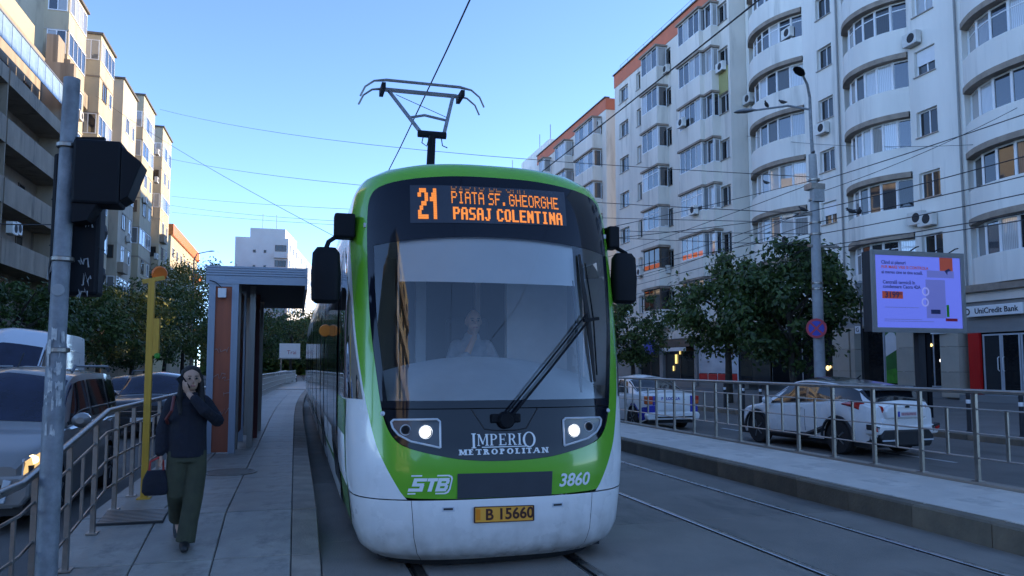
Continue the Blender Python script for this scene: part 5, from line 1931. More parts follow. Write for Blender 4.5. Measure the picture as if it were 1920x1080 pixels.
def serif_line(s, h, gap=.1, sizes=None, **k):
    """mesh of a line of capitals, centred on x"""
    polys, x = [], 0
    for i, ch in enumerate(s):
        g, w = glyph(ch, **k)
        f = sizes[i] if sizes else (1, 0)
        for p in g:
            polys.append([((x + q[0] * f[0]), (q[1] * f[0] + f[1])) for q in p])
        x += w * f[0] + gap
    x -= gap
    mb = MB()
    for j, p in enumerate(polys):
        n = len(p)
        zz = .0012 + .00002 * j
        mb.add([((q[0] - x / 2) * h, (q[1] - .5) * h, zz) for q in p], [tuple(range(n))])
    return mb, x * h
lm, w_ = serif_line('IMPERIO', .098, .06, sizes=[(1.28, -.2), (1, 0), (1, 0), (1, 0), (1, 0), (1, 0), (1.32, -.22)])
k_ = .585 / w_
lm.v = [(v[0] * k_, v[1], v[2]) for v in lm.v]
lm.add([(-.20, -.066, .0014), (.22, -.066, .0014), (.22, -.058, .0014), (-.20, -.058, .0014)], [(0, 1, 2, 3)])
decal('name_lettering', lm.mesh('name_lettering', fix=False), -.018, 1.108, 'decal_white')
lm, w_ = serif_line('METROPOLITAN', .047, .22, t=.27, thin=.17, e=.16, sw=.16)
k_ = .80 / w_
lm.v = [(v[0] * k_, v[1], v[2]) for v in lm.v]
decal('name_lettering', lm.mesh('name_lettering', fix=False), -.02, 1.008, 'decal_white')
# operator emblem: slanted letters in an open rounded frame
mb = MB()
def sl_rect(x0, x1, y0, y1, sh=.35):
    mb.add([(x + (y) * sh, y, .0015) for x, y in ((x0, y0), (x1, y0), (x1, y1), (x0, y1))], [(0, 1, 2, 3)])
bt = .026
for (x0, x1, y0, y1) in ((-.145, -.035, .028, .028 + bt), (-.145, -.113, -.002, .028), (-.145, -.05, -.013, .013), (-.078, -.046, -.052, -.002), (-.165, -.046, -.056, -.056 + bt),
                         (-.03, .055, .028, .028 + bt), (-.004, .03, -.056, .03),
                         (.058, .09, -.056, .054), (.09, .15, .028, .054), (.09, .145, -.013, .013), (.09, .15, -.056, -.03), (.128, .156, .006, .036), (.128, .156, -.04, -.006)):
    sl_rect(x0, x1, y0, y1, .3)
for (x0, x1, y0, y1) in ((-.16, .16, .068, .08), (-.175, .135, -.08, -.068)):
    sl_rect(x0, x1, y0, y1, .1)
pts = [(.16, .08), (.185, .07), (.192, .05), (.172, -.04), (.155, -.068), (.13, -.08)]
for a, b in zip(pts, pts[1:]):
    d_ = .013
    mb.add([(a[0], a[1], .0016), (b[0], b[1], .0016), (b[0] - d_, b[1] * .86, .0016), (a[0] - d_, a[1] * .86, .0016)], [(0, 1, 2, 3)])
decal('operator_emblem', mb.mesh('operator_emblem', fix=False), -.665, .745, 'decal_white')

# ---- destination display: dot matrix
FONT = {
 'P': "11110 10001 10001 11110 10000 10000 10000", 'I': "01110 00100 00100 00100 00100 00100 01110", 'A': "01110 10001 10001 11111 10001 10001 10001",
 'T': "11111 00100 00100 00100 00100 00100 00100", 'S': "01111 10000 10000 01110 00001 00001 11110", 'F': "11111 10000 10000 11110 10000 10000 10000",
 '.': "00000 00000 00000 00000 00000 01100 01100", 'G': "01110 10001 10000 10111 10001 10001 01110", 'H': "10001 10001 10001 11111 10001 10001 10001",
 'E': "11111 10000 10000 11110 10000 10000 11111", 'O': "01110 10001 10001 10001 10001 10001 01110", 'R': "11110 10001 10001 11110 10100 10010 10001",
 'J': "00111 00010 00010 00010 00010 10010 01100", 'C': "01110 10001 10000 10000 10000 10001 01110", 'L': "10000 10000 10000 10000 10000 10000 11111",
 'N': "10001 11001 10101 10101 10011 10001 10001", '2': "01110 10001 00001 00110 01000 10000 11111", '1': "00100 01100 10100 00100 00100 00100 00100",
 'D': "11110 10001 10001 10001 10001 10001 11110", 'M': "10001 11011 10101 10101 10001 10001 10001", ' ': "00000 " * 7}
def dots(s, x0, x1, z0, z1, name, m, parent, rows=None, fill=.84, bold=False, rep=1):
    cols = []
    for ch in s:
        g = FONT[ch].split()
        w = 5 if ch != '.' else 3
        for c_ in range(w):
            cols.append([g[r_][c_] == '1' for r_ in range(7)])
        cols.append([False] * 7)
        if bold: cols.append([False] * 7)
        if ch == ' ':
            del cols[-3:]
    cols.pop()
    if bold:
        cols = [[cols[i][r_] or (i > 0 and cols[i - 1][r_]) for r_ in range(7)] for i in range(len(cols))]
    if rep > 1:
        cols = [[c_[r_ // rep] for r_ in range(7 * rep)] for c_ in cols for _ in range(rep)]
    nr = len(cols[0])
    dx, dz = (x1 - x0) / len(cols), (z1 - z0) / nr
    mb = MB()
    for i, c_ in enumerate(cols):
        for r_ in range(nr):
            if c_[r_] and (rows is None or r_ in rows):
                x, z = x0 + (i + .5) * dx, z1 - (r_ + .5) * dz
                w, h = dx * fill / 2, dz * fill / 2
                mb.add([SP(x - w, z - h, .009), SP(x + w, z - h, .009), SP(x + w, z + h, .009), SP(x - w, z + h, .009)], [(0, 1, 2, 3)])
    return tag(mb.build(name, m, parent, fix=False), kind='stuff')
dp = patch('destination_display', [(-.805, 3.035), (.69, 3.075), (.70, 3.425), (-.80, 3.405)], 'display', off=.005, n=6)
dots('21', -.735, -.535, 3.075, 3.375, 'route_number', 'led', dp, rep=2, bold=True, fill=.95)
dots('PIATA SF. GHEORGHE', -.43, .615, 3.235, 3.355, 'destination_line', 'led', dp, fill=.9)
dots('PASAJ COLENTINA', -.42, .645, 3.08, 3.20, 'destination_line', 'led', dp, bold=True, fill=1.0)
dots('DISTO DE CAM', -.43, .28, 3.365, 3.505, 'destination_line', 'led_dim', dp, rows=(5, 6), fill=.8)

# ---- wiper
wp = empty('wiper', (0, 0, 0), 0)
wp.parent = tram
pv = Vector(SP(.0, 1.275, .05))
hd = Vector(SP(.845, 2.17, .05))
MB().lathe([(0, -.03), (.06, -.03), (.075, .0), (.075, .05)], 16, 'Y', pv).build('hub', 'black', wp, smooth=True)
MB().bar(SP(-.13, 1.29, .02), SP(.13, 1.29, .02), .05, .075).build('motor_cover', 'black', wp, bevel=.01)
mid = Vector(SP(.42, 1.72, .06))
MB().tube([pv + Vector((.03, -.01, .02)), mid, hd], .011, 6).build('arm', 'black', wp)
MB().tube([pv + Vector((-.03, -.01, .03)), mid + Vector((-.055, -.01, .02)), hd + Vector((-.02, 0, .06))], .009, 6).build('arm', 'black', wp)
bl = [SP(.80, 2.80, .02), SP(.815, 2.5, .03), SP(.845, 2.17, .035), SP(.865, 1.9, .03), SP(.885, 1.6, .02)]
MB().tube(bl, [.012, .02, .026, .02, .012], 6).build('blade', 'rubber', wp)
MB().tube([SP(.86, 2.72, .02), SP(.90, 2.17, .05), SP(.915, 1.66, .02)], .008, 5).build('blade_bow', 'black', wp)
MB().bar(SP(.79, 2.165, .05), SP(.96, 2.19, .05), .03, .03).build('clip', 'black', wp)
for sg_ in (-1, 1):
    MB().tube([SP(sg_ * .30, 1.37, .001), SP(sg_ * .19, 1.20, .001), SP(sg_ * .10, 1.185, .001), SP(0, 1.183, .001)], .006, 4).build('access_seam', 'matte_dark', tram)

# ---- mirrors
def mirror(sgn, side_y, x_arm, x_out, zt, zb, zbr):
    m_ = empty('mirror', (0, 0, 0), 0)
    m_.parent = tram
    MB().box(*sorted((sgn * 1.27, sgn * x_arm)), side_y - .1, side_y + .08, zbr - .11, zbr + .12).build('bracket', 'black', m_, bevel=.02)
    MB().tube([(sgn * (x_arm - .02), side_y - .05, zbr - .1), (sgn * (x_arm + .05), side_y - .12, zbr - .16), (sgn * x_out, side_y - .14, zbr - .22), (sgn * x_out, side_y - .14, zt - .02)], .022, 8).build('arm', 'black', m_, smooth=True)
    h = MB()
    prof = []
    for (z, w, d) in ((zb, .09, .04), (zb + .03, .125, .07), ((zb + zt) / 2, .132, .085), (zt - .05, .122, .075), (zt, .085, .05)):
        prof.append([(sgn * x_out + w * math.copysign(abs(math.cos(a)) ** .55, math.cos(a)), side_y - .14 + d * math.copysign(abs(math.sin(a)) ** .7, math.sin(a)), z) for a in [2 * PI * j / 20 for j in range(20)]])
    h.grid(prof, closed=True)
    h.add(prof[0], [tuple(range(20))])
    h.add(prof[-1], [tuple(range(20))])
    h.build('housing', 'black', m_, smooth=True)
    MB().box(sgn * x_out - .085, sgn * x_out + .085, side_y - .05, side_y - .045, zb + .06, zt - .06).build('glass', 'steel', m_)
mirror(-1, .80, 1.46, 1.53, 2.82, 2.31, 3.04)
mirror(1, .80, 1.39, 1.405, 2.88, 2.37, 3.05)

# ---- cab side windows and tram side
SX = 1.335
def side_panel(name, sgn, y0, y1, z0, z1, m, off=.004, parent=tram, bow=0.0):
    rows = []
    for i in range(7):
        z = lerp(z0, z1, i / 6)
        a = FA(z) + off
        rows.append([(sgn * a, y, z) for y in (y0, (y0 + y1) / 2, y1)])
    return MB().grid(rows).build(name, m, parent, smooth='all', fix=False)
for sg_ in (-1, 1):
    # quarter window with slanted front edge following the green frame
    rows = []
    for i in range(9):
        z = lerp(1.455, 2.95, i / 8)
        yf = qw_front(z)
        r = []
        for k in range(13):
            y = lerp(yf, 1.62, (k / 12) ** 1.5)
            # invert the face curve to find how far the side still narrows here
            q = max(0.0, 1 - (y - smooth_interp(Y0T, z)) / DX)
            x = FA(z) * (max(0.0, 1 - min(1, q) ** NX)) ** (1 / NX)
            r.append((sg_ * (x + .006), y, z))
        rows.append(r)
    MB().grid(rows).build('cab_window', 'cab_glass', tram, smooth='all', fix=False)
    rows = []
    for i in range(9):
        z = lerp(.17, 1.44, i / 8)
        yf = interp([(.1, .86), (.6, .80), (1.44, .74)], z)
        r = []
        for k in range(9):
            y = lerp(yf, 1.95, k / 8)
            q = max(0.0, 1 - (y - smooth_interp(Y0T, z)) / DX)
            x = FA(z) * (max(0.0, 1 - min(1, q) ** NX)) ** (1 / NX)
            r.append((sg_ * (x + .007), y, z))
        rows.append(r)
    MB().grid(rows).build('green_pillar', 'tram_green', tram, smooth='all', fix=False)
    side_panel('pillar', sg_, 1.64, 1.95, 1.442, 2.95, 'tram_black', .007)
    body = MB()
    rows = []
    for z in (.16, .3, .6, .9):
        rows.append([(sg_ * FA(z), y, z) for y in (2.0, 2.2)])
    # straight modules
    y = 1.96
    for mod, ln in enumerate((5.4, 7.6, 7.6, 3.4)):
        y1 = y + ln
        mo = MB()
        oc = [(1.22, .16), (1.27, .3)] + [p for p in o_half if p[1] > .5]
        r0 = [(sg_ * p[0], y if mod else 2.2, p[1]) for p in oc]
        r1 = [(sg_ * p[0], y1, p[1]) for p in oc]
        mo.grid([r0, r1])
        mo.build('side_wall', 'tram_white', tram, smooth=True, fix=False)
        # glazing band, doors and skirts
        n = int(ln // 1.25)
        st = ln / n
        for k in range(n):
            a, b = y + k * st, y + (k + 1) * st
            if (k + mod) % 3 == 0:
                d = side_panel('door', sg_, a + .03, b - .03, .26, 2.9, 'tram_black', .012)
                rows = []
                side_panel('door_glass', sg_, a + .09, (a + b) / 2 - .02, .45, 2.75, 'side_glass', .017, d)
                side_panel('door_glass', sg_, (a + b) / 2 + .02, b - .09, .45, 2.75, 'side_glass', .017, d)
            else:
                side_panel('side_window', sg_, a + .02, b - .02, 1.0, 2.75, 'side_glass', .012)
                side_panel('skirt', sg_, a + .008, b - .008, .17, .985, 'tram_green', .008)
            side_panel('window_post', sg_, b - .05, b + .05, .9, 2.9, 'tram_black', .0175 if False else .015)
        if mod < 3:
            mo = MB()
            for q in range(5):
                yy = y1 + .05 + q * .12
                mo.grid([[(sg_ * (p[0] - (.06 if qq else .12)), yy + qq * .06, p[1]) for p in oc] for qq in range(2)])
                mo.grid([[(sg_ * (p[0] - (.12 if qq else .06)), yy + .06 + qq * .06, p[1]) for p in oc] for qq in range(2)])
            mo.build('bellows', 'bellows', tram)
        y = y1 + .62
TEND = y - .62
MB().add([(s_ * p[0], TEND, p[1]) for s_ in (1,) for p in o_half] + [(-p[0], TEND, p[1]) for p in reversed(o_half)], [tuple(range(2 * len(o_half)))]).build('rear_wall', 'tram_white', tram, fix=False)
MB().box(-.9, .9, 4.0, 6.4, 3.64, 3.86).build('roof_unit', 'tram_white', tram, bevel=.04)
MB().box(-.8, .8, 9.5, 13, 3.64, 3.9).build('roof_unit', 'tram_white', tram, bevel=.04)
pL = at(610, 620, X=TX - SX - .06)
MB().lathe([(0, -.05), (.075, -.05), (.085, -.03), (.085, .02)], 18, 'Y', (pL.x - TX, pL.y - TY, pL.z)).build('side_indicator', 'amber', tram, smooth=True)
MB().box(-SX - .02, -SX - .0, pL.y - TY - .02, pL.y - TY + .03, pL.z - .06, pL.z + .06).build('indicator_base', 'black', tram)

# ---- cab interior behind the windscreen
cab = empty('cab_interior', (0, 0, 0), 0)
cab.parent = tram
rows = []
for k in range(8):
    t = k / 7
    r = []
    for j in range(17):
        s_ = -1 + j / 8
        x = s_ * lerp(1.03, 1.0, t)
        yg = FY(x, ZC) + .03
        yb = 1.15
        z = lerp(1.44, 1.84 - .16 * s_ * s_, math.sin(t * PI / 2))
        r.append((x, lerp(yg, yb, t), z))
    rows.append(r)
MB().grid(rows).build('dashboard', 'cab_grey', cab, smooth='all')
MB().box(-1.0, 1.0, 1.152, 1.25, .6, 1.60).build('dash_back', 'cab_dark', cab)
MB().box(-1.26, 1.26, .9, 2.6, .5, .58).build('floor', 'cab_dark', cab)
MB().box(-1.2, 1.2, .62, 2.6, 3.02, 3.06).build('ceiling', 'cab_grey', cab)
MB().box(-1.26, 1.26, 2.62, 2.68, .5, 3.3).build('rear_partition', 'cab_dark', cab)
for (x0, x1) in ((-.42, -.30), (.30, .36)):
    MB().box(x0, x1, 2.54, 2.62, .58, 3.0).build('partition_post', 'cab_grey', cab)
MB().box(.52, 1.24, 1.9, 2.0, .6, 2.75).build('cabinet', 'cab_grey', cab)
MB().box(-1.15, -1.05, 1.9, 2.0, .6, 3.0).build('partition_post', 'cab_grey', cab)
rows = [[SP(lerp(-.895, .76, j / 12), z, -.06) for j in range(13)] for z in (2.50, 2.62, 2.74, 2.86, 2.99)]
MB().grid(rows).build('sun_blind', 'blind', cab, smooth='all')
MB().tube([SP(-.90, 1.44, -.08), SP(-.905, 2.0, -.08), SP(-.895, 2.95, -.08)], .012, 6).build('grab_pole', 'steel', cab)
MB().tube([SP(.74, 2.55, -.07), SP(.75, 2.2, -.07), SP(.77, 1.5, -.07)], .012, 6).build('grab_pole', 'cab_dark', cab)
MB().box(-.12, .38, 2.16, 2.32, 1.45, 2.3).build('seat_back', 'cab_dark', cab, bevel=.06)
MB().box(-.12, .38, 1.75, 2.16, 1.34, 1.45).build('seat', 'cab_dark', cab, bevel=.04)
MB().box(.02, .24, 1.85, 2.05, .58, 1.34).build('seat_base', 'cab_dark', cab)

# ---- pantograph
pg = empty('pantograph', (0, 0, 0), 0)
pg.parent = tram
PY = 4.95                                              # head position along the tram
HZ = 5.98
def P_(u, v, Y): 
    p = at(u, v, Y=TY + Y)
    return (p.x - TX, Y, p.z)
Lx, Rx = -.92, .92
for dy, dz in ((-.16, .02), (.16, 0.0)):
    MB().tube([(Lx - .02, PY + dy, HZ - .28 + dz), (Lx + .05, PY + dy, HZ - .13 + dz), (Lx + .18, PY + dy, HZ - .03 + dz), (Lx + .36, PY + dy, HZ + dz), (Rx - .36, PY + dy, HZ + dz), (Rx - .18, PY + dy, HZ - .03 + dz), (Rx - .05, PY + dy, HZ - .13 + dz), (Rx + .02, PY + dy, HZ - .28 + dz)],
              [.014, .014, .016, .024, .024, .016, .014, .014], 8).build('contact_strip', 'steel_dark', pg, smooth=True)
for x in (-.6, .6):
    MB().box(x - .03, x + .03, PY - .2, PY + .2, HZ - .12, HZ - .03).build('head_bracket', 'black', pg)
MB().tube([(-.6, PY, HZ - .08), (.6, PY, HZ - .08)], .025, 8).build('head_bar', 'steel_dark', pg)
KY, KZ = PY - .95, 4.98
MB().tube([(-.2, KY, KZ), (.2, KY, KZ)], .05, 10).build('knee', 'black', pg)
MB().tube([(-.16, KY, KZ + .02), (-.5, PY, HZ - .09)], .028, 8).build('upper_arm', 'galv', pg)
MB().tube([(.17, KY, KZ + .02), (.48, PY, HZ - .09)], .028, 8).build('upper_arm', 'galv', pg)
MB().tube([(-.26, lerp(KY, PY, .35), lerp(KZ, HZ, .33)), (-.05, lerp(KY, PY, .38), lerp(KZ, HZ, .39)), (.27, lerp(KY, PY, .35), lerp(KZ, HZ, .33))], .02, 6).build('brace', 'galv', pg)
MB().tube([(-.42, lerp(KY, PY, .8), lerp(KZ, HZ, .8)), (.28, lerp(KY, PY, .42), lerp(KZ, HZ, .4))], .005, 4).build('stay_wire', 'wire', pg)
MB().tube([(0, KY, KZ), (0, KY + .12, 4.5), (0, KY + .3, 3.8)], [.055, .06, .075], 10).build('lower_arm', 'black', pg)
MB().tube([(-.12, KY, KZ - .02), (-.15, KY - .05, KZ - .14), (-.09, KY - .1, KZ - .2), (-.05, KY - .1, KZ - .05)], .008, 5).build('cable', 'wire', pg)
MB().tube([(.13, KY, KZ - .02), (.14, KY - .05, KZ - .16), (.20, KY - .1, KZ - .2)], .008, 5).build('cable', 'wire', pg)
MB().box(-.45, .45, KY - .2, KY + .9, 3.66, 3.84).build('base_frame', 'galv', pg, bevel=.02)
# ---------------------------------------------------------------- cars
M['car_glass'] = mat('car_glass', (0.010, 0.012, 0.016), 0.04, var=0.1, spec=0.6)
M['car_screen'] = mat('car_screen', (0.016, 0.02, 0.045), 0.05, var=0.3, scale=2.5, spec=0.6)
M['tyre'] = mat('tyre', (0.016, 0.016, 0.017), 0.8, var=0.2, scale=12)
M['rim'] = mat('rim', (0.30, 0.31, 0.32), 0.35, 0.8, var=0.1)
M['trim_black'] = mat('trim_black', (0.018, 0.018, 0.02), 0.6, var=0.2)
M['chrome'] = mat('chrome', (0.6, 0.6, 0.62), 0.15, 1.0, var=0.05)
M['tail_red'] = mat('tail_red', (0.45, 0.02, 0.015), 0.15, var=0.2, coat=.5)
M['tail_orange'] = mat('tail_orange', (0.65, 0.13, 0.03), 0.15, var=0.2, coat=.5)
M['lamp_glass'] = mat('lamp_glass', (0.35, 0.37, 0.40), 0.12, var=0.3, scale=9, coat=.5)
M['lamp_warm'] = emit('lamp_warm', (1.0, 0.60, 0.2), 0.2, (.4, .33, .2))
M['lamp_core'] = emit('lamp_core', (1.0, 0.8, 0.4), 0.9)
M['plate_white'] = mat('plate_white', (0.7, 0.7, 0.7), 0.4, var=0.04)
def paint(name, c, met=0.0, rough=.28): 
    M[name] = mat(name, c, rough, met, var=0.04, scale=1.0, coat=.8)
paint('paint_taupe', (0.25, 0.24, 0.23), .3, .35)
paint('paint_black', (0.02, 0.022, 0.026), .2)
paint('paint_dark', (0.05, 0.055, 0.065), .3)
paint('paint_white', (0.80, 0.79, 0.77))
paint('paint_van', (0.68, 0.71, 0.76))
paint('paint_blue', (0.02, 0.03, 0.36))

class Car:
    """body surface S(y, t): y along the car (front = +y), t from sill (0) over belt (.5) and cant rail (.85) to roof centre (1)"""
    def __init__(c, spec):
        c.s = spec
    def wd(c, y): return smooth_interp(c.s['w'], y)
    def low(c, y):
        z = interp(c.s['low'], y)
        for ya in c.s['axles']:
            r = c.s['arch']
            if abs(y - ya) < r:
                z = max(z, c.s['wr'] + math.sqrt(r * r - (y - ya) ** 2) * 1.02)
        return z
    def belt(c, y): return smooth_interp(c.s['belt'], y)
    def top(c, y): return max(interp(c.s['top'], y) if c.s.get('sharp') else smooth_interp(c.s['top'], y), c.belt(y) + .02)
    def S(c, y, t, off=0.0, side=1):
        w, zl, zb, zt = c.wd(y), c.low(y), c.belt(y), c.top(y)
        zl = min(zl, zb - .06)
        wt = w * lerp(.90, c.s.get('tumble', .74), min(1, (zt - zb) / .5))
        g = min(1.0, (zt - zb) / .3)
        if t <= .5:
            u = t / .5
            z = lerp(zl, zb, u)
            x = w * (1 - .045 * (abs(u - .55) / .55) ** 2.2 - (.05 if u > .97 else 0))
            n = Vector((1, 0, .05))
        elif t <= .85:
            u = (t - .5) / .35
            z = lerp(zb, zt - .055 * g - .004, u)
            x = lerp(w * .94, wt, u ** 1.15)
            n = Vector((1, 0, .35))
        else:
            u = (t - .85) / .15
            z = zt - .055 * g * (1 - math.sin(u * PI / 2)) + c.s.get('crown', .03) * g * u + .012 * u - .004 * (1 - u)
            x = wt * (1 - u ** 1.0)
            n = Vector((.25 * (1 - u), 0, 1))
        n.normalize()
        return (side * (x + n.x * off), y, z + n.z * off)

def make_car(name, label, spec, paint_m, loc, rz, group=None, details=None, roof_m=None):
    c = Car(spec)
    L = spec['L']
    root = empty(name, loc, rz, label, spec.get('cat', 'car'), group)
    ys = sorted(set([round(-L / 2 + L * i / 64, 4) for i in range(65)] + [round(ya + s_ * spec['arch'] * k, 4) for ya in spec['axles'] for s_ in (-1, 1) for k in (.3, .6, .8, .92, .985, 1.0)]))
    ts = [0, .06, .14, .22, .30, .38, .44, .48, .5, .52, .58, .65, .72, .79, .85, .87, .90, .94, .97, 1.0]
    rows = [[c.S(y, t) for t in ts] + [c.S(y, t, 0, -1) for t in reversed(ts[:-1])] for y in ys]
    mb = MB().grid(rows)
    n = len(rows[0])
    mb.add(rows[0], [tuple(range(n))])
    mb.add(rows[-1], [tuple(range(n))])
    mb.build('body', paint_m, root, smooth=True)
    MB().box(-spec['W'] / 2 + .12, spec['W'] / 2 - .12, -L / 2 + .1, L / 2 - .1, .2, min(.75, c.belt(0) - .2)).build('underbody', 'trim_black', root)
    def panel(nm, y0, y1, t0, t1, m, off=.006, both=True, ny=10, nt=6, slant=None, parent=root, mirror=True):
        """patch of the body surface; y0/y1 may be functions of t"""
        f0 = y0 if callable(y0) else (lambda t: y0)
        f1 = y1 if callable(y1) else (lambda t: y1)
        out = []
        for sd in ((1, -1) if both else (1,)):
            r = []
            for i in range(nt + 1):
                t = lerp(t0, t1, i / nt)
                r.append([c.S(lerp(f0(t), f1(t), k / ny), t, off, sd) for k in range(ny + 1)])
            out.append(MB().grid(r).build(nm, m, parent, smooth='all', fix=False))
        return out
    def across(nm, y0, y1, t0, m, off=.007, ny=10, parent=root, frac=1.0):
        """patch running over the roof line from one side to the other (windscreens, roof)"""
        tt = [lerp(t0, 1, i / 7) for i in range(8)]
        r = []
        for k in range(ny + 1):
            y = lerp(y0, y1, k / ny)
            r.append([c.S(y, t, off, 1) for t in tt] + [c.S(y, t, off, -1) for t in reversed(tt[:-1])])
        return MB().grid(r).build(nm, m, parent, smooth='all', fix=False)
    # wheels
    wr, ww = spec['wr'], .22
    for ya in spec['axles']:
        for sd in (-1, 1):
            w = empty('wheel', (sd * (spec['W'] / 2 - .13), ya, wr), 0)
            w.parent = root
            MB().lathe([(wr * .62, -ww / 2), (wr * .93, -ww / 2), (wr, -ww / 2 + .03), (wr, ww / 2 - .03), (wr * .93, ww / 2), (wr * .62, ww / 2)], 24, 'X').build('tyre', 'tyre', w, smooth=True)
            rm = MB().lathe([(wr * .62, ww / 2 - .05), (wr * .55, ww / 2 - .01), (wr * .5, ww / 2 - .04), (.05, ww / 2 - .03), (0, ww / 2 - .02)] if sd > 0 else
                            [(wr * .62, -ww / 2 + .05), (wr * .55, -ww / 2 + .01), (wr * .5, -ww / 2 + .04), (.05, -ww / 2 + .03), (0, -ww / 2 + .02)], 20, 'X')
            rm.build('rim', 'rim', w, smooth=True)
            for q in range(5):
                a = q * 2 * PI / 5
                x = sd * (ww / 2 - .02)
                MB().bar((x, .04 * math.cos(a), .04 * math.sin(a)), (x, wr * .58 * math.cos(a), wr * .58 * math.sin(a)), .03, .06, (1, 0, 0)).build('spoke', 'rim', w)
    # glass
    yc, yf = spec['screen']          # cowl, top of windscreen
    across('windscreen', yc - .05, yf + .03, .80, 'car_screen')
    yr0, yr1 = spec['rear_glass']    # lower edge, upper edge
    if yr0 is not None:
        across('rear_window', yr0, yr1, spec.get('rg_t', .80), 'car_glass')
    for (a0, a1, b0, b1) in spec['side_glass']:      # bottom rear, bottom front, top rear, top front
        panel('side_window', lambda t: lerp(a0, b0, (t - .535) / .27), lambda t: lerp(a1, b1, (t - .535) / .27), .535, .805, 'car_glass')
    if roof_m:
        across('roof', spec['roof_y'][0], spec['roof_y'][1], .80, roof_m, .005, 16)
    for y in spec.get('door_lines', ()):
        for sd in (1, -1):
            MB().tube([c.S(y, t, .002, sd) for t in (.1, .2, .3, .4, .5)], .006, 4).build('door_seam', 'trim_black', root)
    for y in spec.get('handles', ()):
        for sd in (1, -1):
            a, b = Vector(c.S(y, .44, .02, sd)), Vector(c.S(y + .2, .44, .02, sd))
            MB().bar(a, b, .02, .03).build('door_handle', spec.get('handle_m', paint_m), root)
    for sd in (1, -1):
        if 'mirror' in spec:
            ym = spec['mirror']
            p = Vector(c.S(ym, .53, 0, sd))
            mm = MB()
            rr = []
            for (dy, w_, h_) in ((-.05, .09, .08), (.0, .115, .10), (.06, .11, .09), (.11, .05, .04)):
                rr.append([(p.x + sd * .15 + w_ * math.cos(a), p.y + dy, p.z + .06 + h_ * math.sin(a)) for a in [2 * PI * j / 14 for j in range(14)]])
            mm.grid(rr, closed=True).add(rr[0], [tuple(range(14))]).add(rr[-1], [tuple(range(14))])
            o = mm.build('mirror', spec.get('mirror_m', paint_m), root, smooth=True)
            MB().bar((p.x - sd * .02, p.y, p.z + .02), (p.x + sd * .1, p.y, p.z + .05), .05, .04).build('mirror_arm', 'trim_black', o)
    if details:
        details(root, c, panel, across)
    return root

def end_patch(root, nm, poly, y, th, m, bev=0.0):
    """plate standing on the front (+) or rear (-) fascia: poly in (x, z)"""
    return MB().prism(poly, y, y + th, 'Y').build(nm, m, root, bevel=bev)
def rect(x0, x1, z0, z1): return [(x0, z0), (x1, z0), (x1, z1), (x0, z1)]

# -- taupe people carrier with its lamp lit, left of the railing
mpv = dict(L=4.38, W=1.81, axles=(-1.33, 1.40), wr=.32, arch=.39, tumble=.80, crown=.04,
           w=[(-2.19, .80), (-2.0, .87), (-1.0, .90), (.6, .905), (1.5, .89), (1.95, .82), (2.19, .66)],
           low=[(-2.19, .35), (-1.9, .24), (1.8, .22), (2.19, .3)],
           belt=[(-2.19, 1.08), (-1, 1.10), (.9, 1.10), (1.25, 1.09), (1.7, .98), (2.05, .86), (2.19, .74)],
           top=[(-2.19, 1.30), (-2.12, 1.68), (-1.7, 1.79), (-.5, 1.82), (.2, 1.80), (.5, 1.73), (.8, 1.50), (1.1, 1.24), (1.28, 1.11), (1.7, 1.0), (2.05, .885), (2.19, .76)],
           screen=(1.22, .47), rear_glass=(-2.16, -2.0), rg_t=.7, side_glass=((-.15, .98, -.1, .42), (-1.25, -.25, -1.2, -.2), (-2.0, -1.35, -1.85, -1.3)),
           door_lines=(-1.25, -.2, 1.0), handles=(-.15, -1.2), mirror=.95)
def mpv_d(root, c, panel, across):
    end_patch(root, 'bumper', [(-.72, .30), (.72, .30), (.80, .42), (.80, .58), (.7, .66), (-.7, .66), (-.8, .58), (-.8, .42)], 2.08, .13, 'paint_taupe', .04)
    end_patch(root, 'grille', [(-.46, .34), (.46, .34), (.52, .56), (-.52, .56)], 2.2, .02, 'trim_black', .01)
    for z in (.40, .47):
        end_patch(root, 'grille_bar', rect(-.47, .47, z, z + .02), 2.222, .012, 'chrome')
    for sd in (-1, 1):
        end_patch(root, 'bumper_chrome', [(sd * .50, .36), (sd * .56, .36), (sd * .62, .60), (sd * .54, .62)] if sd > 0 else [(sd * .56, .36), (sd * .50, .36), (sd * .54, .62), (sd * .62, .60)], 2.205, .03, 'lamp_ring', .008)
        MB().lathe([(0, 0), (.06, 0), (.075, -.02)], 14, 'Y', (sd * .66, 2.2, .40)).build('fog_lamp', 'chrome', root)
    for o in panel('headlight', lambda t: lerp(1.80, 1.55, (t - .36) / .13), lambda t: lerp(2.15, 2.10, (t - .36) / .13), .36, .49, 'lamp_warm', .012):
        pass
    for sd in (1, -1):
        MB().lathe([(0, .03), (.055, .02), (.075, -.04)], 14, 'Y', (sd * .74, 2.02, .80)).build('lamp_lit', 'lamp_core', root)
        MB().tube([c.S(lerp(1.80, 1.55, k), .36 + .13 * k, .016, sd) for k in (0, .5, 1)] + [c.S(2.10, .49, .016, sd), c.S(2.15, .36, .016, sd), c.S(1.80, .36, .016, sd)], .012, 5).build('headlight_rim', 'lamp_ring', root)
    end_patch(root, 'number_plate', rect(-.26, .26, .46, .57), 2.235, .012, 'plate_white')
    for sd in (1, -1):
        MB().tube([(sd * .68, -1.9, 1.78), (sd * .68, -1.8, 1.86), (sd * .68, .1, 1.87), (sd * .68, .25, 1.79)], .022, 6).build('roof_rail', 'galv', root)
    MB().bar((.0, .22, 1.80), (.0, -.05, 2.05), .015, .015).build('aerial', 'trim_black', root)
    block('tax_paper', -.3, -.05, .75, .755, 1.45, 1.55, 'white_plastic', root)
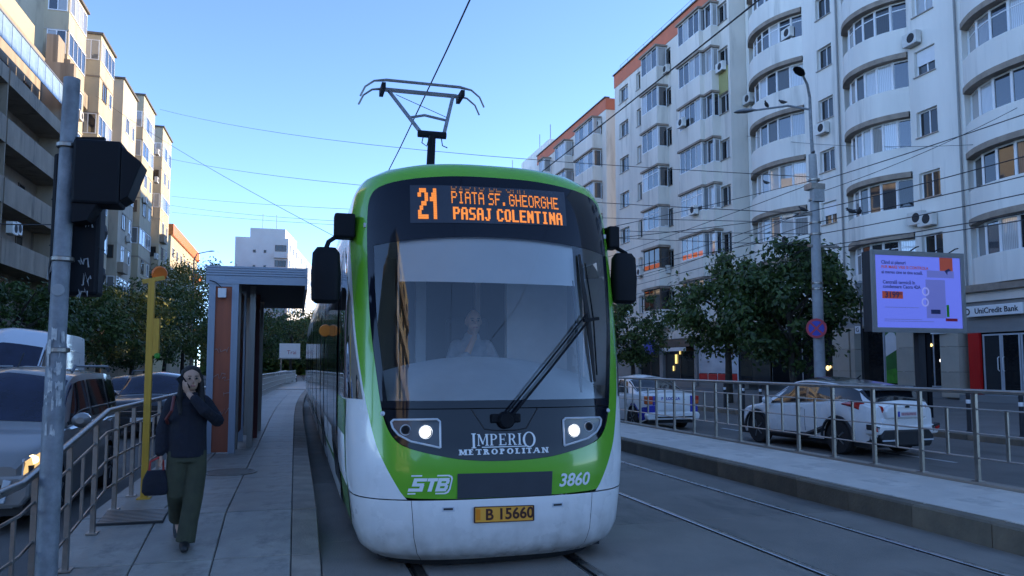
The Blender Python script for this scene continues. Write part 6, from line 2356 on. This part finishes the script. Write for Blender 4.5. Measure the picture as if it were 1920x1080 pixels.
make_car('people_carrier', 'taupe people carrier with lit headlight behind the railing on the left', mpv, 'paint_taupe', (-3.62, 12.05, -.13), PI, details=mpv_d)

# -- black off-roader following it
suv = dict(L=4.32, W=1.82, axles=(-1.33, 1.34), wr=.35, arch=.43, tumble=.78, crown=.03,
           w=[(-2.16, .78), (-1.9, .87), (-1, .905), (1, .905), (1.7, .88), (2.0, .80), (2.16, .68)],
           low=[(-2.16, .40), (-1.9, .3), (1.9, .3), (2.16, .38)],
           belt=[(-2.16, 1.02), (-1, 1.06), (.8, 1.03), (1.2, 1.04), (1.8, .99), (2.05, .92), (2.16, .82)],
           top=[(-2.16, 1.1), (-2.0, 1.50), (-1.7, 1.62), (-.5, 1.66), (.1, 1.64), (.35, 1.57), (.65, 1.36), (1.0, 1.10), (1.2, 1.06), (1.8, 1.01), (2.05, .94), (2.16, .84)],
           screen=(1.03, .33), rear_glass=(-2.1, -1.8), side_glass=((-.2, .8, -.15, .28), (-1.3, -.3, -1.2, -.25)), door_lines=(-.25, .85), mirror=.72)
def suv_d(root, c, panel, across):
    end_patch(root, 'grille', [(-.55, .62), (.55, .62), (.6, .80), (-.6, .80)], 2.16, .02, 'trim_black', .01)
    end_patch(root, 'grille_bar', rect(-.5, .5, .70, .72), 2.182, .01, 'chrome')
    end_patch(root, 'bumper', [(-.75, .36), (.75, .36), (.8, .58), (-.8, .58)], 2.1, .1, 'trim_black', .03)
    end_patch(root, 'number_plate', rect(-.26, .26, .44, .55), 2.205, .012, 'plate_white')
    for sd in (1, -1):
        end_patch(root, 'headlight', [(sd * .56, .66), (sd * .80, .70), (sd * .82, .86), (sd * .58, .82)] if sd > 0 else [(sd * .80, .70), (sd * .56, .66), (sd * .58, .82), (sd * .82, .86)], 2.06, .09, 'lamp_glass', .02)
        MB().tube([(sd * .64, -1.7, 1.60), (sd * .64, -1.6, 1.72), (sd * .64, .0, 1.73), (sd * .64, .15, 1.62)], .025, 6).build('roof_rail', 'trim_black', root)
make_car('off_roader', 'black off-roader with roof rails behind the taupe people carrier', suv, 'paint_black', (-3.75, 23.8, -.13), PI, details=suv_d)

# -- plain dark hatchback, used for the cars farther off
hat = dict(L=4.1, W=1.74, axles=(-1.25, 1.28), wr=.31, arch=.37, tumble=.76, crown=.03,
           w=[(-2.05, .72), (-1.8, .82), (-1, .865), (1, .865), (1.6, .83), (1.9, .75), (2.05, .62)],
           low=[(-2.05, .34), (-1.8, .22), (1.8, .22), (2.05, .3)],
           belt=[(-2.05, .92), (-1, .96), (.8, .93), (1.1, .92), (1.6, .82), (1.9, .72), (2.05, .62)],
           top=[(-2.05, .98), (-1.9, 1.25), (-1.5, 1.43), (-.5, 1.49), (.1, 1.46), (.4, 1.37), (.8, 1.13), (1.1, .95), (1.6, .84), (1.9, .74), (2.05, .64)],
           screen=(1.08, .35), rear_glass=(-2.0, -1.6), side_glass=((-.2, .85, -.15, .3), (-1.25, -.3, -1.05, -.25)), door_lines=(-.25, .85), mirror=.75)
def hat_d(root, c, panel, across):
    end_patch(root, 'grille', rect(-.45, .45, .36, .52), 2.04, .02, 'trim_black', .01)
    end_patch(root, 'number_plate', rect(-.26, .26, .40, .50), 2.065, .012, 'plate_white')
    for sd in (1, -1):
        end_patch(root, 'headlight', rect(*sorted((sd * .5, sd * .7)), .56, .68), 1.93, .08, 'lamp_glass', .02)
        end_patch(root, 'tail_light', rect(*sorted((sd * .55, sd * .72)), .68, .88), -2.06, .06, 'tail_red', .02)
make_car('hatchback', 'dark hatchback partly hidden behind the black off-roader', hat, 'paint_dark', (-6.1, 31.5, -.13), PI, details=hat_d)
make_car('hatchback', 'far white hatchback under the far poster board', hat, 'paint_white', (-1.0, 84, -.3), PI + .2, details=hat_d)
make_car('hatchback', 'far dark hatchback waiting left of the platform end', hat, 'paint_black', (-4.6, 62, -.13), PI, details=hat_d)

# -- white panel van
van = dict(L=5.6, W=2.05, axles=(-1.75, 1.85), wr=.34, arch=.42, tumble=.90, crown=.05, cat='van',
           w=[(-2.8, .98), (-2.6, 1.02), (1.0, 1.025), (1.9, .99), (2.5, .90), (2.8, .72)],
           low=[(-2.8, .45), (2.3, .35), (2.8, .4)],
           belt=[(-2.8, 1.42), (1.2, 1.42), (1.6, 1.35), (2.1, 1.15), (2.5, 1.02), (2.8, .80)],
           top=[(-2.8, 2.35), (-2.6, 2.52), (-1, 2.58), (.3, 2.58), (.75, 2.52), (1.1, 2.25), (1.5, 1.82), (1.95, 1.34), (2.1, 1.19), (2.5, 1.04), (2.8, .82)],
           screen=(1.98, 1.12), rear_glass=(None, None), side_glass=((.85, 1.75, .95, 1.2),), door_lines=(.7, 1.9, -.6), mirror=1.6, mirror_m='trim_black')
def van_d(root, c, panel, across):
    end_patch(root, 'grille', [(-.6, .62), (.6, .62), (.66, .82), (-.66, .82)], 2.79, .02, 'trim_black', .01)
    for sd in (1, -1):
        end_patch(root, 'headlight', rect(*sorted((sd * .62, sd * .84)), .78, 1.0), 2.5, .12, 'lamp_glass', .03)
        MB().tube([c.S(y, .72, .004, sd) for y in (-2.7, -1.5, 0, .6)], .012, 5).build('side_rib', 'paint_van', root)
    for sd in (1, -1):
        panel_ = MB().tube([c.S(y, .30, .012, sd) for y in (-2.6, -1, .6)], .03, 6).build('rubbing_strip', 'trim_black', root)
vn = make_car('panel_van', 'white high-roof panel van on the road behind the traffic light pole', van, 'paint_van', (-7.0, 23.0, -.13), PI, details=van_d)
vn.scale = (1, 1, 1.08)
v2 = dict(van)
make_car('panel_van', 'white van roof just showing at the left edge above the nearer van', v2, 'paint_van', (-10.2, 27.0, -.13), PI, details=van_d)

# -- white crossover coupe, rear three-quarter view
chr_ = dict(L=4.36, W=1.80, axles=(-1.30, 1.34), wr=.35, arch=.42, tumble=.72, crown=.02,
            w=[(-2.18, .74), (-2.0, .84), (-1.5, .915), (-1.0, .90), (-.3, .865), (.6, .865), (1.2, .90), (1.6, .895), (1.95, .80), (2.18, .62)],
            low=[(-2.18, .42), (-1.95, .30), (1.9, .24), (2.18, .34)],
            belt=[(-2.18, .98), (-1.95, 1.08), (-1.5, 1.14), (-.8, 1.06), (.5, .97), (1.1, .95), (1.7, .86), (2.0, .76), (2.18, .62)],
            top=[(-2.18, 1.02), (-2.1, 1.12), (-1.95, 1.24), (-1.75, 1.40), (-1.3, 1.49), (-.6, 1.55), (.0, 1.56), (.35, 1.49), (.8, 1.24), (1.15, 1.0), (1.7, .88), (2.0, .78), (2.18, .64)],
            screen=(1.12, .38), rear_glass=(-2.10, -1.78), rg_t=.82, side_glass=((-.25, .95, -.2, .35), (-1.2, -.33, -.95, -.28)), door_lines=(-.3, .9), handles=(-.22, ), mirror=.82, roof_y=(-1.80, .40))
def chr_d(root, c, panel, across):
    panel('pillar_panel', lambda t: lerp(-1.98, -1.78, (t - .515) / .32), lambda t: lerp(1.02, .40, (t - .515) / .32), .515, .835, 'paint_black', .0035, ny=18)
    # spoiler lip over the rear window with three cut-outs
    sp = MB().prism([(-.64, 1.33), (.64, 1.33), (.58, 1.44), (-.58, 1.44)], -1.98, -1.66, 'Y').build('spoiler', 'paint_black', root, bevel=.02)
    for x0_, x1_ in ((-.50, -.27), (-.2, .2), (.27, .50)):
        end_patch(sp, 'spoiler_slot', rect(x0_, x1_, 1.352, 1.415), -1.985, .01, 'lamp_glass', .004)
    # tailgate bulge with number plate
    end_patch(root, 'tailgate', [(-.56, .93), (-.50, .78), (.50, .78), (.56, .93), (.50, 1.02), (.3, 1.06), (-.3, 1.06), (-.5, 1.02)], -2.27, .14, 'paint_white', .04)
    end_patch(root, 'tailgate_lower', [(-.62, .62), (.62, .62), (.58, .79), (-.58, .79)], -2.22, .1, 'paint_white', .03)
    pl2 = end_patch(root, 'number_plate', rect(-.26, .26, .82, .93), -2.29, .015, 'plate_white')
    end_patch(pl2, 'plate_band', rect(-.26, -.21, .822, .928), -2.293, .002, 'blue_sign')
    end_patch(pl2, 'plate_letters', rect(-.17, .22, .845, .905), -2.293, .002, mat('plate_print', (.45, .25, .27), .5, var=.4, scale=30))
    end_patch(root, 'badge', [(-.05, 1.0), (.05, 1.0), (.06, 1.03), (0, 1.045), (-.06, 1.03)], -2.285, .012, 'trim_black')
    # diffuser and bumper
    end_patch(root, 'bumper', [(-.86, .46), (.86, .46), (.88, .62), (.74, .66), (-.74, .66), (-.88, .62)], -2.24, .22, 'paint_white', .05)
    end_patch(root, 'diffuser', [(-.62, .24), (.62, .24), (.70, .42), (.58, .56), (-.58, .56), (-.70, .42)], -2.27, .2, 'trim_black', .03)
    end_patch(root, 'chrome_strip', rect(-.66, -.28, .34, .37), -2.285, .02, 'lamp_ring')
    end_patch(root, 'chrome_strip', rect(.28, .66, .34, .37), -2.285, .02, 'lamp_ring')
    for sd in (1, -1):
        # boomerang tail lamp standing proud of the corner
        pts = [(.52, .90), (.57, 1.03), (.86, 1.13), (.95, 1.06), (.84, .93)]
        tl_ = MB()
        out = [(sd * x, -2.22 + .42 * max(0, x - .58) / .35, z) for x, z in pts]
        inn = [(sd * (x - .02), -1.98 + .5 * max(0, x - .58) / .35, z) for x, z in pts]
        n = len(pts)
        tl_.add(out + inn, [tuple(range(n)), tuple(reversed(range(n, 2 * n)))] + [(i, (i + 1) % n, (i + 1) % n + n, i + n) for i in range(n)])
        tl_.build('tail_light', 'tail_red', root, bevel=.01)
        end_patch(root, 'fog_recess', [(sd * .70, .50), (sd * .90, .58), (sd * .90, .68), (sd * .66, .62)] if sd > 0 else [(sd * .90, .58), (sd * .70, .50), (sd * .66, .62), (sd * .90, .68)], -2.24, .14, 'trim_black', .01)
        end_patch(root, 'fog_lamp', [(sd * .75, .53), (sd * .87, .58), (sd * .86, .63), (sd * .76, .60)] if sd > 0 else [(sd * .87, .58), (sd * .75, .53), (sd * .76, .60), (sd * .86, .63)], -2.255, .02, 'tail_red')
        # black sill and arch cladding
        for ya in (-1.30, 1.34):
            MB().tube([(sd * (c.wd(ya) - .015), ya + .435 * math.cos(a), .35 + .435 * math.sin(a)) for a in [PI * k / 14 for k in range(15)]], .03, 6).build('arch_trim', 'trim_black', root, smooth=True)
        panel_y = [c.S(y, .03, .01, sd) for y in (-.9, -.3, .3, .92)]
        MB().tube(panel_y, .06, 8).build('sill_trim', 'trim_black', root, smooth=True)
    MB().bar((0, -.95, 1.545), (0, -1.08, 1.63), .025, .02).build('aerial_fin', 'trim_black', root)
make_car('crossover', 'white crossover with black roof and red tail lamps behind the right railing', chr_, 'paint_white', (11.72, 15.15, -.10), R(4), details=chr_d, roof_m='paint_black')

# -- white and blue saloon
sed = dict(L=4.35, W=1.74, axles=(-1.30, 1.33), wr=.31, arch=.37, tumble=.76, crown=.03,
           w=[(-2.17, .76), (-1.95, .84), (-1, .87), (1, .87), (1.7, .83), (2.0, .75), (2.17, .6)],
           low=[(-2.17, .34), (-1.9, .24), (1.9, .22), (2.17, .3)],
           belt=[(-2.17, .98), (-1.9, 1.02), (-1, .99), (.8, .95), (1.1, .93), (1.7, .84), (2.0, .74), (2.17, .62)],
           top=[(-2.17, 1.0), (-2.0, 1.05), (-1.62, 1.08), (-1.35, 1.18), (-.95, 1.40), (-.6, 1.50), (-.1, 1.53), (.25, 1.49), (.6, 1.32), (1.1, .96), (1.7, .86), (2.0, .76), (2.17, .64)],
           screen=(1.08, .33), rear_glass=(-1.52, -.80), rg_t=.80, side_glass=((-.15, .85, -.1, .3), (-1.0, -.22, -.75, -.17)), door_lines=(-.2, .85, -1.0), handles=(-.12, -.95), mirror=.78)
def sed_d(root, c, panel, across):
    end_patch(root, 'boot_lid', [(-.50, .56), (.50, .56), (.56, .98), (-.56, .98)], -2.215, .08, 'paint_white', .02)
    for sd in (1, -1):
        end_patch(root, 'blue_panel', rect(*sorted((sd * .57, sd * .80)), .50, .72), -2.21, .1, 'paint_blue', .02)
        end_patch(root, 'blue_panel', rect(*sorted((sd * .57, sd * .64)), .725, .98), -2.205, .08, 'paint_blue', .01)
        panel_ = panel('blue_side', -2.12, lambda t: lerp(-1.05, -1.9, (t - .02) / .24), .02, .26, 'paint_blue', .004, nt=4) if sd > 0 else None
        o = MB().box(*sorted((sd * .645, sd * .83)), -2.22, -2.0, .74, .98).build('tail_light', 'tail_orange', root, bevel=.03)
        end_patch(o, 'red_lens', rect(*sorted((sd * .66, sd * .82)), .86, .97), -2.228, .02, 'tail_red')
    end_patch(root, 'bumper', [(-.82, .30), (.82, .30), (.86, .44), (.80, .52), (-.80, .52), (-.86, .44)], -2.25, .2, 'paint_white', .04)
    end_patch(root, 'bumper_groove', rect(-.6, .6, .36, .40), -2.256, .02, 'trim_black')
    end_patch(root, 'number_plate', rect(-.26, .26, .62, .72), -2.235, .012, 'plate_white')
    text('lettering', 'P   LOCALA   R', .115, (0, -2.218, .90), (R(90), 0, 0), 'paint_blue', root, extrude=.002, bold=.003)
    text('lettering', 'B', .10, (0, -2.218, .78), (R(90), 0, 0), 'paint_blue', root, extrude=.002, bold=.002)
make_car('saloon', 'white saloon with blue rear corners beside the tram front', sed, 'paint_white', (10.35, 22.3, -.10), R(2), details=sed_d)
# ---------------------------------------------------------------- people
M['skin'] = mat('skin', (0.46, 0.27, 0.19), 0.55, var=0.08, scale=8)
M['hair_dark'] = mat('hair_dark', (0.007, 0.005, 0.0045), 0.75, var=0.4, scale=22, streak=(3, 3, .4))
M['navy_coat'] = mat('navy_coat', (0.006, 0.007, 0.016), 0.9, var=0.35, scale=9, bump=.8, bscale=18)
M['olive_cloth'] = mat('olive_cloth', (0.045, 0.047, 0.027), 0.9, var=0.25, scale=7, bump=.8, bscale=14)
M['shoe'] = mat('shoe', (0.010, 0.010, 0.011), 0.5, var=0.3)
M['shirt'] = mat('shirt', (0.36, 0.38, 0.42), 0.8, c2=(.2, .21, .24), scale=6)
M['vest'] = mat('vest', (0.02, 0.022, 0.03), 0.8, var=0.2)
M['lips'] = mat('lips', (0.30, 0.10, 0.09), 0.5)
M['eye'] = mat('eye', (0.02, 0.015, 0.012), 0.2)
def organic(name, chains, m, parent, voxel=.011, smooth=4, extra=None):
    """chains: (points, radii[, flatten]) grown into one continuous skin"""
    mb = MB()
    for ch in chains:
        pts, rs = ch[0], ch[1]
        mb.tube(pts, rs, 14, True, ch[2] if len(ch) > 2 else 1.0)
        for p, r in (((pts[0], rs[0]), (pts[-1], rs[-1])) if len(ch) < 4 else ()):
            mb.lathe([(0, -r * .98), (r * .5, -r * .85), (r * .86, -r * .5), (r, 0), (r * .86, r * .5), (r * .5, r * .85), (0, r * .98)], 12, 'Z', p)
    for el in (extra or ()):
        (cx, cy, cz), (rx, ry, rz_) = el
        n, k = 18, 12
        rows = []
        for i in range(k + 1):
            a = -PI / 2 + PI * i / k
            rows.append([(cx + rx * math.cos(a) * math.cos(2 * PI * j / n), cy + ry * math.cos(a) * math.sin(2 * PI * j / n), cz + rz_ * math.sin(a)) for j in range(n)])
        mb.grid(rows, closed=True)
    o = mb.build(name, m, None)
    rm = o.modifiers.new('r', 'REMESH')
    rm.mode = 'VOXEL'
    rm.voxel_size = voxel
    sm = o.modifiers.new('s', 'SMOOTH')
    sm.iterations = smooth
    sm.factor = .5
    dg = bpy.context.evaluated_depsgraph_get()
    me = bpy.data.meshes.new_from_object(o.evaluated_get(dg))
    old = o.data
    o.modifiers.clear()
    o.data = me
    bpy.data.meshes.remove(old)
    me.name = name
    if len(me.materials) == 0: me.materials.append(M[m])
    me.polygons.foreach_set('use_smooth', [True] * len(me.polygons))
    o.parent = parent
    return o
def hand_chains(wr, d, up, side, curl=.5, s=1.0):
    """wrist point, finger direction, palm-up normal, thumb side -> palm, four fingers of unequal length and thumb"""
    wr, d, up, side = Vector(wr), Vector(d).normalized(), Vector(up).normalized(), Vector(side).normalized()
    out = []
    for off in (-.026, -.009, .009, .026):
        out.append(([wr, wr + d * .045 * s + side * off * .6, wr + d * .085 * s + side * off], [.019, .0165, .0115]))
    for i, (off, ln) in enumerate(((.028, .066), (.0095, .076), (-.0095, .071), (-.028, .055))):
        b = wr + d * .085 * s + side * off
        k1 = b + (d * (1 - curl * .35) + up * curl * .5).normalized() * ln * .45
        k2 = k1 + (d * (1 - curl) + up * curl * 1.1).normalized() * ln * .33
        k3 = k2 + (d * (1 - curl * 1.6) + up * curl * 1.2).normalized() * ln * .26
        out.append(([b, k1, k2, k3], [.0098, .0092, .0085, .0075]))
    b = wr + d * .03 * s + side * .026
    out.append(([b, b + (d * .6 + side * .8).normalized() * .035, b + (d * .9 + side * .45 + up * .4).normalized() * .066], [.0125, .0105, .0085]))
    return out

# ---- woman walking towards the camera with a phone at her cheek
pw = at(342, 1030, Z=.06)
for _ in range(6):
    pw = at(342, 1030, Z=pz(pw.y + .05))
WS = .965
wo = empty('person', (pw.x + .0, pw.y + .12, pz(pw.y)), R(8), 'woman in navy jacket and olive trousers walking with a phone at her ear', 'person')
wo.scale = (WS, WS, WS)
H_ = Vector((.015, -.03, 1.575))
face = R(14)
chains = [
    ([(0, 0, .93), (0, 0, 1.05), (0, -.01, 1.2), (0, -.005, 1.34), (0, .0, 1.40)], [.12, .105, .115, .12, .085], .7),
    ([(0, 0, 1.38), (.005, -.012, 1.46), (.01, -.02, 1.52)], [.055, .048, .048]),
    # near leg, foot planted in front
    ([(.075, 0, .92), (.055, -.05, .49), (.0, -.09, .10)], [.09, .058, .038]),
    ([(.0, -.07, .055), (-.005, -.17, .035), (-.005, -.25, .028)], [.04, .036, .026]),
    # trailing leg, heel up
    ([(-.075, 0, .92), (-.07, -.01, .50), (-.05, .30, .24)], [.09, .058, .038]),
    ([(-.05, .31, .20), (-.05, .27, .10), (-.05, .21, .045)], [.04, .036, .026]),
    # hanging arm with the bag (viewer's left)
    ([(-.145, .005, 1.34), (-.222, .03, 1.10), (-.235, .0, .88)], [.042, .036, .028]),
    # bent arm (viewer's right), hand to cheek
    ([(.145, .005, 1.34), (.26, -.06, 1.175), (.12, -.20, 1.30), (-.005, -.175, 1.44)], [.042, .036, .032, .026]),
]
chains += hand_chains((-.235, .0, .87), (-.02, -.12, -1), (.1, -1, .0), (.3, -.9, 0), .75, .9)
chains += hand_chains((-.005, -.172, 1.445), (-.55, .02, .82), (.5, .75, .3), (.1, -.6, .7), .55, .9)
ex = [((H_.x, H_.y, H_.z + .028), (.073, .088, .098)), ((H_.x + .004, H_.y - .022, H_.z - .045), (.055, .066, .062)),
      ((H_.x + .02, H_.y - .098, H_.z - .018), (.011, .018, .018)), ((H_.x - .075, H_.y, H_.z - .005), (.01, .02, .03)), ((H_.x + .078, H_.y, H_.z - .005), (.01, .02, .03))]
organic('body', chains, 'skin', wo, .0085, 3, ex)
organic('jacket', [
    ([(0, .012, .84), (0, .012, .98), (0, .008, 1.12), (0, .0, 1.26), (0, 0, 1.36), (.0, 0, 1.42)], [.18, .174, .168, .176, .155, .085], .82, False),
    ([(-.15, 0, 1.345), (-.222, .03, 1.10), (-.238, .0, .90)], [.068, .062, .05]),
    ([(.15, 0, 1.345), (.262, -.06, 1.175), (.13, -.20, 1.29), (.045, -.195, 1.395)], [.068, .064, .055, .044]),
    ([(-.13, 0, 1.365), (0, .02, 1.405), (.13, 0, 1.365)], [.066, .07, .066]),
    ([(-.05, -.045, 1.43), (0, -.065, 1.42), (.05, -.045, 1.43)], [.03, .028, .03]),
], 'navy_coat', wo, .011, 2)
organic('trousers', [
    ([(0, .005, .95), (0, .005, .80)], [.155, .17], .78, False),
    ([(.075, 0, .90), (.08, -.02, .70), (.065, -.055, .47), (.03, -.085, .25), (.005, -.10, .06)], [.10, .098, .088, .085, .088], 1.0, False),
    ([(-.075, 0, .90), (-.09, 0, .70), (-.085, .0, .50), (-.075, .14, .36), (-.065, .29, .22)], [.10, .096, .086, .08, .082], 1.0, False),
], 'olive_cloth', wo, .010, 2)
organic('shoe', [([(.0, -.06, .045), (-.003, -.17, .042), (-.005, -.29, .036)], [.046, .048, .036])], 'shoe', wo, .009, 2)
organic('shoe', [([(-.06, .33, .19), (-.06, .29, .10), (-.06, .22, .04)], [.045, .044, .033])], 'shoe', wo, .009, 2)
organic('hair', [
    ([(H_.x - .03, H_.y + .01, H_.z + .10), (H_.x - .078, H_.y + .015, H_.z + .03), (H_.x - .092, H_.y + .0, H_.z - .10), (H_.x - .10, H_.y - .06, H_.z - .20), (-.075, -.135, 1.26)], [.026, .026, .028, .03, .016]),
    ([(H_.x + .03, H_.y + .01, H_.z + .10), (H_.x + .082, H_.y + .02, H_.z + .03), (H_.x + .092, H_.y + .01, H_.z - .10), (H_.x + .10, H_.y - .05, H_.z - .20), (.10, -.135, 1.27)], [.026, .025, .028, .03, .016]),
    ([(H_.x, H_.y + .05, H_.z + .05), (H_.x, H_.y + .08, H_.z - .06), (H_.x, H_.y + .10, H_.z - .22)], [.075, .08, .06]),
], 'hair_dark', wo, .008, 2, [((H_.x, H_.y + .026, H_.z + .078), (.083, .094, .060)), ((H_.x, H_.y + .045, H_.z + .03), (.084, .07, .08))])
for sx in (-1, 1):
    MB().lathe([(0, -.006), (.010, -.003), (.012, .004)], 10, 'Y', (H_.x + .014 + sx * .03, H_.y - .083, H_.z + .012)).build('eye', 'eye', wo)
    MB().bar((H_.x + .014 + sx * .016, H_.y - .086, H_.z + .034), (H_.x + .014 + sx * .046, H_.y - .078, H_.z + .034), .008, .007).build('eyebrow', 'hair_dark', wo)
MB().bar((H_.x - .004, H_.y - .0885, H_.z - .058), (H_.x + .036, H_.y - .0885, H_.z - .058), .008, .011).build('mouth', 'lips', wo)
Mw = Matrix.Translation(wo.location) @ Matrix.Rotation(R(8), 4, 'Z') @ Matrix.Scale(WS, 4)
ph = empty('phone', Mw @ Vector((-.058, -.158, 1.545)), R(8), 'black phone held to the walking woman\'s cheek', 'phone')
o = MB().box(-.035, .035, -.005, .005, -.07, .07).build('case', 'black', ph, bevel=.004)
o.rotation_euler = (R(10), R(-32), R(-35))
o = MB().box(-.031, .031, -.0062, -.0052, -.064, .064).build('screen', 'side_glass', ph)
o.rotation_euler = (R(10), R(-32), R(-35))
bg_ = empty('handbag', Mw @ Vector((-.265, .0, .50)), R(8), 'black handbag with red strap hanging from the walking woman\'s hand', 'bag')
rows = []
for (z, w, d_) in ((0, .09, .05), (.03, .115, .062), (.14, .11, .055), (.22, .075, .03)):
    rows.append([(w * math.copysign(abs(math.cos(a)) ** .6, math.cos(a)), d_ * math.copysign(abs(math.sin(a)) ** .6, math.sin(a)), z) for a in [2 * PI * j / 16 for j in range(16)]])
MB().grid(rows, closed=True).add(rows[0], [tuple(range(16))]).add(rows[-1], [tuple(range(16))]).build('pouch', 'navy_coat', bg_, smooth=True)
M['strap_red'] = mat('strap_red', (.38, .03, .025), .6)
MB().tube([(-.06, 0, .21), (-.05, -.01, .30), (.015, -.02, .335), (.055, 0, .30), (.06, 0, .21)], .011, 6).build('strap', 'strap_red', bg_)
bp_ = empty('backpack', Mw @ Vector((-.03, .20, .98)), R(8), 'dark green backpack edge behind the walking woman\'s shoulder', 'bag')
rows = []
for (z, w, d_) in ((0, .13, .06), (.05, .17, .09), (.25, .18, .095), (.38, .14, .07), (.43, .06, .03)):
    rows.append([(w * math.copysign(abs(math.cos(a)) ** .6, math.cos(a)), d_ * math.copysign(abs(math.sin(a)) ** .6, math.sin(a)), z) for a in [2 * PI * j / 16 for j in range(16)]])
MB().grid(rows, closed=True).add(rows[0], [tuple(range(16))]).add(rows[-1], [tuple(range(16))]).build('pouch', 'vest', bp_, smooth=True)
MB().tube([(-.12, -.08, .10), (-.16, -.30, .22), (-.115, -.385, .30), (-.10, -.3, .42), (-.1, -.14, .42)], .014, 6).build('strap', 'maroon', bp_)

# ---- driver in the cab
hx, hy, hz = .135, 1.92, 2.235
dr = empty('person', (TX, TY, 0), 0, 'tram driver in pale shirt seated behind the windscreen, hand at his mouth', 'person')
ch = [([(hx, 2.03, 1.45), (hx, 2.05, 1.7), (hx, 2.02, 1.98), (hx, 2.0, 2.04)], [.15, .145, .15, .10]),
      ([(hx, 2.0, 2.02), (hx, 1.96, 2.14)], [.062, .058]),
      ([(hx - .19, 2.02, 1.97), (hx - .27, 1.88, 1.72), (hx - .13, 1.68, 1.86), (hx - .03, 1.74, 2.06)], [.06, .05, .04, .03]),
      ([(hx + .19, 2.02, 1.97), (hx + .28, 1.92, 1.70), (hx + .22, 1.62, 1.64)], [.06, .05, .035]),
      ([(hx - .1, 2.0, 1.5), (hx - .12, 1.62, 1.46), (hx - .12, 1.55, 1.02), (hx - .12, 1.45, .66)], [.085, .07, .05, .045]),
      ([(hx + .1, 2.0, 1.5), (hx + .12, 1.62, 1.46), (hx + .12, 1.55, 1.02), (hx + .12, 1.45, .66)], [.085, .07, .05, .045])]
ch += hand_chains((hx - .03, 1.745, 2.055), (.2, .15, .9), (.3, 1, -.2), (-.5, -.6, .3), .9, .9)
ch += hand_chains((hx + .22, 1.62, 1.64), (-.3, -1, 0), (0, 0, -1), (-1, .2, 0), .5, .9)
organic('body', ch, 'skin', dr, .010, 3, [((hx, hy, hz + .02), (.085, .10, .115)), ((hx, hy - .02, hz - .065), (.066, .078, .07)), ((hx, hy - .112, hz - .01), (.014, .02, .022)),
                                           ((hx - .088, hy + .01, hz), (.012, .022, .034)), ((hx + .088, hy + .01, hz), (.012, .022, .034))])
organic('shirt', [([(hx, 2.03, 1.43), (hx, 2.05, 1.7), (hx, 2.02, 1.97), (hx, 2.0, 2.05)], [.18, .175, .175, .10]),
                  ([(hx - .17, 2.02, 1.96), (hx - .28, 1.88, 1.71), (hx - .14, 1.68, 1.85)], [.085, .075, .055]),
                  ([(hx + .17, 2.02, 1.96), (hx + .29, 1.92, 1.69), (hx + .23, 1.66, 1.65)], [.085, .075, .055])], 'shirt', dr, .014, 3)
organic('trousers', [([(hx - .1, 2.02, 1.5), (hx - .12, 1.62, 1.46), (hx - .12, 1.55, 1.02), (hx - .12, 1.46, .70)], [.11, .09, .075, .07]),
                     ([(hx + .1, 2.02, 1.5), (hx + .12, 1.62, 1.46), (hx + .12, 1.55, 1.02), (hx + .12, 1.46, .70)], [.11, .09, .075, .07])], 'vest', dr, .016, 2)
organic('hair', [([(hx - .07, hy + .05, hz + .03), (hx, hy + .09, hz + .02), (hx + .07, hy + .05, hz + .03)], [.035, .04, .035])], 'hair_dark', dr, .012, 2, [((hx, hy + .04, hz + .075), (.083, .085, .07))])
for sx in (-1, 1):
    MB().lathe([(0, -.006), (.010, -.003), (.012, .004)], 10, 'Y', (hx + sx * .034, hy - .094, hz + .01)).build('eye', 'eye', dr)
    MB().bar((hx + sx * .018, hy - .098, hz + .035), (hx + sx * .054, hy - .088, hz + .035), .008, .009).build('eyebrow', 'hair_dark', dr)
MB().bar((hx - .024, hy - .0975, hz - .065), (hx + .024, hy - .0975, hz - .065), .008, .012).build('mouth', 'lips', dr)
